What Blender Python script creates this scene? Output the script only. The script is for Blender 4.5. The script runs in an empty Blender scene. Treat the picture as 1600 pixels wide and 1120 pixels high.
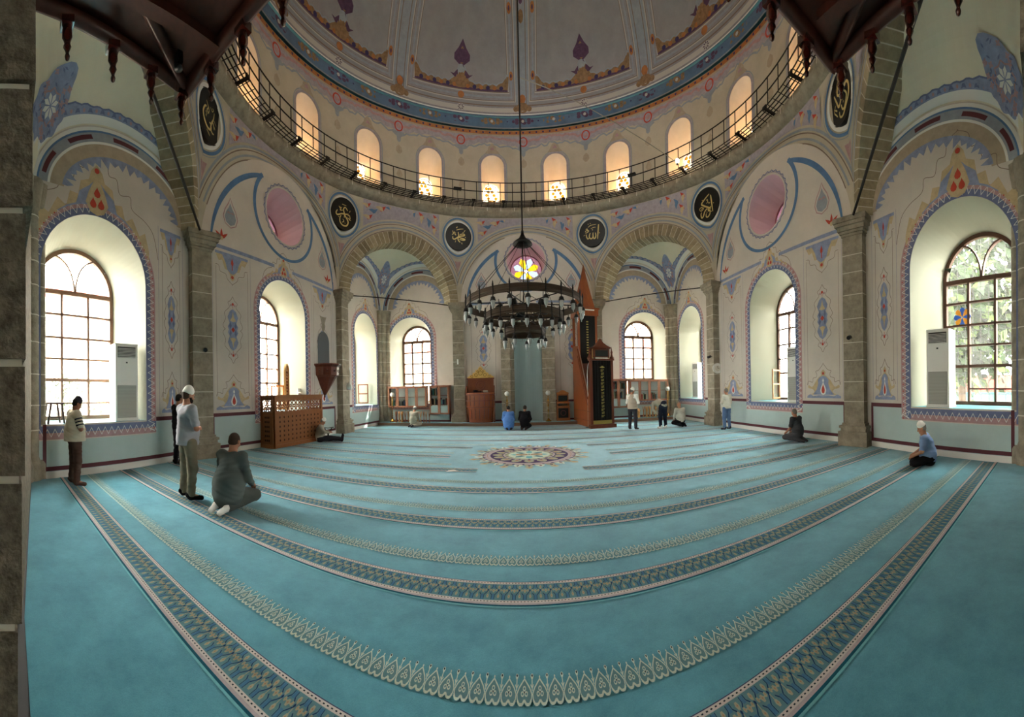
import bpy, math, random
import numpy as np
from mathutils import Vector, Matrix
from mathutils.geometry import tessellate_polygon
random.seed(7)
PI = math.pi
sc = bpy.context.scene
COL = sc.collection

# ---------------------------------------------------------------- camera, sky, exposure
F_PX, AX, HZ = 522.0, 826.0, 610.0
CAM_H = 1.5
cam = bpy.data.cameras.new('camera')
cam_o = bpy.data.objects.new('camera', cam)
COL.objects.link(cam_o)
cam.type = 'PANO'
cam.panorama_type = 'CENTRAL_CYLINDRICAL'
cam.central_cylindrical_range_u_min = -AX / F_PX
cam.central_cylindrical_range_u_max = (1600 - AX) / F_PX
cam.central_cylindrical_range_v_min = -(1120 - HZ) / F_PX
cam.central_cylindrical_range_v_max = HZ / F_PX
cam.central_cylindrical_radius = 1.0
ROLL = math.radians(1.25)
cam_o.matrix_world = Matrix.Translation((0, 0, CAM_H)) @ Matrix.Rotation(PI / 2, 4, 'X') @ Matrix.Rotation(-ROLL, 4, 'Z')
cam.clip_start = 0.02
sc.camera = cam_o

SKY = 15.0
w = bpy.data.worlds.new('sky'); sc.world = w
w.use_nodes = True
bgn = w.node_tree.nodes['Background']
bgn.inputs[0].default_value = (1.0, 0.96, 0.89, 1)
bgn.inputs[1].default_value = SKY
sc.view_settings.view_transform = 'Standard'
sc.view_settings.look = 'None'
sc.view_settings.gamma = 1.0
sc.view_settings.exposure = 1.95
sc.cycles.use_denoising = True
sc.cycles.max_bounces = 10
sc.cycles.diffuse_bounces = 7
sc.cycles.transparent_max_bounces = 12
sc.cycles.sample_clamp_indirect = 12
sc.cycles.caustics_reflective = False
sc.cycles.caustics_refractive = False
sun = bpy.data.lights.new('sun', 'SUN')
sun.energy = 8; sun.angle = 0.01; sun.color = (1, 0.93, 0.8)
sun_o = bpy.data.objects.new('sun', sun); COL.objects.link(sun_o)
SUN_DIR = Vector((-0.30, -0.55, -0.80))
sun_o.rotation_euler = SUN_DIR.to_track_quat('-Z', 'Y').to_euler()
sun_o.location = (12, 30, 40)

# ---------------------------------------------------------------- materials
def lin(c):
    return tuple(((v / 255.0) / 12.92 if v / 255.0 <= 0.04045 else ((v / 255.0 + 0.055) / 1.055) ** 2.4) for v in c)

MATS = {}
def mat(name, rgb, rough=0.7, metal=0.0, noise=None, bump=None, spec=0.3, rgb2=None, coat=0.0, wave=None):
    """rgb: sRGB 0..255. noise=(scale, amount) mottles the paint; bump=(scale, strength)."""
    if name in MATS:
        return MATS[name]
    m = bpy.data.materials.new(name); m.use_nodes = True
    nt = m.node_tree; b = nt.nodes['Principled BSDF']
    c = lin(rgb)
    b.inputs['Base Color'].default_value = (*c, 1)
    b.inputs['Roughness'].default_value = rough
    b.inputs['Metallic'].default_value = metal
    b.inputs['Specular IOR Level'].default_value = spec
    if coat: b.inputs['Coat Weight'].default_value = coat
    tc = None
    if noise or bump or wave:
        tc = nt.nodes.new('ShaderNodeTexCoord')
    if noise:
        n = nt.nodes.new('ShaderNodeTexNoise'); n.inputs['Scale'].default_value = noise[0]
        n.inputs['Detail'].default_value = 5; n.inputs['Roughness'].default_value = 0.65
        nt.links.new(tc.outputs['Object'], n.inputs['Vector'])
        mp = nt.nodes.new('ShaderNodeMapRange')
        mp.inputs[1].default_value = 0.3; mp.inputs[2].default_value = 0.7
        nt.links.new(n.outputs[0], mp.inputs[0])
        mx = nt.nodes.new('ShaderNodeMix'); mx.data_type = 'RGBA'
        c2 = lin(rgb2) if rgb2 else tuple(v * (1 - noise[1]) for v in c)
        c1 = c if rgb2 else tuple(min(1, v * (1 + noise[1] * 0.5)) for v in c)
        mx.inputs[6].default_value = (*c1, 1); mx.inputs[7].default_value = (*c2, 1)
        nt.links.new(mp.outputs[0], mx.inputs[0]); nt.links.new(mx.outputs[2], b.inputs['Base Color'])
    if wave:
        wv = nt.nodes.new('ShaderNodeTexNoise'); wv.inputs['Scale'].default_value = wave[0]; wv.inputs['Detail'].default_value = 4
        ms = nt.nodes.new('ShaderNodeMapping'); ms.inputs['Scale'].default_value = (6, 6, 0.6)
        nt.links.new(tc.outputs['Object'], ms.inputs[0]); nt.links.new(ms.outputs[0], wv.inputs['Vector'])
        mx = nt.nodes.new('ShaderNodeMix'); mx.data_type = 'RGBA'
        mx.inputs[6].default_value = (*c, 1); mx.inputs[7].default_value = (*lin(wave[1]), 1)
        nt.links.new(wv.outputs[0], mx.inputs[0]); nt.links.new(mx.outputs[2], b.inputs['Base Color'])
    if bump:
        n = nt.nodes.new('ShaderNodeTexNoise'); n.inputs['Scale'].default_value = bump[0]; n.inputs['Detail'].default_value = 4
        nt.links.new(tc.outputs['Object'], n.inputs['Vector'])
        bp = nt.nodes.new('ShaderNodeBump'); bp.inputs['Strength'].default_value = bump[1]; bp.inputs['Distance'].default_value = 0.02
        nt.links.new(n.outputs[0], bp.inputs['Height']); nt.links.new(bp.outputs[0], b.inputs['Normal'])
    MATS[name] = m
    return m

def glassy(name, rgb, gloss=0.06, rough=0.05):
    """thin pane: lets light straight through, tinted, with a little reflection"""
    m = bpy.data.materials.new(name); m.use_nodes = True
    nt = m.node_tree; nt.nodes.remove(nt.nodes['Principled BSDF'])
    t = nt.nodes.new('ShaderNodeBsdfTransparent'); t.inputs[0].default_value = (*rgb, 1)
    g = nt.nodes.new('ShaderNodeBsdfGlossy'); g.inputs['Roughness'].default_value = rough
    mx = nt.nodes.new('ShaderNodeMixShader'); mx.inputs[0].default_value = gloss
    nt.links.new(t.outputs[0], mx.inputs[1]); nt.links.new(g.outputs[0], mx.inputs[2])
    nt.links.new(mx.outputs[0], nt.nodes['Material Output'].inputs[0])
    MATS[name] = m
    return m

def emit(name, rgb, s):
    m = bpy.data.materials.new(name); m.use_nodes = True
    b = m.node_tree.nodes['Principled BSDF']
    b.inputs['Base Color'].default_value = (*rgb, 1)
    b.inputs['Emission Color'].default_value = (*rgb, 1); b.inputs['Emission Strength'].default_value = s
    MATS[name] = m
    return m

# paints
DREV = mat('drum_reveal_paint', (238, 224, 208), 0.85, noise=(2, .08))
VPLAST = mat('vault_plaster', (222, 214, 190), 0.85, noise=(1.0, 0.08))
PLASTER = mat('wall_plaster', (206, 197, 186), 0.85, noise=(0.9, 0.10))
PLASTER2 = mat('upper_plaster', (190, 180, 160), 0.85, noise=(1.1, 0.14))
DADO = mat('dado_paint', (178, 196, 194), 0.6, noise=(1.5, 0.06))
MAROON = mat('maroon_paint', (92, 42, 50), 0.6)
WHITE = mat('white_paint', (226, 226, 220), 0.6)
REVEAL = mat('reveal_paint', (160, 160, 144), 0.8)
PINK = mat('pink_paint', (216, 184, 194), 0.8)
SILL = mat('sill_aqua', (118, 178, 190), 0.5)
STONE = mat('grey_stone', (154, 144, 126), 0.9, noise=(5, 0.35), bump=(30, 0.5))
STONE_D = mat('dark_stone', (128, 117, 100), 0.92, noise=(14, 0.6), bump=(40, 1.0))
MORTAR = mat('pale_mortar', (206, 198, 180), 0.9)
BLUE = mat('ornament_blue', (144, 154, 184), 0.8, noise=(6, 0.25))
BLUE2 = mat('ornament_deep_blue', (112, 120, 154), 0.8, noise=(6, 0.2))
STEEL = mat('ornament_band_blue', (92, 126, 166), 0.8, noise=(3, 0.2))
OCHRE = mat('ornament_ochre', (198, 176, 138), 0.8, noise=(6, 0.2))
RED = mat('ornament_red', (190, 72, 56), 0.8)
ROSE = mat('ornament_rose', (180, 144, 144), 0.8, noise=(8, 0.2))
GREYB = mat('ornament_grey_blue', (150, 156, 164), 0.8, noise=(5, 0.15))
LILAC = mat('ornament_lilac', (168, 160, 168), 0.8, noise=(8, 0.2))
TAN = mat('ornament_tan', (176, 160, 138), 0.85, noise=(6, 0.15))
LINE = mat('ornament_line', (128, 110, 98), 0.8)
IRON = mat('black_iron', (34, 31, 30), 0.5, metal=0.4)
WOOD = mat('brown_wood', (122, 66, 34), 0.45, wave=(4, (92, 44, 22)), coat=0.2)
OAK = mat('oak_wood', (176, 120, 68), 0.5, wave=(5, (150, 96, 50)))
OAK_D = mat('carved_oak', (162, 102, 56), 0.5, wave=(5, (120, 70, 36)))
MAHOG = mat('mahogany', (112, 52, 30), 0.32, wave=(3, (82, 34, 20)), coat=0.4)
CEIL_W = mat('gallery_wood', (84, 40, 26), 0.5, wave=(3, (54, 26, 18)), coat=0.1)
FRAMEM = mat('window_frame_brown', (132, 98, 78), 0.5)
FRAMED = mat('window_frame_dark', (84, 56, 42), 0.5)
GOLD = mat('gold', (228, 194, 118), 0.35, metal=0.6)
GOLDP = mat('gold_paint', (206, 184, 120), 0.5)
BRASS = mat('brass', (196, 150, 70), 0.25, metal=1.0)
BLACKP = mat('black_panel', (17, 18, 18), 0.35)
BLACKC = mat('black_cloth', (14, 13, 12), 0.9)
PLASTICW = mat('white_plastic', (226, 226, 220), 0.4)
GRILL = mat('grey_grille', (160, 160, 152), 0.6)
DARKG = mat('dark_grey', (48, 48, 48), 0.6)
GLASS = glassy('window_glass', (0.94, 0.97, 0.96))
def dusty(m, k):
    nt = m.node_tree; out = nt.nodes['Material Output']; src = out.inputs[0].links[0].from_socket
    t = nt.nodes.new('ShaderNodeBsdfTranslucent'); t.inputs[0].default_value = (.9, .9, .88, 1)
    mx = nt.nodes.new('ShaderNodeMixShader'); mx.inputs[0].default_value = k
    nt.links.new(src, mx.inputs[1]); nt.links.new(t.outputs[0], mx.inputs[2]); nt.links.new(mx.outputs[0], out.inputs[0])
dusty(GLASS, .05)
GLASSR = glassy('window_glass_milky', (0.86, 0.9, 0.88)); dusty(GLASSR, .035)
CABG = glassy('cabinet_glass', (0.9, 0.93, 0.93), 0.05)
GLOBE = mat('white_globe', (236, 236, 230), 0.3)

# ---------------------------------------------------------------- mesh helper
class MB:
    def __init__(s): s.v = []; s.f = []; s.m = []; s.sm = []
    def add(s, vs, fs, m=0, smooth=False):
        b = len(s.v); s.v.extend([tuple(p) for p in vs])
        for f in fs:
            s.f.append([b + i for i in f]); s.m.append(m); s.sm.append(smooth)
    def quad(s, a, b, c, d, m=0): s.add([a, b, c, d], [(0, 1, 2, 3)], m)
    def box(s, c, d, m=0, rz=0.0, mtx=None, taper=1.0):
        cx, cy, cz = c; x, y, z = d[0] / 2, d[1] / 2, d[2] / 2
        vs = []
        for sz in (-1, 1):
            t = taper if sz > 0 else 1.0
            for sx, sy in ((-1, -1), (1, -1), (1, 1), (-1, 1)):
                p = Vector((sx * x * t, sy * y * t, sz * z))
                if mtx is not None: p = mtx @ p
                elif rz: p = Vector((p.x * math.cos(rz) - p.y * math.sin(rz), p.x * math.sin(rz) + p.y * math.cos(rz), p.z))
                vs.append((p.x + cx, p.y + cy, p.z + cz))
        s.add(vs, [(0, 3, 2, 1), (4, 5, 6, 7), (0, 1, 5, 4), (1, 2, 6, 5), (2, 3, 7, 6), (3, 0, 4, 7)], m)
    def tube(s, pts, r, n=8, m=0, caps=True, smooth=True):
        pts = [Vector(p) for p in pts]; N = len(pts)
        rs = r if isinstance(r, (list, tuple)) else [r] * N
        vs = []; up = None
        for i, p in enumerate(pts):
            t = (pts[min(i + 1, N - 1)] - pts[max(i - 1, 0)]).normalized()
            if up is None:
                up = Vector((0, 0, 1)) if abs(t.z) < 0.9 else Vector((1, 0, 0))
            a = t.cross(up)
            if a.length < 1e-6: a = t.orthogonal()
            a.normalize(); b = a.cross(t).normalized(); up = b
            for k in range(n):
                th = 2 * PI * k / n
                vs.append(p + (a * math.cos(th) + b * math.sin(th)) * rs[i])
        fs = []
        for i in range(N - 1):
            for k in range(n):
                fs.append((i * n + k, i * n + (k + 1) % n, (i + 1) * n + (k + 1) % n, (i + 1) * n + k))
        s.add(vs, fs, m, smooth)
        if caps:
            s.add([vs[k] for k in range(n)], [tuple(range(n - 1, -1, -1))], m)
            s.add([vs[(N - 1) * n + k] for k in range(n)], [tuple(range(n))], m)
    def lathe(s, prof, c=(0, 0, 0), n=20, m=0, smooth=True, a0=0.0, a1=2 * PI, sx=1.0, sy=1.0):
        full = abs(a1 - a0 - 2 * PI) < 1e-6
        K = n if full else n + 1; vs = []
        for r, z in prof:
            for k in range(K):
                t = a0 + (a1 - a0) * k / n
                vs.append((c[0] + sx * r * math.cos(t), c[1] + sy * r * math.sin(t), c[2] + z))
        fs = []
        for i in range(len(prof) - 1):
            for k in range(n):
                k2 = (k + 1) % K
                fs.append((i * K + k, i * K + k2, (i + 1) * K + k2, (i + 1) * K + k))
        s.add(vs, fs, m, smooth)
    def prism(s, poly, o, ex, ey, depth, m=0, both=True):
        """extrude a 2-D outline by depth along ex x ey, starting at plane o"""
        o = Vector(o); ex = Vector(ex); ey = Vector(ey); n = ex.cross(ey).normalized() * depth
        A = [o + ex * p[0] + ey * p[1] for p in poly]; B = [p + n for p in A]; N = len(poly)
        tris = tessellate_polygon([[Vector((p[0], p[1], 0)) for p in poly]])
        s.add(A + B, [(i, (i + 1) % N, N + (i + 1) % N, N + i) for i in range(N)], m)
        s.add(B, [tuple(t) for t in tris], m)
        if both: s.add(A, [tuple(reversed(t)) for t in tris], m)
    def build(s, name, mats, parent=None, loc=None):
        me = bpy.data.meshes.new(name)
        me.from_pydata(s.v, [], s.f)
        for m in mats: me.materials.append(m)
        me.polygons.foreach_set('material_index', s.m)
        me.polygons.foreach_set('use_smooth', s.sm)
        me.update()
        o = bpy.data.objects.new(name, me); COL.objects.link(o)
        if parent is not None: o.parent = parent
        if loc is not None: o.location = loc
        return o

def thing(name, label, cat, loc=(0, 0, 0), rz=0.0, group=None):
    o = bpy.data.objects.new(name, None); COL.objects.link(o)
    o.empty_display_size = 0.2
    o.location = loc; o.rotation_euler = (0, 0, rz); o['label'] = label; o['category'] = cat
    if group: o['group'] = group
    return o
def tag(o, label, cat, group=None, kind=None):
    o['label'] = label; o['category'] = cat
    if group: o['group'] = group
    if kind: o['kind'] = kind
    return o
def struct(o): o['kind'] = 'structure'; return o
def copy_tree(o, parent=None):
    c = o.copy(); COL.objects.link(c)
    if parent is not None: c.parent = parent
    for ch in list(o.children): copy_tree(ch, c)
    return c
def pix(px, py, z=0.0):
    """point at height z that the photograph shows at pixel (px, py)"""
    dx, dy = px - AX, HZ - py
    # undo the roll approximately by rotating the ray
    az = dx / F_PX; v = dy / F_PX
    d = Vector((math.sin(az), v, -math.cos(az)))
    d = cam_o.matrix_world.to_3x3() @ d
    t = (z - CAM_H) / d.z
    return Vector((d.x * t, d.y * t, z))
def floor_at(px, dist):
    az = (px - AX) / F_PX
    return Vector((math.sin(az) * dist, math.cos(az) * dist, 0))
# ---------------------------------------------------------------- plan of the room
CY = 7.9            # centre of the dome
ZS = 5.5            # springing of the arches (top of capitals)
RING_R, RING_Z = 7.2, 9.6
D_WALL = 1.1
P = {'P1': (3.15, 15.0), 'P2': (7.0, 11.1), 'P3': (7.0, 4.6), 'P4': (2.3, 0.12), 'CF': (7.0, 15.0), 'CB': (6.1, 0.5)}
def pt(k, s): x, y = P[k]; return Vector((s * x, y, 0))

class Wall:
    """vertical wall strip; u runs to the right as seen from inside the room"""
    def __init__(s, a, b, curved=False):
        a = Vector((a[0], a[1], 0)); b = Vector((b[0], b[1], 0))
        mid = (a + b) / 2; e = (b - a).normalized(); n = Vector((e.y, -e.x, 0))
        cen = Vector((0, CY, 0))
        if n.dot(cen - mid) < 0:
            a, b = b, a; e = -e; n = -n
        # seen from inside, looking along -n, right is e when e x up = -n ... fix order
        if e.cross(Vector((0, 0, 1))).dot(-n) > 0:
            a, b = b, a; e = -e
        s.a, s.e, s.n, s.L = a, e, n, (b - a).length
        s.curved = curved
    def P(s, u, z, off=0.0):
        p = s.a + s.e * u
        if s.curved and z > ZS:
            g = ((z - ZS) / (RING_Z - ZS)) ** 1.4
            d = Vector((p.x, p.y - CY, 0)); d.normalize()
            r = Vector((d.x * RING_R, CY + d.y * RING_R, 0))
            p = p.lerp(r, g)
        p = p + s.n * off
        return Vector((p.x, p.y, z))

def arch_hole(c, hw, z0, zs, rise=None):
    rise = hw if rise is None else rise
    return dict(c=c, hw=hw, lo=lambda u: z0, hi=lambda u: zs + rise * math.sqrt(max(0, 1 - ((u - c) / hw) ** 2)), z0=z0, zs=zs, rise=rise, kind='arch')
def circ_hole(c, cz, r):
    return dict(c=c, hw=r, lo=lambda u: cz - math.sqrt(max(0, r * r - (u - c) ** 2)), hi=lambda u: cz + math.sqrt(max(0, r * r - (u - c) ** 2)), cz=cz, r=r, kind='circ')
def outline(h, n=32):
    if h['kind'] == 'circ':
        return [(h['c'] + h['r'] * math.cos(2 * PI * k / n), h['cz'] + h['r'] * math.sin(2 * PI * k / n)) for k in range(n)]
    pts = [(h['c'] - h['hw'], h['z0']), (h['c'] + h['hw'], h['z0'])]
    for k in range(n + 1):
        t = PI * k / n
        pts.append((h['c'] + h['hw'] * math.cos(t), h['zs'] + h['rise'] * math.sin(t)))
    return pts
def wall_sheet(mb, W, u0, u1, z0, top, holes, m=0, off=0.0, extra=(), zsteps=1):
    us = set([round(u0, 5), round(u1, 5)] + [round(e, 5) for e in extra])
    n = max(1, int((u1 - u0) / 0.5))
    for i in range(n + 1): us.add(round(u0 + (u1 - u0) * i / n, 5))
    for h in holes:
        for k in range(17): us.add(round(h['c'] + h['hw'] * math.cos(PI * k / 16), 5))
    us = sorted(min(max(u, u0), u1) for u in us if u0 - 1e-4 <= u <= u1 + 1e-4)
    for a, b in zip(us, us[1:]):
        if b - a < 1e-4: continue
        mid = (a + b) / 2
        hs = sorted([h for h in holes if abs(mid - h['c']) < h['hw']], key=lambda h: h['lo'](mid))
        la, lb = z0, z0
        for h in hs:
            ha, hb = h['lo'](a), h['lo'](b)
            if ha - la > 1e-5 or hb - lb > 1e-5:
                mb.quad(W.P(a, la, off), W.P(b, lb, off), W.P(b, hb, off), W.P(a, ha, off), m)
            la, lb = h['hi'](a), h['hi'](b)
        ta, tb = top(a), top(b)
        for k in range(zsteps):
            f0, f1 = k / zsteps, (k + 1) / zsteps
            mb.quad(W.P(a, la + (ta - la) * f0, off), W.P(b, lb + (tb - lb) * f0, off), W.P(b, lb + (tb - lb) * f1, off), W.P(a, la + (ta - la) * f1, off), m)
def reveal(mb, W, h1, h2, m, msill=None, d=D_WALL, n=32):
    A = outline(h1, n); B = outline(h2, n); N = len(A)
    for i in range(N):
        j = (i + 1) % N
        mm = msill if (msill is not None and h1['kind'] == 'arch' and i == 0) else m
        mb.quad(W.P(*A[i]), W.P(*A[j]), W.P(*B[j], -d), W.P(*B[i], -d), mm)

SIDES = {}
for s, nm in ((-1, 'left'), (1, 'right')):
    SIDES['front_' + nm] = Wall(pt('P1', s), pt('CF', s))
    SIDES[nm + '_front'] = Wall(pt('P2', s), pt('CF', s))
    SIDES[nm + '_middle'] = Wall(pt('P2', s), pt('P3', s))
    SIDES[nm + '_back'] = Wall(pt('P3', s), pt('CB', s))
    SIDES['back_' + nm] = Wall(pt('CB', s), pt('P4', s))
SIDES['front'] = Wall(pt('P1', -1), pt('P1', 1))

def u_of(W, p): return (Vector((p[0], p[1], 0)) - W.a).dot(W.e)

class Vault:
    """sail vault over the parallelogram corner C, A, B (and A+B-C); the half towards C is built"""
    def __init__(s, C, A, B, k):
        s.C = Vector(C); s.p = (Vector(A) - s.C) / 2; s.q = (Vector(B) - s.C) / 2; s.k = k
        s.h = k * (s.p.length + s.q.length) / 2
    def P(s, p, q, off=0.0):
        xy = s.C + s.p * (p + 1) + s.q * (q + 1)
        z = ZS + s.h * math.sqrt(max(0, 2 - p * p - q * q)); c = s.C + s.p + s.q
        P0 = Vector((xy.x, xy.y, z))
        return P0 - (P0 - Vector((c.x, c.y, ZS))).normalized() * off
VAULTS = {}
for s, nm in ((-1, 'left'), (1, 'right')):
    VAULTS['front_' + nm] = Vault(pt('CF', s), pt('P2', s), pt('P1', s), 1.0)
    VAULTS['back_' + nm] = Vault(pt('CB', s), pt('P3', s), pt('P4', s), 0.80)
def lunette_top(V, W, Ckey, s):
    """height of the wall under the vault as a function of u"""
    c = pt(Ckey, s); uc = u_of(W, c); far = W.L - uc if uc < W.L / 2 else 0
    half = W.L / 2
    return lambda u: ZS + V.h * math.sqrt(max(0, 1 - ((u - W.L / 2) / half) ** 2))

WIN = dict(hw=1.06, z0=1.0, zs=4.05, hw2=0.76, zs2=4.12)
WINS = {}
def hw2_of(k): return 1.0 if k.endswith('_back') else (.80 if k.startswith('front_') else .90)
for s, nm in ((-1, 'left'), (1, 'right')):
    WINS['front_' + nm] = u_of(SIDES['front_' + nm], (s * 5.52, 15))
    WINS[nm + '_front'] = u_of(SIDES[nm + '_front'], (s * 7, 13.3))
    WINS[nm + '_middle'] = u_of(SIDES[nm + '_middle'], (s * 7, 7.85))
    WINS[nm + '_back'] = SIDES[nm + '_back'].L * (0.33 if SIDES[nm + '_back'].a.y < 2 else 0.67)
ROUND_Z, ROUND_R = 7.35, 0.87

def side_top(k):
    W = SIDES[k]; s = -1 if 'left' in k else 1
    if k.startswith('front_') or k.endswith('_front'):
        return lunette_top(VAULTS['front_' + ('left' if s < 0 else 'right')], W, 'CF', s)
    if k.endswith('_back') or k.startswith('back_'):
        return lunette_top(VAULTS['back_' + ('left' if s < 0 else 'right')], W, 'CB', s)
    r = W.L / 2 - 0.12
    return lambda u: ZS + r * math.sqrt(max(0, 1 - ((u - W.L / 2) / r) ** 2)) + 0.01

ROUND_U = {'front': 3.15, 'left_middle': u_of(SIDES['left_middle'], (-7, 8.0)), 'right_middle': u_of(SIDES['right_middle'], (7, 8.0))}
WALL_MB = {}
for k, W in SIDES.items():
    mb = MB(); holes = []
    if k in WINS:
        c = WINS[k]
        big = k.endswith('_back')
        h1 = arch_hole(c, 1.2 if big else WIN['hw'], WIN['z0'], 3.95 if big else WIN['zs'], 1.2 if big else WIN['hw']); h2 = arch_hole(c, hw2_of(k), WIN['z0'], 4.9 - hw2_of(k))
        reveal(mb, W, h1, h2, 1, 2); holes.append(h1)
        oh = [h2]
    else: oh = []
    if k in ('left_middle', 'right_middle', 'front'):
        rz = ROUND_Z if k == 'front' else ROUND_Z - 0.15
        h1 = circ_hole(ROUND_U[k], rz, ROUND_R); h2 = circ_hole(ROUND_U[k], rz - 0.12, ROUND_R - 0.1)
        reveal(mb, W, h1, h2, 3); holes.append(h1); oh.append(h2)
    if k == 'front':
        holes.append(arch_hole(W.L / 2, 0.62, 0.0, 3.6))
    wall_sheet(mb, W, 0, W.L, 0, side_top(k), holes, 0)
    # outer face of the thick wall, with the smaller outer openings
    wall_sheet(mb, W, -1.3, W.L + 1.3, -0.05, lambda u: 9.1, oh, 4, off=-D_WALL)
    # dado: a panel of aqua paint with maroon lines and a white skirting, broken by the window bands
    WALL_MB[k] = (mb, W, holes)

# corner vaults, pendentives, drum and dome
vmb = {}
for k, V in VAULTS.items():
    mb = MB(); N = 26
    for i in range(N):
        for j in range(N - i):
            def g(a, b): return V.P(-1 + 2 * a / N, -1 + 2 * b / N)
            if j < N - i - 1: mb.add([g(i, j), g(i + 1, j), g(i + 1, j + 1), g(i, j + 1)], [(0, 1, 2, 3)], 0, True)
            else: mb.add([g(i, j), g(i + 1, j), g(i, j + 1)], [(0, 1, 2)], 0, True)
    vmb[k] = mb

OCT = {}
for s, nm in ((-1, 'left'), (1, 'right')):
    OCT['arch_front_' + nm] = Wall(pt('P1', s), pt('P2', s), True)
    OCT['arch_' + nm] = Wall(pt('P2', s), pt('P3', s), True)
    OCT['arch_back_' + nm] = Wall(pt('P3', s), pt('P4', s), True)
OCT['arch_front'] = Wall(pt('P1', -1), pt('P1', 1), True)
OCT['arch_back'] = Wall(pt('P4', -1), pt('P4', 1), True)
def oct_arch(k):
    W = OCT[k]
    if k.startswith('arch_front_'): return W.L / 2 - 0.42, W.L / 2 - 0.42
    if k.startswith('arch_back_'): return W.L / 2 - 0.42, (W.L / 2 - 0.42) * 0.80
    return W.L / 2 - 0.14, W.L / 2 - 0.14
PEND = {}
for k, W in OCT.items():
    mb = MB(); hw, rise = oct_arch(k)
    us = sorted(set([0, W.L] + [round(W.L / 2 + hw * math.cos(PI * i / 36), 5) for i in range(37)]))
    zb = lambda u: ZS + rise * math.sqrt(max(0, 1 - ((u - W.L / 2) / hw) ** 2))
    if k == 'arch_back': zb = lambda u: 3.5
    for a, b in zip(us, us[1:]):
        for t in range(8):
            q = []
            for u, tt in ((a, t), (b, t), (b, t + 1), (a, t + 1)):
                z = zb(u) + (RING_Z - zb(u)) * tt / 8
                q.append(W.P(u, z))
            mb.add(q, [(0, 1, 2, 3)], 0, True)
    PEND[k] = mb

# drum
NW = 16
DR_HW, DR_Z0, DR_ZS = 0.52, 10.02, 11.6
DRUM_TOP = 13.25
def drumP(a, z, r=RING_R): return Vector((r * math.sin(a), CY + r * math.cos(a), z))
drum = MB()
R_OUT = 8.2
for i in range(NW):
    a0 = (i + 0.5) * 2 * PI / NW
    def col(rad, hw, z0, zs, m, zlo, zhi):
        half = PI / NW; ah = hw / rad
        al = sorted(set([-half, half] + [round(ah * math.cos(PI * k / 14), 6) for k in range(15)] + [-half * 0.66, half * 0.66]))
        for x, y in zip(al, al[1:]):
            mid = (x + y) / 2
            if abs(mid) < ah:
                hx = zs + hw * math.sqrt(max(0, 1 - (x / ah) ** 2)); hy = zs + hw * math.sqrt(max(0, 1 - (y / ah) ** 2))
                drum.add([drumP(a0 + x, zlo, rad), drumP(a0 + y, zlo, rad), drumP(a0 + y, z0, rad), drumP(a0 + x, z0, rad)], [(0, 1, 2, 3)], m, True)
                drum.add([drumP(a0 + x, hx, rad), drumP(a0 + y, hy, rad), drumP(a0 + y, zhi, rad), drumP(a0 + x, zhi, rad)], [(0, 1, 2, 3)], m, True)
            else:
                drum.add([drumP(a0 + x, zlo, rad), drumP(a0 + y, zlo, rad), drumP(a0 + y, zhi, rad), drumP(a0 + x, zhi, rad)], [(0, 1, 2, 3)], m, True)
    col(RING_R, DR_HW, DR_Z0, DR_ZS, 0, RING_Z, DRUM_TOP)
    col(R_OUT, 0.36, DR_Z0, 11.0, 2, 8.9, DRUM_TOP + 0.5)
    A = [( DR_HW * x, z) for x, z in ((-1, DR_Z0), (1, DR_Z0))] + [(DR_HW * math.cos(PI * k / 20), DR_ZS + DR_HW * math.sin(PI * k / 20)) for k in range(21)]
    B = [(0.36 * x, z) for x, z in ((-1, DR_Z0), (1, DR_Z0))] + [(0.36 * math.cos(PI * k / 20), 11.0 + 0.36 * math.sin(PI * k / 20)) for k in range(21)]
    for k in range(len(A)):
        j = (k + 1) % len(A)
        drum.quad(drumP(a0 + A[k][0] / RING_R, A[k][1]), drumP(a0 + A[j][0] / RING_R, A[j][1]),
                  drumP(a0 + B[j][0] / R_OUT, B[j][1], R_OUT), drumP(a0 + B[k][0] / R_OUT, B[k][1], R_OUT), 1)
# annulus closing the drum top, outside
for k in range(64):
    a, b = 2 * PI * k / 64, 2 * PI * (k + 1) / 64
    drum.quad(drumP(a, DRUM_TOP + 0.45, 7.0), drumP(b, DRUM_TOP + 0.45, 7.0), drumP(b, DRUM_TOP + 0.45, R_OUT), drumP(a, DRUM_TOP + 0.45, R_OUT), 2)

DOME_R, DOME_RISE, DOME_Z = 7.1, 6.6, 13.25
def domeP(a, ph, off=0.0):
    r = (DOME_R - off) * math.cos(ph); z = DOME_Z + (DOME_RISE - off) * math.sin(ph)
    return Vector((r * math.sin(a), CY + r * math.cos(a), z))
dome = MB()
for i in range(96):
    for j in range(24):
        a, b = 2 * PI * i / 96, 2 * PI * (i + 1) / 96; p, q = PI / 2 * j / 24, PI / 2 * (j + 1) / 24
        if j == 23: dome.add([domeP(a, p), domeP(b, p), domeP(0, PI / 2)], [(0, 1, 2)], 0, True)
        else: dome.add([domeP(a, p), domeP(b, p), domeP(b, q), domeP(a, q)], [(0, 1, 2, 3)], 0, True)
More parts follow.
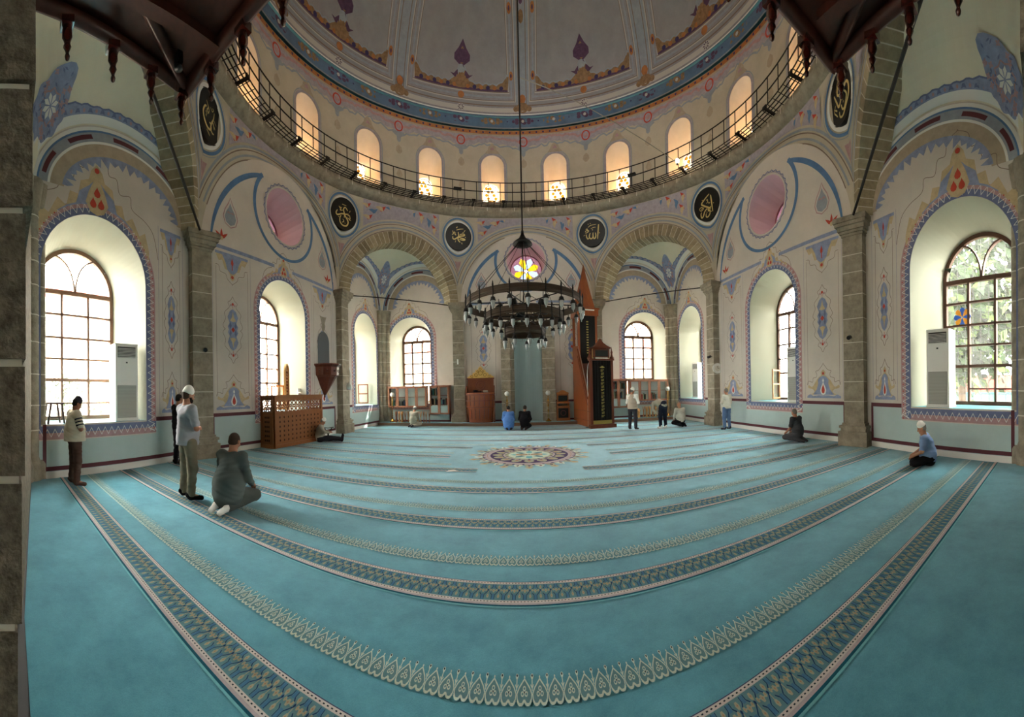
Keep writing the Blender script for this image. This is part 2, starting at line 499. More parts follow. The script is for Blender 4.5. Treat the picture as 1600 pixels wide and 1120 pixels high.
# ---------------------------------------------------------------- painted decoration
WMATS = [PLASTER, REVEAL, SILL, PINK, WHITE, DADO, MAROON, BLUE, BLUE2, STEEL, OCHRE, RED, ROSE, GREYB, LILAC, TAN, LINE, PLASTER2, STONE, MORTAR]
(mPL, mRV, mSI, mPK, mWH, mDA, mMA, mBL, mB2, mST, mOC, mRE, mRO, mGB, mLI, mTA, mLN, mP2, mSN, mMO) = range(20)
DEPS = [0]
def doff(lay):
    DEPS[0] = (DEPS[0] + 1) % 17
    return .003 + .0025 * lay + 1.2e-4 * DEPS[0]
class Deco:
    """flat painted shapes on a surface given by P(u, z, off)"""
    def __init__(s, mb, P): s.mb = mb; s.P = P
    def poly(s, pts, m, lay=1):
        off = doff(lay)
        t = tessellate_polygon([[Vector((p[0], p[1], 0)) for p in pts]])
        s.mb.add([s.P(p[0], p[1], off) for p in pts], [tuple(x) for x in t], m)
    def strip(s, pts, w, m, lay=1, closed=False):
        off = doff(lay); n = len(pts); vs = []
        for i in range(n):
            if closed: a, b = pts[(i - 1) % n], pts[(i + 1) % n]
            else: a, b = pts[max(i - 1, 0)], pts[min(i + 1, n - 1)]
            dx, dz = b[0] - a[0], b[1] - a[1]; l = math.hypot(dx, dz) or 1e-9
            ww = (w[i] if isinstance(w, (list, tuple)) else w) / 2
            nx, nz = -dz / l * ww, dx / l * ww
            vs += [s.P(pts[i][0] + nx, pts[i][1] + nz, off), s.P(pts[i][0] - nx, pts[i][1] - nz, off)]
        fs = [(2 * i, 2 * i + 1, (2 * i + 3) % (2 * n), (2 * i + 2) % (2 * n)) for i in range(n if closed else n - 1)]
        s.mb.add(vs, fs, m)
    def disc(s, c, r, m, lay=1, n=14, ry=None):
        ry = ry or r
        s.poly([(c[0] + r * math.cos(2 * PI * k / n), c[1] + ry * math.sin(2 * PI * k / n)) for k in range(n)], m, lay)
    def band(s, A, B, m, lay=1):
        off = doff(lay); n = len(A)
        s.mb.add([s.P(*p, off) for p in A] + [s.P(*p, off) for p in B], [(i, i + 1, n + i + 1, n + i) for i in range(n - 1)], m)
def mir(pts, c=0.0): return pts + [(2 * c - x, z) for x, z in reversed(pts)]
def at(pts, cx, cz, sx=1.0, sz=None):
    sz = sx if sz is None else sz
    return [(cx + x * sx, cz + z * sz) for x, z in pts]
DROP = [(0, -.5), (.28, -.38), (.38, -.12), (.28, .15), (.1, .4), (0, .62), (-.1, .4), (-.28, .15), (-.38, -.12), (-.28, -.38)]
LEAF = [(0, 0), (.16, .25), (.1, .6), (0, .9), (-.1, .6), (-.16, .25)]
def rotp(pts, a): c, s = math.cos(a), math.sin(a); return [(x * c - z * s, x * s + z * c) for x, z in pts]

def smooth_line(pts, n=5):
    P_ = [pts[0]] + list(pts) + [pts[-1]]; out = []
    for i in range(1, len(P_) - 2):
        p0, p1, p2, p3 = P_[i - 1:i + 3]
        for k in range(n):
            t = k / n
            out.append(tuple(.5 * (2 * p1[j] + (p2[j] - p0[j]) * t + (2 * p0[j] - 5 * p1[j] + 4 * p2[j] - p3[j]) * t * t + (3 * p1[j] - p0[j] - 3 * p2[j] + p3[j]) * t ** 3) for j in (0, 1)))
    return out + [tuple(pts[-1])]
def crown(d, cx, z0, w, h):
    """the floral crown at the foot of each painted panel"""
    sx, sz = w / 2, h
    d.poly(at(mir([(1, 0), (1, .07), (.8, .14), (.62, .07), (.3, .1)]), cx, z0, sx, sz), mBL, 1)
    oc = [(.95, .12), (.78, .13), (.55, .2), (.62, .3), (.92, .36), (.9, .46), (.72, .4), (.6, .44), (.42, .62), (.24, .74), (.12, .8), (.14, .9), (.0, 1.0)]
    d.poly(smooth_line(at(mir(oc), cx, z0, sx, sz), 3), mOC, 2)
    d.poly(at(mir([(.62, .12), (.4, .3), (.3, .5), (.32, .64), (.18, .74), (0, .78)]), cx, z0, sx, sz), mBL, 3)
    d.poly(at(DROP, cx, z0 + .32 * h, .48 * sx, .42 * sz), mWH, 4)
    d.poly(at(DROP, cx, z0 + .31 * h, .26 * sx, .3 * sz), mRE, 5)
    d.poly(at(DROP, cx, z0 + .62 * h, .14 * sx, .12 * sz), mWH, 4)
    d.disc((cx, z0 + .86 * h), .05 * sx + .01, mRE, 3, 8)
    o = [(1.0, .46), (.9, .6), (.66, .56), (.62, .7), (.42, .74), (.4, .86), (.46, .94), (.28, .98), (.14, 1.08), (0, 1.2)]
    d.strip(smooth_line(at(mir(o), cx, z0, sx, sz)), .012, mLN, 1)
def hanging(d, cx, z1, w, h):
    """floral pendant under the top bar of each panel"""
    sx, sz = w / 2, h
    d.poly(at([(-1, 0), (1, 0), (1, -.1), (-1, -.1)], cx, z1, sx, sz), mBL, 1)
    d.poly(at(mir([(.98, -.1), (.8, -.34), (.6, -.3), (.45, -.6), (.28, -.62), (.12, -.8), (.14, -.9), (0, -1.0)]), cx, z1, sx, sz), mOC, 1)
    d.poly(at(mir([(.6, -.1), (.4, -.36), (.3, -.6), (.12, -.72), (0, -.74)]), cx, z1, sx, sz), mBL, 2)
    d.poly(at(DROP, cx, z1 - .3 * h, .2 * sx, .26 * sz), mRE, 3)
    d.strip([(cx, z1 - .38 * h), (cx, z1 - .6 * h)], .05 * sx, mRE, 3)
    d.disc((cx, z1 - .85 * h), .08 * sx, mRE, 3, 8)
    o = [(.98, -.5), (.8, -.52), (.72, -.72), (.4, -.78), (.3, -.95), (0, -1.12)]
    d.strip(smooth_line(at(mir(o), cx, z1, sx, sz)), .012, mLN, 1)
def medallion(d, cx, cz, w, h):
    """tall cartouche in the middle of each panel"""
    sx, sz = w / 2, h / 2
    o = [(0, 1.12), (.25, .98), (.55, .9), (.4, .75), (.95, .55), (.85, .35), (1.15, .12), (.9, 0)]
    out = at(o, 0, 0, sx, sz)
    full = out + [(x, -z) for x, z in reversed(out)] + [(-x, -z) for x, z in out[1:]] + [(-x, z) for x, z in reversed(out)]
    d.strip(smooth_line([(cx + x, cz + z) for x, z in full]), .012, mLN, 1)
    for sg in (1, -1):
        b = at(mir([(0, .70 * sg), (.35, .62 * sg), (.62, .42 * sg), (.4, .22 * sg), (.6, .1 * sg), (.5, 0)][::1]), cx, cz, sx, sz)
        d.poly(b, mBL, 2)
        d.poly(at([(0, .62 * sg), (.12, .42 * sg), (.36, .3 * sg), (0, .26 * sg), (-.36, .3 * sg), (-.12, .42 * sg)], cx, cz, sx, sz), mOC, 3)
        for x in (-.3, .3):
            d.poly(at(rotp([(-.14, 0), (0, .22), (.14, 0), (0, -.16)], 0), cx + x * sx, cz + .12 * sg * sz, sx, sz * .7), mB2, 3)
        d.disc((cx, cz + .86 * sg * sz), .1 * sx + .008, mRE, 2, 8, .035 * sz + .012)
        for x in (-.22, .22): d.disc((cx + x * sx, cz + .82 * sg * sz), .11 * sx, mRO, 2, 8)
        d.strip([(cx, cz + .72 * sg * sz), (cx, cz + .9 * sg * sz)], .012, mRE, 2)
    d.poly(at([(0, .09), (.22, 0), (0, -.09), (-.22, 0)], cx, cz, sx, sz), mRE, 4)
def opening_path(h, off, n=28, zbot=None):
    z0 = h['z0'] if zbot is None else zbot
    L = [(h['c'] - h['hw'] - off, z0)]; k = 24
    for i in range(k): L.append((h['c'] - h['hw'] - off, z0 + (h['zs'] - z0) * (i + 1) / k))
    for i in range(1, n): t = PI - PI * i / n; L.append((h['c'] + (h['hw'] + off) * math.cos(t), h['zs'] + (h['rise'] + off) * math.sin(t)))
    for i in range(k + 1): L.append((h['c'] + h['hw'] + off, h['zs'] - (h['zs'] - z0) * i / k))
    return L
def resample(p, step):
    out = [p[0]]; acc = 0.0
    for a, b in zip(p, p[1:]):
        l = math.hypot(b[0] - a[0], b[1] - a[1]); t = step - acc
        while t <= l:
            out.append((a[0] + (b[0] - a[0]) * t / l, a[1] + (b[1] - a[1]) * t / l)); t += step
        acc = (acc + l) % step if l else acc
    return out
def window_band(d, h, w=.26, zbot=.74):
    d.band(opening_path(h, 0.0, zbot=zbot), opening_path(h, w / 2, zbot=zbot), mB2, 1)
    d.band(opening_path(h, w / 2, zbot=zbot), opening_path(h, w, zbot=zbot), mRO, 1)
    mid = resample(opening_path(h, w / 2, zbot=zbot), .075); N = len(mid)
    zz = []
    for i, p in enumerate(mid):
        a, b = mid[max(i - 1, 0)], mid[min(i + 1, N - 1)]
        dx, dz = b[0] - a[0], b[1] - a[1]; l = math.hypot(dx, dz) or 1
        s = w * .33 * (1 if i % 2 else -1)
        zz.append((p[0] - dz / l * s, p[1] + dx / l * s))
        if i % 2 == 0: d.disc((p[0] - dz / l * w * .3, p[1] + dx / l * w * .3), .016, mRE, 2, 5)
    d.strip(zz, .026, mWH, 2)
    x0, x1 = h['c'] - h['hw'] - w, h['c'] + h['hw'] + w
    d.poly([(x0, zbot - .02), (x1, zbot - .02), (x1, zbot + .1), (x0, zbot + .1)], mRO, 1)
    d.poly([(x0, zbot + .1), (x1, zbot + .1), (x1, .97), (x0, .97)], mB2, 1)
    n = int((x1 - x0) / .075)
    d.strip([(x0 + (x1 - x0) * i / n, zbot + (.17 if i % 2 else .03)) for i in range(n + 1)], .022, mWH, 2)
def window_crest(d, h, s=1.0):
    """floral crest riding on the painted band above a window arch"""
    cx, z0 = h['c'], h['zs'] + h['rise'] + .24
    def zb(x, e=.20): return h['zs'] + (h['rise'] + e) * math.sqrt(max(0, 1 - (x / (h['hw'] + e)) ** 2))
    def shape(pts, m, lay):
        up = [(x * s, max(z0 + z * s, zb(x * s) + .03)) for x, z in pts]
        A = up + [(-x, z) for x, z in reversed(up)]; xm = pts[0][0] * s
        bot = [(-xm + 2 * xm * i / 16, zb(-xm + 2 * xm * i / 16)) for i in range(17)]
        d.poly([(cx + x, z) for x, z in A + bot], m, lay)
    shape([(1.0, -.5), (.92, -.22), (.8, -.3), (.66, -.04), (.52, -.14), (.46, .1), (.32, .08), (.28, .30), (.14, .36), (.10, .5), (0, .62)], mOC, 2)
    shape([(.66, -.5), (.5, -.12), (.36, -.06), (.3, .14), (.14, .26), (0, .40)], mBL, 3)
    d.poly(at([(0, .46), (.14, .18), (.2, .0), (.12, -.14), (0, -.18), (-.12, -.14), (-.2, .0), (-.14, .18)], cx, z0, s), mOC, 4)
    for x, z in ((0, .17), (-.07, .0), (.07, .0)): d.poly(at(DROP, cx + x * s, z0 + z * s, .15 * s), mRE, 5)
    d.disc((cx, z0 + .52 * s), .045 * s, mRE, 3, 8)
    o = [(1.2, -.6), (1.1, -.2), (.92, -.02), (.66, .1), (.62, .3), (.42, .28), (.36, .5), (.22, .52), (.18, .72), (0, .82)]
    pts = smooth_line([(x * s, max(z0 + z * s, zb(x * s) + .1)) for x, z in mir(o)])
    d.strip([(cx + x, z) for x, z in pts], .014, mLN, 1)
def dado(d, W, u0, u1, holes):
    """aqua panel framed by maroon lines over a white skirting, lower under the windows"""
    segs = [(u0, u1, 1.0)]
    for h in holes:
        if h['kind'] == 'arch' and h['z0'] > .5:
            x0, x1 = h['c'] - h['hw'] - .26, h['c'] + h['hw'] + .26
            segs = [(u0, x0, 1.0), (x0, x1, .70), (x1, u1, 1.0)]
    if any(h['kind'] == 'arch' and h['z0'] < .5 for h in holes):
        c = W.L / 2; segs = [(u0, c - 1.2, 1.0), (c + 1.2, u1, 1.0)]
    for a, b, zt in segs:
        if b - a < .05: continue
        d.poly([(a, .12), (b, .12), (b, zt), (a, zt)], mDA, 1)
        d.poly([(a, .14), (b, .14), (b, .22), (a, .22)], mMA, 2)
        if zt > .9: d.poly([(a, .97), (b, .97), (b, 1.06), (a, 1.06)], mMA, 2)
        d.poly([(a, 0), (b, 0), (b, .13), (a, .13)], mWH, 2)
    for x in (u0, u1):
        xx = x if x == u0 else x - .07
        d.poly([(xx, .14), (xx + .07, .14), (xx + .07, 1.0), (xx, 1.0)], mMA, 3)

def panel(d, a, b, crown_w=None):
    w = b - a
    if w < .35: return
    cx = (a + b) / 2; cw = min(w * .96, 1.3)
    crown(d, cx, 1.14, cw, .78)
    hanging(d, cx, 5.36, min(w * .98, 1.15), .74)
    medallion(d, cx, 3.3, min(.60, w * .60), 1.62)
    for x in (a + .06, b - .06):
        d.strip([(x, 1.5), (x, 4.95)], .010, mLN, 1)
    for x in (a - .05, b + .05):
        d.strip([(x, 1.12), (x, 5.4)], .012, mLI, 1)
def ell(c, a, b, off, t0, t1, n=40):
    return [(c + (a - off) * math.cos(t0 + (t1 - t0) * k / n), ZS + (b - off) * math.sin(t0 + (t1 - t0) * k / n)) for k in range(n + 1)]
def lunette(d, W, rise):
    c, a, b = W.L / 2, W.L / 2, rise
    def rng(o0, o1, m, lay, t0=.06, t1=PI - .06): d.band(ell(c, a, b, o0, t0, t1), ell(c, a, b, o1, t0, t1), m, lay)
    rng(.03, .10, mWH, 1); rng(.10, .14, mST, 1); rng(.14, .32, mGB, 1); rng(.32, .37, mWH, 1)
    rng(.37, .66, mTA, 1)
    for t in (.35, .95, 1.57, 2.19, 2.79):
        rng(.18, .27, mMA, 2, t - .17, t + .17)
    n = 40; A = []; B = ell(c, a, b, .62, .1, PI - .1, n)
    for k in range(n + 1):
        t = .1 + (PI - .2) * k / n; o = .84 if k % 2 else .70
        o += .04 * math.sin(k * 2.1)
        A.append((c + (a - o) * math.cos(t), ZS + (b - o) * math.sin(t)))
    d.band(A, B, mBL, 2)
def flower(d, x, z, s, m=mRE):
    for k in range(3): d.poly([(x + px, z + pz) for px, pz in rotp(at(LEAF, 0, 0, s), -.9 + .9 * k)], m, 3)
    d.disc((x, z), .2 * s, mOC, 3, 8)
def blank_arch(d, W, k):
    """painted tympanum around the round window"""
    c = W.L / 2; R = c - .12; cu = ROUND_U[k]; cz = ROUND_Z if k == 'front' else ROUND_Z - .15
    circ = lambda r, t0=0, t1=2 * PI, n=48: [(cu + r * math.cos(t0 + (t1 - t0) * i / n), cz + r * math.sin(t0 + (t1 - t0) * i / n)) for i in range(n + 1)]
    d.strip(circ(ROUND_R + .07), .05, mLI, 1)
    n = 60; d.strip([(cu + (ROUND_R + .1 + .025 * (-1) ** i) * math.cos(2 * PI * i / n), cz + (ROUND_R + .1 + .025 * (-1) ** i) * math.sin(2 * PI * i / n)) for i in range(n + 1)], .03, mB2, 2)
    for s in (-1, 1):
        pts = []; ws = []
        for i in range(25):
            t = .10 + 1.27 * i / 24; rr = R - .32
            pts.append((c + s * rr * math.cos(t), ZS - .1 + rr * math.sin(t))); ws.append(.05 + .10 * math.sin(PI * min(1, i / 24 * .9)) ** .8)
            if math.hypot(pts[-1][0] - cu, pts[-1][1] - cz) < ROUND_R + .5: break
        end = (cu + s * (ROUND_R + .5) * math.cos(.9), cz + (ROUND_R + .5) * math.sin(.9))
        d.strip(pts, ws, mST, 2)
        a1 = math.atan2(pts[-1][1] - cz, (pts[-1][0] - cu) * s)
        cp = [(cu + s * (ROUND_R + .5) * math.cos(t), cz + (ROUND_R + .5) * math.sin(t)) for t in [a1 + (-PI / 2 - a1) * i / 30 for i in range(31)]]
        d.strip(cp, [.13 - .04 * i / 30 for i in range(31)], mST, 2)
        pts2 = [pts[-1], ((pts[-1][0] + end[0]) / 2 + s * .1, (pts[-1][1] + end[1]) / 2 + .05), end]
        d.strip([(c + s * (R - .32), ZS - .02), (c + s * (R - .32), ZS + .3)], .07, mST, 2)
        d.strip([(c + s * (R - .32), ZS - .02), (c + s * .42, ZS - .02)], .10, mBL, 2)
        x, z = c + s * (R - 1.0), ZS + .95
        d.strip([(x + p[0], z + p[1]) for p in at(DROP, 0, 0, .66, .74)], .03, mRO, 2, True)
        d.poly([(x + p[0], z + p[1]) for p in at(DROP, 0, -.03, .52, .56)], mGB, 2)
        d.poly([(x + p[0], z + p[1]) for p in at(mir([(.26, 0), (.14, .1), (.05, .04)]), 0, .02, .5, .6)], mRO, 3)
        flower(d, c + s * (R - .68), ZS + .22, .30)
    window_top = (c, ZS - .1)
    for m_, a_, b_ in ((mLI, .0, .03), (mLN, .12, .14), (mLI, .2, .3)):
        pass

for k, (mb, W, holes) in WALL_MB.items():
    d = Deco(mb, W.P)
    if k.startswith('back_'): continue
    # which end carries the pier, which the corner column
    def near(p, q): return (Vector((p[0], p[1], 0)) - Vector((q[0], q[1], 0))).length < .01
    ends = []
    for u in (0, W.L):
        q = W.P(u, 0); q = (abs(q.x), q.y)
        ends.append('col' if near(q, P['CF']) or near(q, P['CB']) else 'pier')
    m0 = .42 if ends[0] == 'pier' else .22; m1 = W.L - (.42 if ends[1] == 'pier' else .22)
    dado(d, W, m0, m1, holes)
    for h in holes:
        if h['kind'] == 'arch' and h['z0'] > .5:
            window_band(d, h); window_crest(d, h, 1.3 if k.endswith('_back') else .78)
            panel(d, m0 + .12, h['c'] - h['hw'] - .42); panel(d, h['c'] + h['hw'] + .42, m1 - .12)
    if k == 'front':
        for s in (-1, 1):
            cx = W.L / 2 + s * 2.0
            medallion(d, cx, 3.45, .60, 1.75)
            for x in (cx - .55, cx + .55): d.strip([(x, 1.3), (x, 5.1)], .012, mLN, 1)
    if k in ('front', 'left_middle', 'right_middle'): blank_arch(d, W, k)
    else: lunette(d, W, side_top(k)(W.L / 2) - ZS)
    WNAME = {'front': 'wall_front', 'left_middle': 'wall_left', 'right_middle': 'wall_right'}
for k, (mb, W, holes) in WALL_MB.items():
    struct(mb.build({'front': 'wall_front', 'left_middle': 'wall_left', 'right_middle': 'wall_right'}.get(k, 'wall_' + k), ([STONE_D] + WMATS[1:]) if k.startswith('back_') else WMATS))

# vault paint: white arris and blue scroll bands above each lunette, star medallions in the corners
for k, V in VAULTS.items():
    mb = vmb[k]
    for side in (0, 1):
        if k.startswith('back') and side == 1: continue
        def Pf(u, z, off, V=V, side=side):
            # u in -1..1 along the wall, z = distance into the vault (0..1)
            o = off + 0.01
            if side == 0: return V.P(u, -1 + z, o)
            return V.P(-1 + z, u, o)
        d = Deco(mb, Pf); n = 60
        U = [-.98 + 1.96 * i / n for i in range(n + 1)]
        d.band([(u, .01) for u in U], [(u, .07) for u in U], mWH, 1)
        lim = lambda u: min(1.0 - u if u > 0 else 1.0, 1.0)
        low = [(u, .07) for u in U]
        top = []
        for i, u in enumerate(U):
            z = .118 + .006 * math.sin(i * 1.7) + .10 * max(0, -u - .35)
            if u > .62: z = .118 + (u - .62) * .5
            top.append((u, max(.075, min(z, -u + .98))))
        d.band(low, top, mBL, 1)
        d.strip(top, .012, mB2, 2)
        for i in range(3, 57, 2):
            if i % 4 == 3: d.disc((U[i], .094), .014, mRO, 2, 6, .014)
            else: d.poly([(U[i] - .028, .078), (U[i], .084), (U[i] + .028, .078), (U[i] + .012, .108), (U[i] - .012, .108)], mB2, 2)
        for r, m_ in ((.17, mLI), (.13, mRO), (.09, mWH)):
            pass
    # star medallion centred on the corner diagonal
    d = Deco(mb, lambda u, z, off, V=V: V.P(-.83 + u, -.83 + z, off + .012))
    def rad(t):
        a = abs(((t - PI / 4 + PI) % (2 * PI)) - PI)
        return (.16 + .15 * math.exp(-(a / .5) ** 2)) * (1 + .05 * math.cos(9 * t))
    for q in range(7):
        TT = [2 * PI * i / 48 for i in range(49)]
        d.band([(rad(t) * q / 7 * math.cos(t), rad(t) * q / 7 * math.sin(t)) for t in TT], [(rad(t) * (q + 1) / 7 * math.cos(t), rad(t) * (q + 1) / 7 * math.sin(t)) for t in TT], mBL, 2)
    rd_ = random.Random(5)
    for _ in range(46):
        t = rd_.uniform(0, 2 * PI); r = rad(t) * rd_.uniform(.45, .9); x0, z0 = r * math.cos(t), r * math.sin(t); a0 = rd_.uniform(0, PI)
        if _ % 3 == 0:
            for w3 in range(4): d.poly([(x0 + px, z0 + pz) for px, pz in rotp([(0, 0), (.009, .012), (0, .024), (-.009, .012)], a0 + w3 * PI / 2)], mRO, 4)
        else: d.poly([(x0 + px, z0 + pz) for px, pz in rotp([(0, -.02), (.008, 0), (0, .022), (-.008, 0)], a0)], mB2, 3)
    d.strip([(.09 * math.cos(t * PI / 8) * (1.12 if t % 2 else .9), .09 * math.sin(t * PI / 8) * (1.12 if t % 2 else .9)) for t in range(16)], .012, mRO, 3, True)
    for t in range(8):
        d.poly(rotp([(0, .008), (.016, .05), (0, .075), (-.016, .05)], t * PI / 4), mWH, 5)
    # crest at the crown, by the big arch
    if k.startswith('front'):
        d = Deco(mb, lambda u, z, off, V=V: V.P((-.5 * z) + u, (-.5 * z) - u, off + .012))
        d.poly(mir([(.5, .04), (.46, .26), (.34, .2), (.26, .34), (.14, .26), (0, .4)]), mGB, 2)
        d.poly(mir([(.32, .04), (.22, .16), (.1, .18), (0, .2)]), mRO, 3)
        for x in (-.3, 0, .3): d.disc((x, .25 if x else .3), .035, mRE, 4, 8, .05)
    struct(mb.build('ceiling_vault_' + k, [VPLAST] + WMATS[1:]))

# pendentive paint and roundel rims
ROUND_PZ = 8.42
for k, mb in PEND.items():
    W = OCT[k]; hw, rise = oct_arch(k); c = W.L / 2
    d = Deco(mb, lambda u, z, off, W=W: W.P(u, z, off + .015))
    stone = k.startswith('arch_front_') or k.startswith('arch_back_')
    if k == 'arch_back':
        struct(mb.build('wall_' + k, [PLASTER2] + WMATS[1:])); continue
    ac = lambda off, t0=.02, t1=PI - .02, n=44: [(c + (hw + off) * math.cos(t0 + (t1 - t0) * i / n), ZS + (rise + off) * math.sin(t0 + (t1 - t0) * i / n)) for i in range(n + 1)]
    b0 = .44 if stone else .0
    cl = lambda pts: [(min(max(u, 0.0), W.L), z) for u, z in pts]
    for o0, o1, m_ in ((b0 + .0, b0 + .03, mLN), (b0 + .1, b0 + .16, mGB), (b0 + .26, b0 + .29, mLN), (b0 + .33, b0 + .4, mGB)):
        A, B = cl(ac(o0, .3, PI - .3)), cl(ac(o1, .3, PI - .3)); d.band(A, B, m_, 2)
    # stone-grey line under the ring and lilac spandrels with red flowers
    U = [W.L * i / 40 for i in range(41)]
    d.band([(u, 9.32) for u in U], [(u, 9.40) for u in U], mGB, 2)
    Ro = b0 + .46
    def az(u):
        x = (u - c) / (hw + Ro)
        return ZS + (rise + Ro) * math.sqrt(max(0, 1 - x * x))
    for s in (-1, 1):
        lo, hi = [], []
        for i in range(21):
            u = .98 + (c - .98) * i / 20
            zb = az(u)
            hi.append((u if s < 0 else W.L - u, 9.26)); lo.append((u if s < 0 else W.L - u, min(9.26, max(zb, 9.26 - 1.15 + .0 * u))))
        if s > 0: lo, hi = hi, lo
        d.band(lo, hi, mLI, 3)
        e = lambda u, z: (u if s < 0 else W.L - u, z)
        for x, z, sc_, m_ in ((1.14, 9.03, .22, mRE), (1.2, 8.58, .24, mRE), (1.8, 9.02, .26, mRE), (1.45, 8.86, .22, mST), (2.15, 9.12, .15, mOC)):
            if z > az(x) + .08:
                px, pz = e(x, z)
                for q in range(2):
                    d.poly([(px + a, pz + b) for a, b in rotp([(-.5 * sc_, 0), (0, .3 * sc_), (.9 * sc_, .6 * sc_), (.5 * sc_, -.1 * sc_), (0, -.4 * sc_)], (1.6 if s > 0 else 0) + q * 2.4)], m_ if q == 0 else (mOC if m_ == mRE else mST), 4 + q)
        # roundel rims, half on each side
        arcs = [(PI / 2 - PI * i / 28) for i in range(29)]
        for r0, r1, m_ in ((.60, .70, mWH), (.74, .82, mST), (.86, .88, mGB)):
            A = [e(r0 * math.cos(t), ROUND_PZ + r0 * math.sin(t)) for t in arcs]; B = [e(r1 * math.cos(t), ROUND_PZ + r1 * math.sin(t)) for t in arcs]
            d.band(A, B, m_, 3)
        if True:
            pts = [e(.02, ROUND_PZ - 1.02), e(.17, ROUND_PZ - 1.02), e(.02, ROUND_PZ - 1.5)]
            d.poly(pts, mRO, 3)
    struct(mb.build('wall_' + k, [PLASTER2] + WMATS[1:]))

# drum paint
d = Deco(drum, lambda u, z, off: drumP(u / RING_R, z, RING_R - off - .004))
circ_len = 2 * PI * RING_R; n = 384
U = [circ_len * i / n for i in range(n + 1)]
rnd = random.Random(3)
def edge(amp, per, base): return [base + amp * abs(math.sin(i * PI / per)) + rnd.uniform(-.06, .06) for i in range(n + 1)]
e1 = edge(.22, 24, 12.45); e1[-1] = e1[0]
d.band(list(zip(U, e1)), [(u, 13.0) for u in U], mLI, 1)
e2 = [z - .08 + .05 * math.sin(i * 1.3) for i, z in enumerate(e1)]
d.strip(list(zip(U, e2)), .07, mGB, 2)
e3 = [z + .25 for z in e1]
d.strip(list(zip(U, e3)), .10, mRO, 2)
d.band([(u, 12.98) for u in U], [(u, 13.06) for u in U], mTA, 2)
d.band([(u, 13.06) for u in U], [(u, 13.22) for u in U], 20, 2)
for i in range(150): d.disc((circ_len * i / 150, 13.14), .045, 21, 3, 8)
for i in range(NW):
    u = circ_len * i / NW
    d.strip([(u + .17 * math.cos(t * PI / 9), 12.72 + .2 * math.sin(t * PI / 9)) for t in range(18)], .055, mRE, 3, True)
    d.disc((u, 12.72), .09, mRO, 3, 10)
    d.poly([(u + x, 12.4 + z) for x, z in mir([(.22, .1), (.3, .0), (.1, -.12), (.08, -.3), (0, -.36)])], mGB, 2)
    for q in range(3): d.poly([(u + x, 11.75 - .5 * q + z) for x, z in mir([(.0, .2), (.12 - .02 * q, .08), (.15, -.08), (.05, -.2)])], mP2 if q % 2 else mTA, 2)
    u2 = circ_len * (i + .5) / NW
    hh = dict(c=u2, hw=DR_HW, z0=DR_Z0, zs=DR_ZS, rise=DR_HW)
    d.band(opening_path(hh, .0), opening_path(hh, .09), mLI, 2)
    d.strip(opening_path(hh, .12), .035, mGB, 3)
    d.poly([(u2 + x, 12.2 + z) for x, z in mir([(.34, -.02), (.2, .16), (.16, .3), (0, .46)])], mTA, 2)
    d.poly([(u2 + x, 12.24 + z) for x, z in mir([(.1, .02), (.08, .16), (0, .26)])], mRO, 3)
ORANGE = mat('band_orange', (176, 112, 66), 0.8, noise=(5, .25)); VIOLET = mat('dot_violet', (62, 52, 92), 0.8)
DBLUE = mat('dome_band_blue', (92, 116, 142), 0.8, noise=(3, .2)); DOMEF = mat('dome_field', (150, 148, 150), 0.9, noise=(2, .12))
PURP = mat('dome_purple', (92, 66, 92), 0.85, noise=(10, .3)); DTAN = mat('dome_tan', (148, 116, 84), 0.85, noise=(9, .4)); DLIGHT = mat('dome_pale', (190, 184, 176), 0.85); DGREY = mat('dome_band_grey', (150, 144, 148), 0.85, noise=(8, .2))
struct(drum.build('wall_drum', [PLASTER2, DREV] + WMATS[2:] + [ORANGE, VIOLET]))

# dome paint: eight framed panels between ribs
dm = MB(); dm.v, dm.f, dm.m, dm.sm = dome.v, dome.f, dome.m, dome.sm
DM = [DOMEF, DBLUE, DLIGHT, DGREY, PURP, DTAN, ORANGE, LINE, GREYB, VIOLET, WHITE]
RAD = math.radians
d = Deco(dm, lambda a, ph, off: domeP(a, ph, off + .005))
n = 240; A360 = [2 * PI * i / n for i in range(n + 1)]
def ringband(p0, p1, m, lay=1): d.band([(a, RAD(p0)) for a in A360], [(a, RAD(p1)) for a in A360], m, lay)
ringband(.4, 5.0, 1); ringband(5.0, 5.4, 10); ringband(5.4, 8.2, 3); ringband(6.0, 7.6, 2, 2); ringband(8.2, 8.6, 7)
def dloc(a0):
    """local metric frame on the dome around azimuth a0: (x metres, phi degrees)"""
    return Deco(dm, lambda x, ph, off: domeP(a0 + x / (DOME_R * max(.15, math.cos(RAD(ph)))), RAD(ph), off + .005))
for i in range(32):
    a0 = 2 * PI * i / 32; q = dloc(a0); s = 1.0
    col = 5 if i % 2 else 4
    for x, z, r in ((-.07, .5, .10), (.07, -.5, .10), (.0, .0, .12), (-.27, .5, .09), (.27, .5, .09), (-.27, -.5, .09), (.27, -.5, .09), (-.42, 0, .07), (.42, 0, .07)):
        q.disc((x, 2.7 + z), r, col, 3, 8, r * 8.0)
    q.disc((0, 2.7), .07, 2, 7, 6, .6)
    q2 = dloc(a0 + PI / 32); q2.disc((0, 2.7), .035, 9, 3, 6, .3)
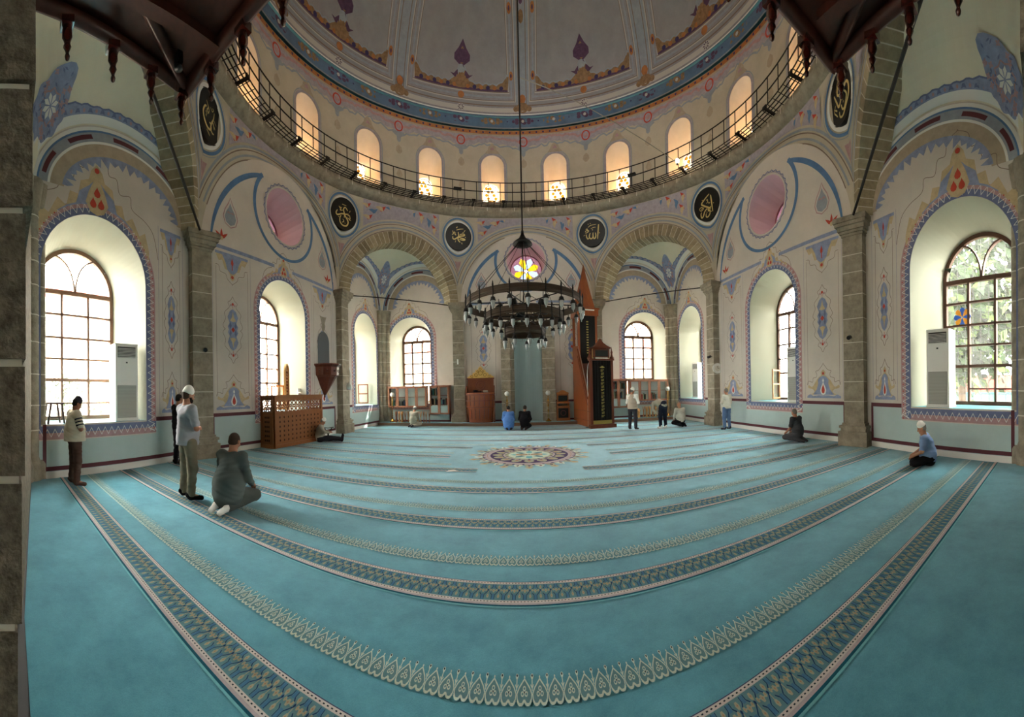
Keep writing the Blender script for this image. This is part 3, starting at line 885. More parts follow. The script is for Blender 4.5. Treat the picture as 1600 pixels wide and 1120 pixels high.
for i in range(8):
    rib = 2 * PI * i / 8; q = dloc(rib)
    PH = [8.8 + (78 - 8.8) * t / 40 for t in range(41)]
    for s in (-1, 1):
        for x0, x1, m_, lay in ((.0, .30, 8, 1), (.16, .19, 7, 2), (.30, .335, 2, 2), (.335, .36, 7, 2), (.40, .56, 3, 2), (.44, .52, 8, 3), (.60, .635, 2, 2), (.635, .66, 7, 2)):
            def xx(v, p): return s * v * min(1.0, math.cos(RAD(p)) * 1.25)
            p0 = 8.8 if x1 < .31 else (9.6 if x1 < .4 else (10.8 if x1 < .6 else 13))
            PP = [p for p in PH if p >= p0]; PP = [p0] + PP
            A = [(xx(x0, p), p) for p in PP]; B = [(xx(x1, p), p) for p in PP]
            if s > 0: d0 = q.band(A, B, m_, lay)
            else: q.band(B, A, m_, lay)
        for p in (18, 36, 52):
            q.disc((s * .48 * min(1, math.cos(RAD(p)) * 1.25), p), .09, 6, 5, 8, 1.5); q.disc((s * .48 * min(1, math.cos(RAD(p)) * 1.25), p), .04, 4, 6, 6, .7)
        q.disc((s * .3, 7.2), .12, 5, 5, 8, 1.0)
    q.disc((0, 7.6), .26, 5, 4, 12, 1.9); q.disc((0, 10.6), .15, 6, 4, 8, 1.6); q.disc((0, 7.2), .12, 2, 5, 8, .9)
    for p in (34, 52): q.disc((0, p), .11, 5, 4, 8, 1.8); q.disc((0, p + 4), .08, 4, 4, 8, 1.2)
    # panel
    ca = rib + PI / 8; q = dloc(ca)
    halfw = lambda p: (PI / 8) * DOME_R * math.cos(RAD(p)) - .62 * min(1, math.cos(RAD(p)) * 1.25)
    for p0, p1, ex, m_ in ((9.6, 9.95, .30, 2), (9.95, 10.2, .28, 7), (10.5, 12.0, .2, 3), (10.9, 11.6, .18, 8), (12.4, 12.75, .06, 2), (12.75, 13.0, .04, 7)):
        m1 = halfw(p0) + ex; m2 = halfw(p1) + ex
        q.band([(m1 * (t / 12 - 1), p0) for t in range(25)], [(m2 * (t / 12 - 1), p1) for t in range(25)], m_, 2 if m_ != 8 else 3)
    q.disc((0, 11.2), .15, 6, 4, 8, 1.2); q.disc((0, 7.0), .19, 2, 4, 12, 1.25)
    for t in range(8): q.poly([(x, 7.0 + z * 8) for x, z in rotp([(0, .04), (.025, .1), (0, .16), (-.025, .1)], t * PI / 4)], 4, 5)
    hw_ = halfw(13) - .02; A, B, C = [], [], []
    for t in range(49):
        x = hw_ * (t / 24 - 1); r = abs(x) / hw_
        h_ = 1.6 + .7 * abs(math.sin(t * .9)) + 6.0 * math.exp(-(x / .26) ** 2) + 3.0 * math.exp(-((r - 1) / .12) ** 2)
        A.append((x, 13.0)); B.append((x, 13.0 + h_)); C.append((x, 13.0 + .5 + .3 * abs(math.sin(t * .7))))
    q.band([(x, z) for x, z in A], [(x, z + .5) for x, z in B], 8, 3)
    q.band(A, B, 5, 4); q.band(A, C, 4, 5)
    for t in range(-6, 7):
        if t: q.disc((t * hw_ / 7, 14.1), .09, 6 if t % 2 else 9, 6, 8, .7)
    q.disc((0, 16.2), .17, 9, 6, 10, 1.6); q.disc((0, 16.2), .10, 6, 7, 8, 1.0)
    q.disc((0, 19.4), .12, 4, 6, 8, .9)
    q.poly(mir([(.0, 19.6), (.12, 20.3), (.34, 21.6), (.34, 23.2), (.16, 25.0), (0, 27.4)]), 4, 5)
    q.poly(mir([(.0, 20.4), (.24, 21.8), (.24, 23.0), (.1, 24.4), (0, 25.4)]), 5, 6); q.disc((0, 22.4), .12, 4, 7, 8, 1.0)
    q.poly(mir([(.30, 16.4), (.5, 17.6), (.34, 17.4), (.2, 18.6), (0, 19.2)]), 4, 5)
struct(dm.build('ceiling_dome', DM))
# ---------------------------------------------------------------- outer roof and the entrance bay behind the camera
m = MB()
def sq(a):
    x, y = math.sin(a), math.cos(a); k = 9.4 / max(abs(x), abs(y)); return Vector((x * k, CY - .2 + y * k, 9.05))
for i in range(64):
    a, b = 2 * PI * i / 64, 2 * PI * (i + 1) / 64
    m.quad(drumP(a, 9.05, 8.0), drumP(b, 9.05, 8.0), sq(b), sq(a), 0)
m.quad((-9.4, -4, 9.05), (9.4, -4, 9.05), (9.4, -1.3, 9.05), (-9.4, -1.3, 9.05))
struct(m.build('roof', [WHITE]))
m = MB()
for s in (-1, 1):
    m.quad((s * 1.6, .0, 0), (s * 1.6, -3.2, 0), (s * 1.6, -3.2, 9.1), (s * 1.6, .0, 9.1))
    m.quad((s * 7.4, -.6, 0), (s * 2.3, .12, 0), (s * 2.3, .12, 9.1), (s * 7.4, -.6, 9.1))
    m.quad((s * 1.9, .02, 0), (s * 2.4, .12, 0), (s * 2.4, .12, 9.1), (s * 1.9, .02, 9.1), 1)
m.quad((-2.2, -3.2, 0), (2.2, -3.2, 0), (2.2, -3.2, 9.1), (-2.2, -3.2, 9.1))
struct(m.build('wall_back', [PLASTER, STONE_D]))
m = MB(); m.quad((-9.5, -4, 0), (9.5, -4, 0), (9.5, 18, 0), (-9.5, 18, 0)); struct(m.build('floor', [DARKG]))

# ---------------------------------------------------------------- stone piers
def joints(mb, z0, z1, faces, rnd, m=1, lo=.38, hi=.62):
    z = z0 + rnd.uniform(lo, hi)
    while z < z1 - .12:
        for a, b in faces:
            a = Vector(a); b = Vector(b); n = (b - a).cross(Vector((0, 0, 1))).normalized() * .006
            for q in (1, -1):
                mb.quad(a + n * q + Vector((0, 0, z)), b + n * q + Vector((0, 0, z)), b + n * q + Vector((0, 0, z + .018)), a + n * q + Vector((0, 0, z + .018)), m)
        z += rnd.uniform(lo, hi)
    return
def box_faces(w, d0, d1):
    return [((-w, d0, 0), (-w, d1, 0)), ((-w, d1, 0), (w, d1, 0)), ((w, d1, 0), (w, d0, 0))]
def pier(name, p, ang, w=.30, d=.34, seed=1, base=True, z_top=ZS):
    """ang: direction the pier faces (into the room), in the xy plane"""
    rnd = random.Random(seed)
    root = MB()
    R = Matrix.Rotation(ang - PI / 2, 4, 'Z')
    T = Matrix.Translation((p[0], p[1], 0)) @ R
    mb = MB()
    def bx(hw, y0, y1, z0, z1, m=0):
        mb.box((0, (y0 + y1) / 2, (z0 + z1) / 2), (2 * hw, y1 - y0, z1 - z0), m)
    bx(w, -.5, d, 0, z_top - .42)
    if base:
        bx(w + .12, -.5, d + .12, 0, .36); bx(w + .07, -.5, d + .07, .36, .44); bx(w + .10, -.5, d + .10, .44, .5); bx(w + .04, -.5, d + .04, .5, .56)
    for i, (e, z0, z1) in enumerate(((.02, -.42, -.36), (.05, -.36, -.3), (.09, -.3, -.2), (.14, -.2, -.12), (.17, -.12, .0))):
        bx(w + e, -.5, d + e, z_top + z0, z_top + z1)
    joints(mb, .56, z_top - .5, box_faces(w, -.5, d), rnd)
    mb.v = [tuple(T @ Vector(v)) for v in mb.v]
    return struct(mb.build('column_' + name, [STONE, MORTAR]))
def ang_to_c(p): return math.atan2(CY - p[1], -p[0])
for s, nm in ((-1, 'left'), (1, 'right')):
    pier('front_' + nm, (s * 3.15, 15.0), -PI / 2 - s * .18, seed=3 + s, w=.25, d=.3)
    pier('side_front_' + nm, (s * 7.0, 11.1), PI if s > 0 else 0, seed=6 + s, w=.25, d=.26)
    pier('side_back_' + nm, (s * 7.0, 4.6), (PI if s > 0 else 0) + s * .12, seed=9 + s, w=.27, d=.3)
    # round columns in the corners
    for key, r in (('CF', .3), ('CB', .26)):
        x, y = P[key]; mb = MB()
        cx, cy = (s * (x - .16), y - .16) if key == 'CF' else (s * (x + .06), y - .02)
        for dx, dy, rr in ((0, 0, .17), (-s * .2, .1 if key == 'CF' else -.1, .11), (s * .1, -.2 if key == 'CF' else .2, .11)):
            mb.lathe([(rr * 1.35, 0), (rr * 1.35, .28), (rr * 1.1, .38), (rr, .42), (rr, 4.98), (rr * 1.15, 5.0), (rr * 1.3, 5.2), (rr * 1.6, 5.5)], (cx + dx, cy + dy, 0), 14)
            z = .9
            while z < 4.9:
                mb.lathe([(rr + .006, 0), (rr + .008, .01), (rr + .006, .022)], (cx + dx, cy + dy, z), 14, 1); z += random.Random(int(z * 100)).uniform(.4, .65)
        struct(mb.build('column_corner_%s_%s' % ('front' if key == 'CF' else 'back', nm), [STONE, MORTAR]))

# dark jamb pier right beside the camera on the left, and its twin on the right
for s, nm in ((-1, 'left'), (1, 'right')):
    mb = MB(); x0 = 1.42; rnd = random.Random(5)
    z = 0.0; i = 0; hs = [.53, .62, .5, .66, .55, .6, .7, .5, .62]
    for h in hs:
        if z >= 5.3: break
        h = min(h, 5.36 - z)
        yy = .05 + .026 * (z + h / 2) + rnd.uniform(-.008, .008); e = rnd.uniform(-.008, .008)
        mb.box((s * (x0 + .5 + e), yy - .85, z + h / 2), (1.0, 1.7, h - .034), 0)
        mb.box((s * (x0 + .515), yy - .862, z + h), (1.0, 1.7, .036), 1)
        z += h
    struct(mb.build('pillar_entrance_' + nm, [STONE_D, MORTAR]))

# ---------------------------------------------------------------- stone arches across the corners
STONES = [mat('arch_stone', (158, 144, 116), .9, noise=(6, .3), bump=(30, .5)), mat('arch_stone_dark', (136, 122, 98), .9, noise=(6, .3), bump=(30, .5)), mat('arch_stone_pale', (172, 158, 130), .9, noise=(6, .25), bump=(30, .5)), MORTAR]
for k, W in OCT.items():
    if not (k.startswith('arch_front_') or k.startswith('arch_back_')): continue
    hw, rise = oct_arch(k); c = W.L / 2; N = 38; rnd = random.Random(11); mb = MB(); sc_ = .44
    dep = .62
    def Q(t, r, off):
        u = c + (hw + r) * math.cos(t); z = ZS + (rise + r) * math.sin(t)
        u2 = min(max(u, -.25), W.L + .25)
        base = W.P(u2, z, 0)
        return base + W.n * off
    for i in range(N):
        g = .004; t0, t1 = PI * i / N + g, PI * (i + 1) / N - g; tm = (t0 + t1) / 2
        mi = rnd.choice((0, 0, 1, 2)); f = .05 + rnd.uniform(-.006, .006)
        A = [Q(t, r, f) for t, r in ((t0, -.02), (t1, -.02), (t1, .42), (t0, .42))]
        Wp = [W.P(min(max(c + (hw - .02) * math.cos(t), 0), W.L), ZS + (rise - .02) * math.sin(t), 0) for t in (t0, t1)]
        B = []
        for t in (t0, t1):
            u = c + (hw - .02) * math.cos(t); z = ZS + (rise - .02) * math.sin(t)
            B.append(Vector((W.a + W.e * u - W.n * dep).to_tuple()[:2] + (z,)))
        mb.add(A, [(0, 1, 2, 3)], mi)
        mb.add([A[0], A[1], B[1], B[0]], [(0, 3, 2, 1)], mi)
        C = [W.P(*p) for p in ()]
        # outer edge returning to the wall
        O = [Q(t, .42, 0) for t in (t0, t1)]
        mb.add([A[3], A[2], O[1], O[0]], [(0, 1, 2, 3)], mi)
    # mortar just behind the stones
    for i in range(N):
        t0, t1 = PI * i / N, PI * (i + 1) / N
        A = [Q(t, r, .043) for t, r in ((t0, -.014), (t1, -.014), (t1, .42), (t0, .42))]; B = []
        for t in (t0, t1):
            u = c + (hw - .012) * math.cos(t); z = ZS + (rise - .012) * math.sin(t)
            B.append(Vector((W.a + W.e * u - W.n * dep).to_tuple()[:2] + (z,)))
        mb.add(A, [(0, 1, 2, 3)], 3); mb.add([A[0], A[1], B[1], B[0]], [(0, 3, 2, 1)], 3)
        # close the gap between the soffit and the vault behind
        Cc = []
        for t in (t0, t1):
            u = c + (hw + .75) * math.cos(t); z = ZS + (rise + .75) * math.sin(t)
            Cc.append(Vector((W.a + W.e * u - W.n * dep).to_tuple()[:2] + (z,)))
        mb.add([B[0], B[1], Cc[1], Cc[0]], [(0, 1, 2, 3)], 0)
    struct(mb.build('beam_' + k, STONES))

# tie rods between the capitals
for k, nm in (('arch_front_left', 'left corner bay by the prayer wall'), ('arch_front_right', 'right corner bay by the prayer wall'), ('arch_back_left', 'left corner bay beside the near pillar'), ('arch_back_right', 'right corner bay beside the gallery')):
    W = OCT[k]; mb = MB()
    za = 5.42
    if k.startswith('arch_back'):
        s = -1 if 'left' in k else 1
        mb.tube([(s * 6.48, 4.36, 5.44), (s * 2.35, .35, 5.75)], .03, 8)
    else:
        mb.tube([W.P(.2, za), W.P(W.L - .2, za)], .022, 8)
    o = mb.build('tie_rod', [IRON]); tag(o, 'black iron tie rod spanning the arch of the ' + nm, 'rod')

# ---------------------------------------------------------------- cornice ring and catwalk under the drum
mb = MB()
mb.lathe([(7.45, 9.28), (7.10, 9.30), (7.04, 9.42), (6.95, 9.46), (6.93, 9.62), (7.45, 9.64)], (0, CY, 0), 96, 0)
for i in range(72):
    a = 2 * PI * i / 72 + .02
    p = [drumP(a + da, z, 6.925) for da, z in ((0, 9.46), (.004, 9.46), (.004, 9.63), (0, 9.63))]
    mb.add(p, [(0, 1, 2, 3)], 1)
struct(mb.build('trim_cornice', [STONE, MORTAR]))
cw = thing('catwalk', 'black iron catwalk with grating floor and railing circling below the drum windows', 'catwalk', (0, CY, 9.72))
def arcpts(r, z, n=128): return [(r * math.sin(2 * PI * i / n), r * math.cos(2 * PI * i / n), z) for i in range(n + 1)]
g = MB()
for r in (6.60, 6.71, 6.82, 6.93, 7.04, 7.14): g.tube(arcpts(r, 0), .02, 4, caps=False)
NB = 320
for i in range(NB):
    a = 2 * PI * i / NB
    if i % 2 == 0: g.tube([(6.62 * math.sin(a), 6.62 * math.cos(a), 0), (7.14 * math.sin(a), 7.14 * math.cos(a), 0)], .014, 4, caps=False)
g.build('grating', [IRON], cw)
for i in range(32):
    a = 2 * PI * (i + .3) / 32; b = MB(); R = Matrix.Rotation(-a, 4, 'Z')
    b.box((0, 6.86, -.03), (.07, .6, .06)); b.box((0, 6.60, .0), (.16, .05, .07))
    b.v = [tuple(R @ Vector(v)) for v in b.v]; b.build('bracket', [IRON], cw)
r_ = MB()
for z in (.40, .80): r_.tube(arcpts(6.62, z), .02, 5, caps=False)
for i in range(80):
    a = 2 * PI * i / 80; r_.tube([(6.62 * math.sin(a), 6.62 * math.cos(a), 0), (6.62 * math.sin(a), 6.62 * math.cos(a), .8)], .017, 5, caps=False)
r_.build('railing', [IRON], cw)
# bulb on the catwalk on the right, by the wire anchor
wb = thing('work_light', 'small bare lamp glowing on the catwalk at the right of the drum', 'lamp', (5.55, 11.25, 9.80))
b = MB(); b.lathe([(.0, 0), (.05, .02), (.07, .08), (.05, .14), (0, .16)], (0, 0, 0.06), 10); b.build('bulb', [emit('bulb_glow', (1, .85, .6), 14)], wb)
b = MB(); b.lathe([(.04, 0), (.04, .07), (0, .07)], (0, 0, 0), 10); b.build('socket', [IRON], wb)
for x, y, nm in ((-2.85, 14.05, 'left'), (4.35, 13.05, 'right')):
    t = thing('floodlight', 'small black floodlight clamped to the catwalk railing on the ' + nm, 'floodlight', (x, y, 10.25), math.atan2(-x, y - CY))
    b = MB(); b.box((0, 0, 0), (.34, .12, .08)); b.build('housing', [IRON], t)
    b = MB(); b.tube([(0, .0, -.04), (0, 0, -.5)], .012, 5); b.build('arm', [IRON], t)

# ---------------------------------------------------------------- wooden gallery overhead
gal = thing('wooden_gallery', 'dark red wooden gallery balcony overhead with turned pendants along its edge', 'gallery', (0, 0, 5.55))
GL, GR, GYL, GYR = -3.72, 3.46, 2.32, 2.62
b = MB()
b.prism([(GL + 1.06, -3), (GR - .9, -3), (GR, GYR), (GL, GYL)], (0, 0, 0), (1, 0, 0), (0, 1, 0), .08); b.build('deck', [CEIL_W], gal)
b = MB()
for x in (-3.0, -1.9, -.6, .6, 1.9, 2.9):
    b.box((x, (-3 + 2.4) / 2, -.05), (.14, 5.3, .12))
b.build('joist', [CEIL_W], gal)
b = MB()
b.tube([(GL + 1.12, -3, -.05), (GL + .06, GYL - .06, -.05)], .09, 4); b.tube([(GR - .96, -3, -.05), (GR - .06, GYR - .06, -.05)], .09, 4)
b.tube([(GL + .03, GYL - .05, -.05), (GR - .03, GYR - .05, -.05)], .09, 4)
b.tube([(GL + .1, GYL - .1, -.04), (-1.6, -.6, -.04)], .07, 4); b.tube([(GR - .1, GYR - .1, -.04), (1.6, -.4, -.04)], .07, 4)
b.build('edge_beam', [CEIL_W], gal)
b = MB()
b.box(((GL + GR) / 2, (GYL + GYR) / 2 - .03, .5), (GR - GL, .05, .9), rz=math.atan2(GYR - GYL, GR - GL)); b.tube([(GL + 1.1, -3, .5), (GL + .03, GYL, .5)], .04, 4); b.tube([(GR - .94, -3, .5), (GR - .03, GYR, .5)], .04, 4)
b.build('parapet', [CEIL_W], gal)
pend = [(0.0, .10), (.045, .06), (.05, 0), (.042, -.05), (.05, -.07), (.05, -.16), (.035, -.19), (.03, -.24), (.04, -.26), (.022, -.30), (.016, -.33), (.026, -.36), (.020, -.39), (0, -.41)]
spots = [(GL + .03 + (GYL - y) * .2, y) for y in (2.2, 1.72, 1.2, .66, .1)] + [(GR - .03 - (GYR - y) * .16, y) for y in (2.45, 1.95, 1.45, .9, .3)]
for i in range(1, 13):
    f = i / 13.0; spots.append((GL + (GR - GL) * f, GYL + (GYR - GYL) * f - .02))
first = None
for x, y in spots:
    if first is None:
        b = MB(); b.lathe([(r, z) for r, z in pend], (0, 0, 0), 10); b.box((0, 0, .0), (.12, .12, .1)); first = b.build('pendant', [mat('polished_dark_wood', (70, 30, 22), .18, coat=.9)], gal, (x, y, -.12)); first.scale = (1.1, 1.1, 1.0)
    else:
        c_ = first.copy(); COL.objects.link(c_); c_.parent = gal; c_.location = (x, y, -.12)
b = MB(); b.box((0, 0, 0), (.10, .06, .14)); b.lathe([(.0, 0), (.05, .0), (.04, .03), (0, .04)], (0, 0, -.11), 10, 0)
o = b.build('gallery_spotlight', [BLACKP, WHITE]); o.location = (-3.3, 1.95, 5.44); tag(o, 'small dark spotlight under the left corner of the wooden gallery', 'spotlight')  # dark spotlight fitting under the gallery's left corner
# ---------------------------------------------------------------- the carpet, laid wall to wall, with woven prayer rows
def carpet_mat():
    m = bpy.data.materials.new('carpet_pile'); m.use_nodes = True
    nt = m.node_tree; b = nt.nodes['Principled BSDF']; N = nt.nodes.new; L = nt.links.new
    tc = N('ShaderNodeTexCoord')
    n1 = N('ShaderNodeTexNoise'); n1.inputs['Scale'].default_value = 2.2; n1.inputs['Detail'].default_value = 6; n1.inputs['Roughness'].default_value = .7
    n2 = N('ShaderNodeTexNoise'); n2.inputs['Scale'].default_value = 180; n2.inputs['Detail'].default_value = 2
    L(tc.outputs['Object'], n1.inputs['Vector']); L(tc.outputs['Object'], n2.inputs['Vector'])
    ad = N('ShaderNodeMath'); ad.operation = 'MULTIPLY_ADD'; ad.inputs[1].default_value = .35
    L(n2.outputs[0], ad.inputs[0]); L(n1.outputs[0], ad.inputs[2])
    mr = N('ShaderNodeMapRange'); mr.inputs[1].default_value = .45; mr.inputs[2].default_value = .9; L(ad.outputs[0], mr.inputs[0])
    mx = N('ShaderNodeMix'); mx.data_type = 'RGBA'
    mx.inputs[6].default_value = (*lin((64, 134, 154)), 1); mx.inputs[7].default_value = (*lin((94, 170, 188)), 1)
    L(mr.outputs[0], mx.inputs[0]); L(mx.outputs[2], b.inputs['Base Color'])
    b.inputs['Roughness'].default_value = 1.0; b.inputs['Specular IOR Level'].default_value = 0.05
    b.inputs['Sheen Weight'].default_value = .35; b.inputs['Sheen Roughness'].default_value = .5
    bp = N('ShaderNodeBump'); bp.inputs['Strength'].default_value = .35; bp.inputs['Distance'].default_value = .01
    L(ad.outputs[0], bp.inputs['Height']); L(bp.outputs[0], b.inputs['Normal'])
    return m
CARPET = carpet_mat()
def cm(n, c): return mat(n, c, 1.0, spec=.05, noise=(40, .12))
CMATS = [CARPET, cm('carpet_navy', (40, 72, 116)), cm('carpet_beige', (176, 176, 152)), cm('carpet_white', (214, 206, 200)), cm('carpet_band', (108, 150, 158)),
         cm('carpet_rust', (190, 140, 110)), cm('carpet_lace', (206, 222, 208)), cm('carpet_dark', (40, 58, 66)), cm('carpet_purple', (84, 70, 104)), cm('carpet_pink', (190, 178, 182)), cm('carpet_deep_teal', (36, 92, 112)), cm('carpet_light', (120, 190, 198)), cm('carpet_mid', (84, 134, 172))]
V = []; Fq = []; Mq = []
def seg2(a, b, w):
    dx, dy = b[0] - a[0], b[1] - a[1]; l = math.hypot(dx, dy); nx, ny = -dy / l * w / 2, dx / l * w / 2
    return [(a[0] + nx, a[1] + ny), (a[0] - nx, a[1] - ny), (b[0] - nx, b[1] - ny), (b[0] + nx, b[1] + ny)]
def disc4(c, r, n=6): return [(c[0] + r * math.cos(2 * PI * k / n), c[1] + r * math.sin(2 * PI * k / n)) for k in range(n)]
# one repeat of the broad border, x in 0..1, y in 0..1
rep = []
w = .050
def ad(poly, m, lay): rep.append((poly, m, lay))
for x in (0.36, 0.64):       # paired navy bars at the top and bottom, flaring
    s = -1 if x < .5 else 1
    ad(seg2((x, .98), (x, .80), w), 1, 2); ad(seg2((x, .80), (x + s * .16, .68), w), 1, 2)
    ad(seg2((x, .02), (x, .30), w), 1, 2); ad(seg2((x, .30), (x + s * .16, .42), w), 1, 2)
ad(seg2((.5, .98), (.5, .74), .2), 12, 1); ad(seg2((.5, .02), (.5, .36), .2), 12, 1)
ad(seg2((.80, .42), (1.0, .58), w), 1, 2)
ad(disc4((.98, .60), .07), 1, 3)
for c, r in (((.0, .80), .13), ((.5, .56), .13), ((.0, .22), .13), ((.22, .60), .09), ((.78, .60), .09)):
    ad(disc4(c, r), 2, 3); ad(disc4(c, r * .35, 4), 5, 4)
ad(seg2((.2, .6), (.8, .56), .05), 2, 3); ad(seg2((.0, .3), (.02, .72), .05), 2, 2)
lace = []
def al(poly, m, lay): lace.append((poly, m, lay))
hp = [(.5, .16), (.36, .04), (.18, .04), (.06, .16), (.03, .34), (.16, .52), (.5, .80)]
hp2 = [(1 - x, y) for x, y in hp]
al(hp[::-1] + [(1 - x, y) for x, y in hp[1:-1]][::1], 4, 1)
for q in (hp, hp2):
    for i, (a, b) in enumerate(zip(q, q[1:])): al(seg2(a, b, 0.09 if i < 3 else .06), 6, 3)
for c in ((.38, .34), (.62, .34), (.5, .50)):
    for i in range(6):
        t = PI / 3 * i; al(seg2((c[0] + .09 * math.cos(t), c[1] + .07 * math.sin(t)), (c[0] + .09 * math.cos(t + PI / 3), c[1] + .07 * math.sin(t + PI / 3)), .045), 6, 3)
al(disc4((.5, .38), .035), 7, 4)
al(seg2((.0, .42), (.0, .84), .06), 6, 3); al(disc4((.0, .88), .10), 6, 3); al(disc4((.0, .90), .05), 7, 4); al(disc4((.5, .86), .05), 6, 3)
al(seg2((.0, .5), (.1, .62), .04), 6, 3); al(seg2((.0, .5), (-.1, .62), .04), 6, 3)
MED_C, MED_R = (-.02, 7.75), 1.38
XW = 6.97
EPS = [0]
def zl(lay):
    EPS[0] = (EPS[0] + 1) % 13
    return CZ + .0009 * lay + 5e-5 * EPS[0]
def emit_rep(parts, x0, y0, px, hy, count):
    for i in range(count):
        x = x0 + i * px
        for poly, m, lay in parts:
            b = len(V); z = zl(lay)
            for p in poly: V.append((x + p[0] * px, y0 + p[1] * hy, z))
            Fq.append(list(range(b, b + len(poly)))); Mq.append(m)
CZ = .012
def rect(x0, x1, y0, y1, m, lay):
    b = len(V); z = zl(lay); V.extend([(x0, y0, z), (x1, y0, z), (x1, y1, z), (x0, y1, z)])
    Fq.append([b, b + 1, b + 2, b + 3]); Mq.append(m)
def xr(y):
    # half-width of the room at y, inside the skirting
    if y < .5: return 1.36
    return XW - .02 if y > 4.6 else XW - .02 - (4.6 - y) * .9 / 4.1
PER = 1.262; PX = .0775
for k in range(-1, 10):
    yc = 2.465 + PER * k
    if yc > 13.9: break
    y0, y1 = yc - .125, yc + .125
    spans = [(-xr(y0), xr(y0))]
    dy = abs(yc - MED_C[1])
    if dy < 1.75:
        h = math.sqrt(1.75 ** 2 - dy ** 2) + .1; spans = [(-xr(y0), -h), (h, xr(y0))]
    for a, b in spans:
        rect(a, b, y0, y1, 4, 0)
        n = int((b - a) / PX); emit_rep(rep, a, y0 + .03, PX, .19, n)
        for yy in (y0 + .012, y1 - .012):
            rect(a, b, yy - .014, yy + .014, 3, 1)
            for i in range(int((b - a) / .024)):
                if yc < 7.5: rect(a + i * .024 + .005, a + i * .024 + .015, yy - .004, yy + .004, 7, 2)
        rect(a, b, y0 - .022, y0 - .002, 9, 1); rect(a, b, y0 - .04, y0 - .022, 10, 1); rect(a, b, y0 - .055, y0 - .04, 11, 1)  # pink, deep teal and pale stripes woven along the row's edge
        rect(a, b, y1 + .003, y1 + .008, 8, 1)
for k in range(-2, 10):
    y0 = 2.465 + PER * k + .40
    if y0 > 13.9: break
    spans = [(-xr(y0), xr(y0))]; dy = abs(y0 + .1 - MED_C[1])
    if dy < 1.75:
        h = math.sqrt(1.75 ** 2 - dy ** 2) + .1; spans = [(-xr(y0), -h), (h, xr(y0))]
    for a, b in spans: emit_rep(lace, a, y0 - .03, PX, .185, int((b - a) / PX))
# central medallion
def polar(pts, m, lay):
    b = len(V); z = zl(lay)
    for r, t in pts: V.append((MED_C[0] + r * math.cos(t), MED_C[1] + r * math.sin(t), z))
    Fq.append(list(range(b, b + len(pts)))); Mq.append(m)
def annulus(r0, r1, m, lay, n=64):
    for i in range(n):
        a, b = 2 * PI * i / n, 2 * PI * (i + 1) / n
        polar([(r0, a), (r1, a), (r1, b), (r0, b)], m, lay)
for i in range(32):
    t = 2 * PI * i / 32; big = i % 2 == 0
    R1 = 1.42 if big else 1.28; dt = .085
    polar([(1.02, t - dt), (1.14, t - dt), (1.2, t - dt * .5), (R1 - .08, t - dt * .75), (R1, t), (R1 - .08, t + dt * .75), (1.2, t + dt * .5), (1.14, t + dt), (1.02, t + dt)], 2 if big else 6, 1)
    polar([(1.16, t - .03), (1.22, t), (1.16, t + .03), (1.1, t)], 8 if big else 5, 3)
    polar([(R1 - .12, t - .02), (R1 - .05, t), (R1 - .12, t + .02), (R1 - .16, t)], 5 if big else 8, 3)
    polar([(1.05, t + .05), (1.1, t + .08), (1.05, t + .11), (1.0, t + .08)], 8, 3)
annulus(.98, 1.06, 9, 2); annulus(1.06, 1.075, 8, 3); annulus(.90, .98, 9, 2); annulus(.965, .975, 5, 3); annulus(.885, .90, 8, 3)
annulus(.60, .885, 8, 2); annulus(.56, .60, 9, 3); annulus(.48, .56, 2, 3); annulus(.0, .48, 6, 2)
for i in range(16):
    t = 2 * PI * i / 16
    polar([(.60, t - .12), (.72, t - .16), (.82, t - .08), (.86, t), (.82, t + .08), (.72, t + .16), (.60, t + .12), (.66, t)], 2, 3)
    polar([(.68, t - .05), (.76, t), (.68, t + .05), (.63, t)], 5, 4)
    polar([(.5, t), (.54, t + .06), (.58, t), (.54, t - .06)], 8, 4)
for i in range(8):
    t = 2 * PI * i / 8; polar([(.2, t - .3), (.36, t - .2), (.44, t), (.36, t + .2), (.2, t + .3)], 4 if i % 2 else 11, 3)
for x in (-.17, .17):
    for r, m_, l_ in ((.15, 5, 4), (.10, 2, 5), (.04, 5, 6)):
        b = len(V)
        for k in range(10): V.append((MED_C[0] + x + r * math.cos(2 * PI * k / 10), MED_C[1] + r * .7 * math.sin(2 * PI * k / 10), CZ + .0012 * l_))
        Fq.append(list(range(b, b + 10))); Mq.append(m_)
for y in (-.04, .04): b = len(V); V.extend([(MED_C[0] - .02, 7.75 + y - .02, CZ + .008), (MED_C[0] + .02, 7.75 + y - .02, CZ + .008), (MED_C[0] + .02, 7.75 + y + .02, CZ + .008), (MED_C[0] - .02, 7.75 + y + .02, CZ + .008)]); Fq.append([b, b + 1, b + 2, b + 3]); Mq.append(7)
# ground pile, slightly uneven
cb = MB(); cb.v = V; cb.f = Fq; cb.m = Mq; cb.sm = [False] * len(Fq)
GZ = CZ - .003
cb.add([(-XW, 14.25, GZ), (-XW, 4.6, GZ), (-6.06, .5, GZ), (-2.3, .14, GZ), (-1.38, .12, GZ), (-1.38, -1.5, GZ), (1.38, -1.5, GZ), (1.38, .12, GZ), (2.3, .14, GZ), (6.06, .5, GZ), (XW, 4.6, GZ), (XW, 14.25, GZ)], [tuple(range(11, -1, -1))][:0] or [tuple(range(12))], 0)
o = cb.build('carpet', CMATS); tag(o, 'turquoise wall-to-wall prayer carpet woven with lace and chain border rows and a round centre medallion', 'carpet')
b = MB(); b.poly = None
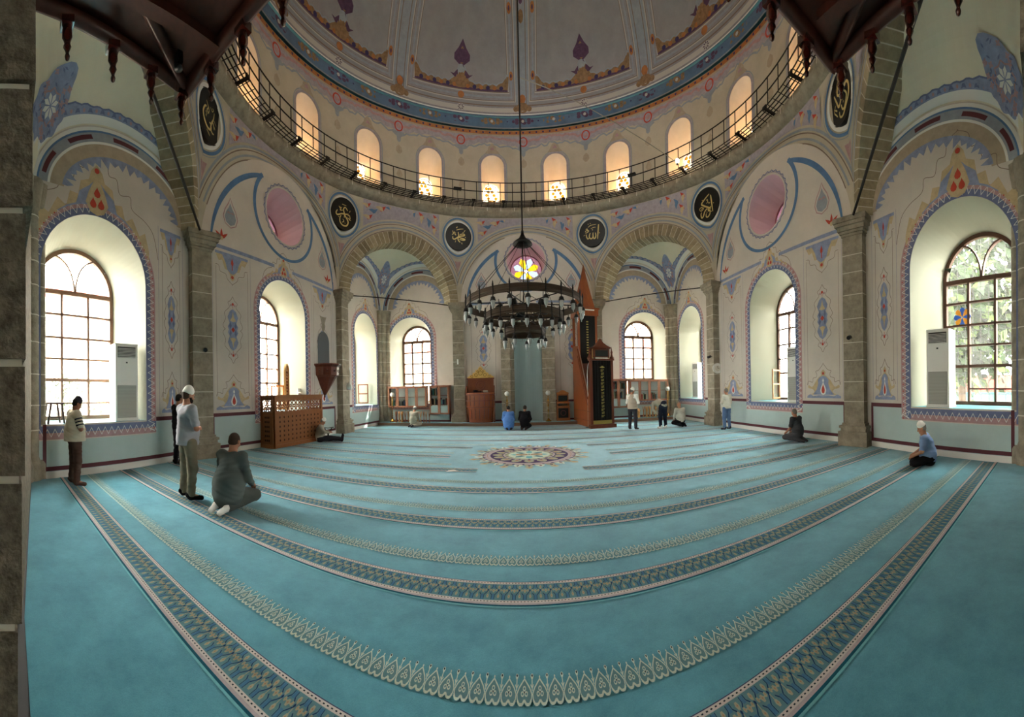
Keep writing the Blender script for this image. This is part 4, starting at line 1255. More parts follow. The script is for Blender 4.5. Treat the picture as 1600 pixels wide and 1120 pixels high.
# raised platform along the prayer wall
mb = MB()
mb.prism([(-6.9, 0), (6.9, 0), (6.9, .78), (-6.9, .78)], (0, 14.2, .0), (1, 0, 0), (0, 1, 0), .13, 0)
mb.box((0, 14.6, .137), (13.8, .76, .012), 1); mb.box((0, 14.19, .07), (13.8, .03, .14), 2)
for x in (-2.4, 2.4): pass
struct(mb.build('floor_platform', [STONE, CARPET, mat('platform_edge', (112, 86, 66), .7)]))
o = MB()
# ---------------------------------------------------------------- arched windows with brown frames and iron bars
WN = [0]
def portal(p, n, sx, sy):
    l = bpy.data.lights.new('daylight_portal', 'AREA'); l.shape = 'RECTANGLE'; l.size = sx; l.size_y = sy
    l.cycles.is_portal = True
    o = bpy.data.objects.new('daylight_portal', l); COL.objects.link(o)
    o.location = p; o.rotation_euler = Vector(n).to_track_quat('-Z', 'Z').to_euler()
def tall_window(k, dark):
    W = SIDES[k]; c = WINS[k]; WN[0] += 1
    hw, z0 = hw2_of(k), WIN['z0']; zs = 4.9 - hw; D = -D_WALL
    fm = FRAMED if dark else FRAMEM
    root = bpy.data.objects.new('window_%d' % WN[0], None); COL.objects.link(root); root['kind'] = 'structure'
    f = MB(); o0, o1 = D - .06, D + .03; kw = 1.9 if k.startswith('front_') else 1.25
    def bar(p, q, w):
        w = w * kw
        dx, dz = q[0] - p[0], q[1] - p[1]; l = math.hypot(dx, dz); nx, nz = -dz / l * w / 2, dx / l * w / 2
        R = [(p[0] + nx, p[1] + nz), (p[0] - nx, p[1] - nz), (q[0] - nx, q[1] - nz), (q[0] + nx, q[1] + nz)]
        vs = [W.P(*r, o0) for r in R] + [W.P(*r, o1) for r in R]
        f.add(vs, [(0, 1, 2, 3), (4, 7, 6, 5), (0, 4, 5, 1), (1, 5, 6, 2), (2, 6, 7, 3), (3, 7, 4, 0)], 0)
    L = [(c - hw + .035, z0), (c - hw + .035, zs)] + [(c - (hw - .035) * math.cos(PI * i / 20), zs + (hw - .035) * math.sin(PI * i / 20)) for i in range(1, 20)] + [(c + hw - .035, zs), (c + hw - .035, z0)]
    for a, b in zip(L, L[1:]): bar(a, b, .08)
    bar((c - hw, z0 + .04), (c + hw, z0 + .04), .08); bar((c - hw, zs - .02), (c + hw, zs - .02), .08)
    for x in (-hw / 3, hw / 3): bar((c + x, z0), (c + x, zs), .045)
    H = zs - z0
    for i, t in enumerate((.31, .475, .64, .82)): bar((c - hw, z0 + H * t), (c + hw, z0 + H * t), .055 if i == 0 else .035)
    bar((c - hw / 3, z0 + H * .13), (c + hw, z0 + H * .13), .03)
    for s in (-1, 1):
        pts = [(c + s * (.03 + .42 * math.sin(PI / 2 * i / 8) ** 1.6), zs + .66 * (i / 8) * .93) for i in range(9)]
        pts = [(c + s * hw * .56 * (i / 8) ** 1.9 + s * .015, zs + hw * .80 * math.sin(PI / 2 * i / 8)) for i in range(9)]
        for a, b in zip(pts, pts[1:]): bar(a, b, .028)
    f.build('window_frame', [fm], root)
    g = MB(); A = [W.P(u, z, D) for u, z in [(c - hw, z0), (c + hw, z0)] + [(c + hw * math.cos(PI * i / 20), zs + hw * math.sin(PI * i / 20)) for i in range(21)]]
    g.add(A, [tuple(range(len(A)))], 0); g.build('pane', [GLASSR if k == 'right_back' else GLASS], root)
    b = MB()
    for i in range(10):
        x = -hw + .08 + (2 * hw - .16) * i / 9; top = zs + math.sqrt(max(0, hw * hw - x * x))
        b.tube([W.P(c + x, z0, D - .16), W.P(c + x, top, D - .16)], .008, 5)
    for i in range(8): b.tube([W.P(c - hw, z0 + .25 + .5 * i, D - .16), W.P(c + hw, z0 + .25 + .5 * i, D - .16)], .007, 5)
    b.build('iron_bars', [GRILL if not dark else DARKG], root)
    portal(W.P(c, (z0 + zs + hw) / 2, D - .3), W.n, 2 * hw + .2, 4.1)
    return W, c
for k in WINS:
    big = k.endswith('_back')
    tall_window(k, k.startswith('right'))

YEL = glassy('glass_yellow', (.034, .021, .0006), .04); PBL = glassy('glass_pale_blue', (.016, .023, .034), .04)
PKG = glassy('glass_dusky_pink', (.009, .0042, .006), .10)
AMB = glassy('glass_amber', (.10, .048, .004), .04); CLR = glassy('glass_clear_old', (.6, .55, .42), .04)
LEAD = mat('window_lead', (130, 84, 40), .6)
for k in ('front', 'left_middle', 'right_middle'):
    W = SIDES[k]; c = ROUND_U[k]; cz = (ROUND_Z if k == 'front' else ROUND_Z - .15) - .12; r = ROUND_R - .1; D = -D_WALL; WN[0] += 1
    root = bpy.data.objects.new('window_%d' % WN[0], None); COL.objects.link(root); root['kind'] = 'structure'
    g = MB(); P_ = lambda x, z, o=0: W.P(c + x, cz + z, D + .02 + o)
    for i in range(8):
        a = PI / 4 * i + PI / 8
        pts = [(.07, 0), (.20, .115), (.60, .115), (.60, -.115), (.20, -.115)]
        pts = [(.06, 0), (.26, .105), (.50, .15), (.64, .0), (.50, -.15), (.26, -.105)]
        g.add([P_(*p, .01) for p in rotp(pts, a)], [tuple(range(6))], i % 2)
    # the field around the star, cut so nothing overlaps the petals
    R_ = []
    for i in range(8):
        a = PI / 4 * i + PI / 8
        L_ = rotp([(.06, 0), (.26, .105), (.50, .15), (.64, 0)], a)
        Rr = rotp([(.64, 0), (.50, -.15), (.26, -.105), (.06, 0)], a + PI / 4)
        rim0 = (r * math.cos(a), r * math.sin(a)); 
        rim = [(r * math.cos(a + PI / 4 * t / 6), r * math.sin(a + PI / 4 * t / 6)) for t in range(7)]
        poly = L_ + rim + Rr
        tr = tessellate_polygon([[Vector((p[0], p[1], 0)) for p in poly]])
        g.add([P_(*p, .01) for p in poly], [tuple(t) for t in tr], 2)
    g.build('pane', [YEL, PBL, PKG], root)
    f = MB(); f.tube([P_(r * .98 * math.cos(2 * PI * i / 40), r * .98 * math.sin(2 * PI * i / 40)) for i in range(41)], .03, 6, caps=False)
    f.tube([P_(.08 * math.cos(2 * PI * i / 12), .08 * math.sin(2 * PI * i / 12), .02) for i in range(13)], .02, 6, caps=False)
    f.build('window_frame', [mat('frame_rose', (150, 90, 100), .6)], root)
    portal(W.P(c, cz, D - .2), W.n, 1.5, 1.5)
for i in range(NW):
    a0 = (i + .5) * 2 * PI / NW; WN[0] += 1
    if math.cos(a0) < -.6: continue
    root = bpy.data.objects.new('window_%d' % WN[0], None); COL.objects.link(root); root['kind'] = 'structure'
    hw = .36; P_ = lambda x, z, o=0: drumP(a0 + x / R_OUT, z, R_OUT - .03 - o)
    g = MB()
    g.add([P_(x, z) for x, z in [(-hw, DR_Z0), (hw, DR_Z0)] + [(hw * math.cos(PI * k / 14), 11.0 + hw * math.sin(PI * k / 14)) for k in range(15)]], [tuple(range(17))], 0)
    f = MB()
    for r_ in range(9):
        for q in range(4):
            x = -.27 + .18 * q + (.09 if r_ % 2 else 0) - .04; z = DR_Z0 + .08 + .155 * r_
            if abs(x) > hw - .06 or (z > 11.0 and x * x + (z - 11.0) ** 2 > (hw - .07) ** 2): continue
            pts = [(x + .080 * math.cos(PI / 3 * t + PI / 6), z + .080 * math.sin(PI / 3 * t + PI / 6)) for t in range(6)]
            f.tube([P_(*p, .01) for p in pts + pts[:1]], .014, 4, caps=False)
            if (r_ + q) % 3: f.add([P_(*p, .008) for p in pts], [tuple(range(6))], 1)
    f.tube([P_(*p, .02) for p in [(hw - .02, DR_Z0 + .02)] + [((hw - .02) * math.cos(PI * k / 14), 11.0 + (hw - .02) * math.sin(PI * k / 14)) for k in range(15)] + [(-hw + .02, DR_Z0 + .02), (hw - .02, DR_Z0 + .02)]], .02, 5, caps=False)
    g.build('pane', [glassy('glass_amber_pale', (.34, .25, .13), .04) if 'glass_amber_pale' not in MATS else MATS['glass_amber_pale']], root); f.build('window_frame', [LEAD, AMB], root)
    n = Vector((-math.sin(a0), -math.cos(a0), 0))
    portal(drumP(a0, 10.7, R_OUT + .15), n, .75, 1.4)

# open casements standing into the reveals
def casement(W, u, off, z, w, h, ang, label, m=OAK):
    t = thing('open_casement', label, 'casement window', W.P(u, z, off), math.atan2(W.e.y, W.e.x) + ang)
    b = MB()
    for x in (.025, w - .025): b.box((x, 0, h / 2), (.05, .04, h))
    for zz in (.025, h / 2, h - .025): b.box((w / 2, 0, zz), (w - .1, .036, .05))
    b.build('sash_frame', [m], t)
    b = MB(); b.quad((.05, 0, .05), (w - .05, 0, .05), (w - .05, 0, h - .05), (.05, 0, h - .05)); b.build('pane', [CABG], t)
casement(SIDES['right_middle'], WINS['right_middle'] - .70, -1.0, 1.05, .62, 1.0, -1.15, 'open pale wooden casement left of the air conditioner in the right wall window')
casement(SIDES['left_middle'], WINS['left_middle'] + .1, -.72, 1.02, .5, .82, -.25, 'small open casement in the left wall window beside the arched wooden screen')
casement(SIDES['left_front'], WINS['left_front'] + .72, -.85, 1.05, .5, .92, -1.3, 'open casement in the window of the far left corner bay', WOOD)

# ---------------------------------------------------------------- outdoors
mb = MB(); mb.quad((-60, -30, -.4), (60, -30, -.4), (60, 80, -.4), (-60, 80, -.4)); struct(mb.build('ground', [mat('paving', (150, 148, 142), .9, noise=(.6, .2))]))
LEAFM = [mat('leaf_green', (44, 64, 34), .8, noise=(3, .5)), mat('leaf_light', (78, 96, 48), .8), mat('leaf_dark', (28, 44, 24), .8)]
def tree(x, y, h, r, label, seed, n=1500, z0=-.4, trunk=True, group=None):
    rd = random.Random(seed); t = thing('tree' if trunk else 'shrub', label, 'tree' if trunk else 'shrub', (x, y, z0), group=group)
    b = MB()
    cl = [(rd.gauss(0, r * .45), rd.gauss(0, r * .45), h * rd.uniform(.35 if trunk else .2, 1.0)) for _ in range(22)]
    for _ in range(n):
        c = rd.choice(cl); q = Vector((rd.gauss(0, 1), rd.gauss(0, 1), rd.gauss(0, 1))) * (r * .2) + Vector(c)
        s = rd.uniform(.14, .34) * (1 if trunk else .5); a = Vector((rd.uniform(-1, 1), rd.uniform(-1, 1), rd.uniform(-1, 1))).normalized(); u = a.orthogonal().normalized(); v = a.cross(u)
        b.add([q - u * s, q - v * s * .45, q + u * s, q + v * s * .45], [(0, 1, 2, 3)], rd.choice((0, 0, 1, 2)))
    b.build('foliage', LEAFM, t)
    if trunk:
        b = MB(); b.tube([(0, 0, 0), (.1, .05, h * .4), (0, .1, h * .85)], [.16, .13, .05], 8); b.build('trunk', [mat('bark', (92, 74, 58), .9, bump=(20, .6))], t)
tree(12.2, 3.4, 7.5, 2.6, 'leafy tree filling the left part of the big right window', 1, 5200)
tree(13.6, -1.6, 6.8, 2.5, 'light green tree outside the right edge of the big right window', 2, 4200)
tree(15.5, 8.8, 6.5, 2.2, 'green tree outside the window behind the kneeling man in grey', 3, 1800)
tree(-11.2, 2.4, 2.6, 1.1, 'low yellow-green bush outside the big left window, left pane', 4, 700, trunk=False)
tree(-12.6, 5.6, 2.8, 1.0, 'low bush outside the big left window behind the air conditioner', 5, 600, trunk=False)
def wall_out(label, name, a, b, z0, h, mats, rows):
    t = thing(name, label, 'building', (a[0], a[1], z0)); a = Vector((a[0], a[1], 0)); b = Vector((b[0], b[1], 0)); e = (b - a); L = e.length; e.normalize()
    for i, (h0, h1, m, nm) in enumerate(rows):
        q = MB(); nrm = Vector((-e.y, e.x, 0)) * (.4 + .05 * i)
        A = [Vector((0, 0, h0)), e * L + Vector((0, 0, h0)), e * L + Vector((0, 0, h1)), Vector((0, 0, h1))]; B = [p + nrm for p in A]
        q.add(A + B, [(0, 1, 2, 3), (4, 7, 6, 5), (0, 4, 5, 1), (3, 2, 6, 7), (0, 3, 7, 4), (1, 5, 6, 2)], 0); q.build(nm, [m], t)
TEAL = mat('teal_paint', (70, 132, 122), .7); BRICKR = mat('red_roof_paint', (150, 74, 66), .7); PALEW = mat('pale_render', (214, 206, 196), .8)
wall_out('low red and teal building seen through the big right window', 'low_building', (19.5, -6), (19.5, 9), -.4, 3, None, [(0, 1.4, TEAL, 'teal_wall'), (1.4, 2.4, BRICKR, 'red_band')])
wall_out('pale apartment house outside the left windows', 'house', (-20, -4), (-20, 14), -.4, 9, None, [(0, 8, PALEW, 'facade'), (8, 8.6, BRICKR, 'roof')])
wall_out('pale house beyond the prayer wall windows', 'house', (-14, 28), (14, 28), -.4, 8, None, [(0, 5.5, PALEW, 'facade'), (5.5, 6.2, BRICKR, 'roof')])
# blue and orange flower sticker on the big right window
W = SIDES['right_back']; c = WINS['right_back']
b = MB(); cz_ = 3.05; cu = c - .50
for i in range(8):
    b.add([W.P(cu + x, cz_ + z, -D_WALL + .015) for x, z in rotp([(.02, 0), (.11, .06), (.20, .055), (.23, 0), (.20, -.055), (.11, -.06)], i * PI / 4)], [tuple(range(6))], i % 2)
o = b.build('window_sticker', [emit('x', (0, 0, 0), 0) if False else mat('sticker_blue', (60, 110, 220), .5), mat('sticker_orange', (236, 160, 50), .5)])
tag(o, 'blue and orange eight-petal flower decal on the big right window pane', 'decal')
# ---------------------------------------------------------------- smooth bodies from blended round cones
def cone_sdf(X, a, b, ra, rb):
    a = np.array(a, float); b = np.array(b, float); ba = b - a; L2 = max(ba @ ba, 1e-9)
    h = np.clip(((X - a) @ ba) / L2, 0, 1)
    return np.linalg.norm(X - a - h[..., None] * ba, axis=-1) - (ra + (rb - ra) * h)
def ell_sdf(X, c, r):
    c = np.array(c, float); r = np.array(r, float); q = (X - c) / r
    k0 = np.linalg.norm(q, axis=-1); k1 = np.linalg.norm(q / r, axis=-1) + 1e-9
    return k0 * (k0 - 1) / k1
def smin(a, b, k):
    h = np.clip(.5 + .5 * (b - a) / k, 0, 1)
    return b * (1 - h) + a * h - k * h * (1 - h)
def sdf_mesh(prims, vox, fold=0.0, seed=0, cuts=()):
    """prims: ('c', a, b, ra, rb, k) or ('e', centre, radii, k). Returns verts and quads (surface nets)."""
    lo = np.full(3, 1e9); hi = -lo
    for p in prims:
        if p[0] == 'c': pts = [(p[1], max(p[3], p[4])), (p[2], max(p[3], p[4]))]
        else: pts = [(p[1], max(p[2]))]
        for c, r in pts: lo = np.minimum(lo, np.array(c) - r); hi = np.maximum(hi, np.array(c) + r)
    lo -= vox * 3; hi += vox * 3
    n = np.ceil((hi - lo) / vox).astype(int) + 1
    ax = [lo[i] + vox * np.arange(n[i]) for i in range(3)]
    F = np.full(tuple(n), 10.0, np.float32)
    for p in prims:
        if p[0] == 'c':
            r = max(p[3], p[4]); l = np.minimum(p[1], p[2]) - r - .08; h = np.maximum(p[1], p[2]) + r + .08; k = p[5]
        else: l = np.array(p[1]) - np.array(p[2]) - .08; h = np.array(p[1]) + np.array(p[2]) + .08; k = p[3]
        i0 = np.clip(np.floor((l - lo) / vox).astype(int), 0, n); i1 = np.clip(np.ceil((h - lo) / vox).astype(int) + 1, 0, n)
        sl = tuple(slice(i0[i], i1[i]) for i in range(3))
        X = np.stack(np.meshgrid(*[ax[i][sl[i]] for i in range(3)], indexing='ij'), -1)
        D = cone_sdf(X, *p[1:5]) if p[0] == 'c' else ell_sdf(X, p[1], p[2])
        F[sl] = smin(F[sl], D, k)
    if fold:
        X, Y, Z = np.meshgrid(*ax, indexing='ij', sparse=True); s = seed
        F = F + fold * (np.sin(X * 34 + 9 * np.sin(Z * 9 + s)) * np.sin(Z * 21 + Y * 26 + s * 2) + .6 * np.sin(Z * 47 + X * 13 - Y * 17 + s))
    for kind, v in cuts:
        Z = ax[2][None, None, :]
        if kind == 'below': F = np.maximum(F, v - Z)
        if kind == 'above': F = np.maximum(F, Z - v)
    S = F < 0
    A = np.zeros(tuple(n - 1)); Pm = np.zeros(tuple(n - 1) + (3,)); idx = np.indices(tuple(n - 1)).transpose(1, 2, 3, 0)
    for axn in range(3):
        for o1 in (0, 1):
            for o2 in (0, 1):
                off = [0, 0, 0]; oth = [i for i in range(3) if i != axn]; off[oth[0]] = o1; off[oth[1]] = o2
                a = tuple(slice(off[i], off[i] + n[i] - 1) for i in range(3)); off2 = list(off); off2[axn] += 1
                b = tuple(slice(off2[i], off2[i] + n[i] - 1) for i in range(3))
                fa, fb = F[a], F[b]; cr = S[a] != S[b]
                t = np.where(cr, fa / np.where(np.abs(fa - fb) < 1e-9, 1, fa - fb), 0)
                q = idx + np.array(off); q = q.astype(float); q[..., axn] += t
                Pm += q * cr[..., None]; A += cr
    act = A > 0; ids = -np.ones(act.shape, int); ids[act] = np.arange(act.sum())
    Vv = Pm[act] / A[act][:, None] * vox + lo
    faces = []
    for axn in range(3):
        oth = [i for i in range(3) if i != axn]
        a = [slice(1, n[i] - 1) for i in range(3)]; a[axn] = slice(0, n[axn] - 1); b = list(a); b[axn] = slice(1, n[axn])
        sa, sb = S[tuple(a)], S[tuple(b)]; cr = np.argwhere(sa != sb)
        if not len(cr): continue
        base = cr.copy(); base[:, oth[0]] += 1; base[:, oth[1]] += 1
        inside = sa[tuple(cr.T)]
        def g(d0, d1):
            q = base.copy(); q[:, oth[0]] += d0; q[:, oth[1]] += d1; return ids[tuple(q.T)]
        quad = np.stack([g(-1, -1), g(0, -1), g(0, 0), g(-1, 0)], 1)
        flip = inside if axn != 1 else ~inside
        quad[~flip] = quad[~flip][:, ::-1]; faces.append(quad)
    faces = np.concatenate(faces); faces = faces[(faces >= 0).all(1)]
    return Vv, faces
def sdf_obj(name, prims, vox, m, parent, **kw):
    v, f = sdf_mesh(prims, vox, **kw)
    me = bpy.data.meshes.new(name); me.from_pydata(v.tolist(), [], f.tolist()); me.materials.append(m)
    me.polygons.foreach_set('use_smooth', [True] * len(f)); me.update()
    o = bpy.data.objects.new(name, me); COL.objects.link(o); o.parent = parent
    return o
UNIT = 1.17   # one plan unit is 1.17 m; see the last lines of the script
SKIN = mat('skin', (176, 124, 98), .6); SKIN2 = mat('skin_tan', (150, 100, 76), .6)
HAIRG = mat('hair_grey', (120, 116, 110), .9); HAIRD = mat('hair_dark', (38, 32, 28), .9); HAIRB = mat('hair_brown', (66, 50, 40), .9)
def V3(*a): return np.array(a, float)
def pose(kind):
    """joints in a body 1.75 m tall facing +y"""
    J = {}
    if kind == 'stand':
        J = dict(pel=V3(0, 0, .95), wst=V3(0, 0, 1.10), che=V3(0, .0, 1.30), nck=V3(0, -.005, 1.49), hed=V3(0, .03, 1.635), tilt=.25,
                 sho=V3(.185, -.01, 1.42), elb=V3(.265, .03, 1.13), wri=V3(.085, .155, 1.12), hip=V3(.10, 0, .90), kne=V3(.125, .02, .50), ank=V3(.14, -.02, .09), toe=V3(.17, .15, .04))
    elif kind == 'kneel':
        J = dict(pel=V3(0, -.02, .28), wst=V3(0, .0, .42), che=V3(0, .05, .62), nck=V3(0, .10, .81), hed=V3(0, .155, .945), tilt=.45,
                 sho=V3(.185, .08, .745), elb=V3(.25, .12, .46), wri=V3(.15, .36, .31), hip=V3(.09, .0, .26), kne=V3(.16, .42, .14), ank=V3(.10, -.16, .09), toe=V3(.08, -.30, .05), shin=1)
    elif kind == 'cross':
        J = dict(pel=V3(0, 0, .13), wst=V3(0, .02, .28), che=V3(0, .06, .48), nck=V3(0, .11, .67), hed=V3(0, .165, .805), tilt=.4,
                 sho=V3(.185, .085, .605), elb=V3(.25, .14, .34), wri=V3(.12, .34, .22), hip=V3(.10, .02, .14), kne=V3(.33, .30, .12), ank=V3(-.08, .36, .07), toe=V3(-.20, .38, .06))
    elif kind == 'legs_out':
        J = dict(pel=V3(0, 0, .13), wst=V3(0, .0, .28), che=V3(0, .03, .48), nck=V3(0, .07, .67), hed=V3(0, .14, .79), tilt=.6,
                 sho=V3(.185, .04, .605), elb=V3(.24, .16, .38), wri=V3(.14, .36, .38), hip=V3(.10, .02, .14), kne=V3(.12, .45, .13), ank=V3(.13, .86, .09), toe=V3(.15, .90, .26))
    elif kind == 'bow':
        J = dict(pel=V3(0, -.08, .93), wst=V3(0, .06, .99), che=V3(0, .28, 1.03), nck=V3(0, .47, 1.03), hed=V3(0, .60, .99), tilt=1.35,
                 sho=V3(.18, .42, 1.0), elb=V3(.23, .34, .74), wri=V3(.14, .14, .56), hip=V3(.09, -.04, .88), kne=V3(.11, .02, .50), ank=V3(.12, -.02, .09), toe=V3(.14, .14, .04))
    return J
def person(label, loc, rz, kind, h, shirt, trousers, sleeves='short', vox=.012, skin=None, hair=HAIRG, cap=None, shoes=HAIRD, vest=None, beard=None, stout=1.0, J=None, hands='auto', turn=0.0, name='person', tail=0.0, stripes=None, hairlen=1.0):
    J = J or pose(kind); skin = skin or SKIN
    root = thing(name, label, 'person', loc, rz); root.scale = (h / 1.75 / UNIT,) * 3
    up = {}
    def both(fn):
        for s in (-1, 1):
            fn(lambda k: J[k] * V3(s, 1, 1) if k in ('sho', 'elb', 'wri', 'hip', 'kne', 'ank', 'toe') else J[k], s)
    M = lambda v: tuple(float(x) for x in v)
    B = []
    # head in its own frame: tilt forward about x, turn about z
    ct, st = math.cos(J['tilt']), math.sin(J['tilt']); cz, sz = math.cos(turn), math.sin(turn)
    def H(x, y, z):
        y, z = y * ct + z * st, -y * st + z * ct
        x, y = x * cz - y * sz, x * sz + y * cz
        return M(J['hed'] + V3(x, y, z))
    B += [('e', H(0, -.012, .015), (.076, .092, .098), .02), ('e', H(0, .02, -.055), (.056, .066, .062), .03), ('c', H(0, .078, -.005), H(0, .100, -.032), .010, .016, .012),
          ('e', H(0, .062, -.085), (.03, .03, .025), .02), ('c', H(-.03, .072, .018), H(.03, .072, .018), .014, .014, .02), ('c', H(-.02, .082, -.058), H(.02, .082, -.058), .008, .008, .01)]
    for s in (-1, 1): B += [('e', H(s * .078, -.01, -.012), (.012, .022, .032), .008), ('e', H(s * .045, .055, -.035), (.022, .022, .022), .02)]
    B += [('c', M(J['nck'] - V3(0, 0, .04)), H(0, -.02, -.06), .06, .054, .03)]
    st_ = stout
    B += [('c', M(J['pel']), M(J['wst']), .13 * st_, .125 * st_, .06), ('c', M(J['wst']), M(J['che']), .125 * st_, .125, .06), ('c', M(J['che']), M(J['nck'] - V3(0, 0, .06)), .12, .07, .06)]
    def limb(g, s):
        B.extend([('c', M(g('che') * .3 + g('sho') * .7), M(g('sho')), .07, .06, .05), ('c', M(g('sho')), M(g('elb')), .055, .042, .03), ('c', M(g('elb')), M(g('wri')), .042, .027, .02)])
        B.extend([('c', M(g('hip')), M(g('kne')), .088, .06, .05), ('c', M(g('kne')), M(g('ank')), .056, .038, .03)])
        B.extend([('c', M(g('ank')), M(g('toe')), .04, .032, .03), ('c', M(g('ank') - V3(0, 0, .0)), M(g('ank') * 1.0 + (g('ank') - g('toe')) * .25), .036, .034, .02)])
        # hand: palm and five fingers, bent a little
        w_, e_ = g('wri'), g('elb'); d = (w_ - e_); d = d / np.linalg.norm(d)
        side = np.cross(d, V3(0, 0, 1)); side = side / (np.linalg.norm(side) + 1e-6); nn = np.cross(side, d)
        pal = w_ + d * .075
        B.append(('c', M(w_), M(pal), .028, .030, .02)); B.append(('c', M(w_ + d * .04 + side * .018), M(pal + side * .018), .022, .018, .015)); B.append(('c', M(w_ + d * .04 - side * .018), M(pal - side * .018), .022, .018, .015))
        for q, l in ((-.030, .058), (-.010, .068), (.010, .064), (.030, .050)):
            k0 = pal + side * q; k1 = k0 + d * l * .55 - nn * .008; k2 = k1 + d * l * .35 - nn * l * .45
            B.append(('c', M(k0), M(k1), .0105, .0095, .006)); B.append(('c', M(k1), M(k2), .0095, .008, .005))
        ts = -s; b0 = w_ + d * .03 + side * ts * .026; b1 = b0 + d * .03 + side * ts * .028; b2 = b1 + d * .034 + side * ts * .006
        B.append(('c', M(b0), M(b1), .013, .011, .01)); B.append(('c', M(b1), M(b2), .011, .009, .006))
    both(limb)
    sdf_obj('body', B, vox * .85, skin, root)
    # shirt
    S = [('c', M(J['pel'] + V3(0, 0, .02)), M(J['wst']), .148 * st_, .150 * st_, .08), ('c', M(J['wst']), M(J['che']), .150 * st_, .150, .08), ('c', M(J['che']), M(J['nck'] - V3(0, 0, .075)), .142, .09, .06),
         ('e', M(J['wst'] + V3(0, .03, -.02)), (.17 * st_, .155 * st_, .15), .06)]
    if tail: S.append(('c', M(J['pel']), M(J['pel'] - V3(0, 0, tail)), .155 * st_, .16 * st_, .08))
    def sl(g, s):
        S.append(('c', M(J['che'] + V3(0, 0, .05)), M(g('sho')), .10, .075, .05)); S.append(('c', M(J['che']), M(g('sho') * .75 + g('che') * .25), .12, .08, .06))
        if sleeves == 'short': S.append(('c', M(g('sho')), M(g('sho') * .25 + g('elb') * .75), .072, .068, .04))
        else:
            S.append(('c', M(g('sho')), M(g('elb')), .072, .060, .04)); S.append(('c', M(g('elb')), M(g('elb') * .08 + g('wri') * .92), .060, .042, .03))
    both(sl)
    hem = [('below', float(J['pel'][2]) - .05 - tail * .4)] if kind == 'stand' else []
    if kind == 'stand': S.append(('c', M(J['pel']), M(J['pel'] - V3(0, 0, .12)), .158 * st_, .165 * st_, .06))
    sdf_obj('shirt', S, vox, shirt, root, fold=.004, seed=len(label), cuts=hem)
    if vest:
        Vp = [('c', M(J['pel'] + V3(0, 0, -.02)), M(J['wst']), .168 * st_, .165 * st_, .08), ('c', M(J['wst']), M(J['che']), .165 * st_, .162, .08), ('c', M(J['che']), M(J['nck'] - V3(0, 0, .09)), .155, .10, .06)]
        both(lambda g, s: Vp.append(('c', M(J['che'] + V3(0, 0, .04)), M(g('sho') * .85 + g('che') * .15), .12, .075, .06)))
        if kind == 'stand': Vp.append(('c', M(J['pel']), M(J['pel'] - V3(0, 0, .12)), .178 * st_, .185 * st_, .06))
        sdf_obj('vest', Vp, vox, vest, root, fold=.004, seed=3, cuts=[('below', float(J['pel'][2]) - .07)] if kind == 'stand' else [])
    if stripes:
        def ring(g, s):
            for i in range(4):
                c = g('sho') * (1 - .2 * i - .12) + g('elb') * (.2 * i + .12); d = Vector(g('elb') - g('sho')).normalized(); b = MB()
                b.tube([Vector(c) - d * .012, Vector(c) + d * .012], [.079, .079], 14, caps=True); b.build('sleeve_stripe', [stripes], root)
        both(ring)
    T = [('c', M(J['pel']), M(J['pel'] + V3(0, 0, .06)), .142 * st_, .14 * st_, .06)]
    def tr(g, s):
        T.append(('c', M(g('hip')), M(g('kne')), .108, .082, .05)); T.append(('c', M(g('kne')), M(g('kne') * .06 + g('ank') * .94), .080, .066, .04))
    both(tr)
    sdf_obj('trousers', T, vox, trousers, root, fold=.0045, seed=len(label) + 5)
    def sh(g, s):
        dz = V3(0, 0, -.02) * (1 if kind in ('stand', 'bow') else 0)
        sdf_obj('sock', [('c', M(g('ank') + dz), M(g('toe')), .046, .038, .03), ('c', M(g('ank') + dz), M(g('ank') + (g('ank') - g('toe')) * .28), .044, .040, .03)], vox * .9, shoes, root)
    both(sh)
    if hair is not None:
        sdf_obj('hair', [('e', H(0, -.026, .022), (.082, .088, .096), .01), ('e', H(0, -.045, -.03), (.072, .058, .055), .02)], vox * .8, hair, root)
    if beard is not None:
        sdf_obj('beard', [('e', H(0, .045, -.082), (.058, .052, .045), .02), ('c', H(-.06, .01, -.04), H(-.04, .05, -.085), .022, .025, .02), ('c', H(.06, .01, -.04), H(.04, .05, -.085), .022, .025, .02)], vox * .8, beard, root)
    if cap is not None:
        v, f = sdf_mesh([('e', H(0, -.018, .058), (.086, .098, .072), .01), ('c', H(0, -.018, .045), H(0, -.018, .085), .086, .080, .02)], vox * .8)
        me = bpy.data.meshes.new('cap'); me.from_pydata(v.tolist(), [], f.tolist()); me.materials.append(cap); me.polygons.foreach_set('use_smooth', [True] * len(f))
        o = bpy.data.objects.new('skullcap', me); COL.objects.link(o); o.parent = root
    for s in (-1, 1):
        e = MB(); e.lathe([(0, -.008), (.008, -.004), (.009, 0), (.008, .004), (0, .008)], H(s * .03, .079, -.004), 8); e.build('eye', [BLACKP], root)
    return root
def cl(n, c, **k): return mat('cloth_' + n, c, .95, spec=.1, **k)
WHITEC = cl('white', (232, 230, 224)); KHAKI = cl('khaki', (128, 120, 102)); BROWNT = cl('brown', (86, 64, 56)); GREYG = cl('grey_green', (92, 100, 98)); GREYG2 = cl('grey_green_dark', (84, 88, 84))
TEE = cl('white_tee', (168, 168, 174)); BEIGE = cl('beige', (196, 186, 164)); NAVY = cl('navy', (34, 38, 52)); BLUEJ = cl('blue', (92, 134, 200)); BLK = cl('black', (26, 25, 28)); DGREY = cl('dark_grey_shirt', (74, 74, 78)); JEANS = cl('jeans', (96, 120, 156))
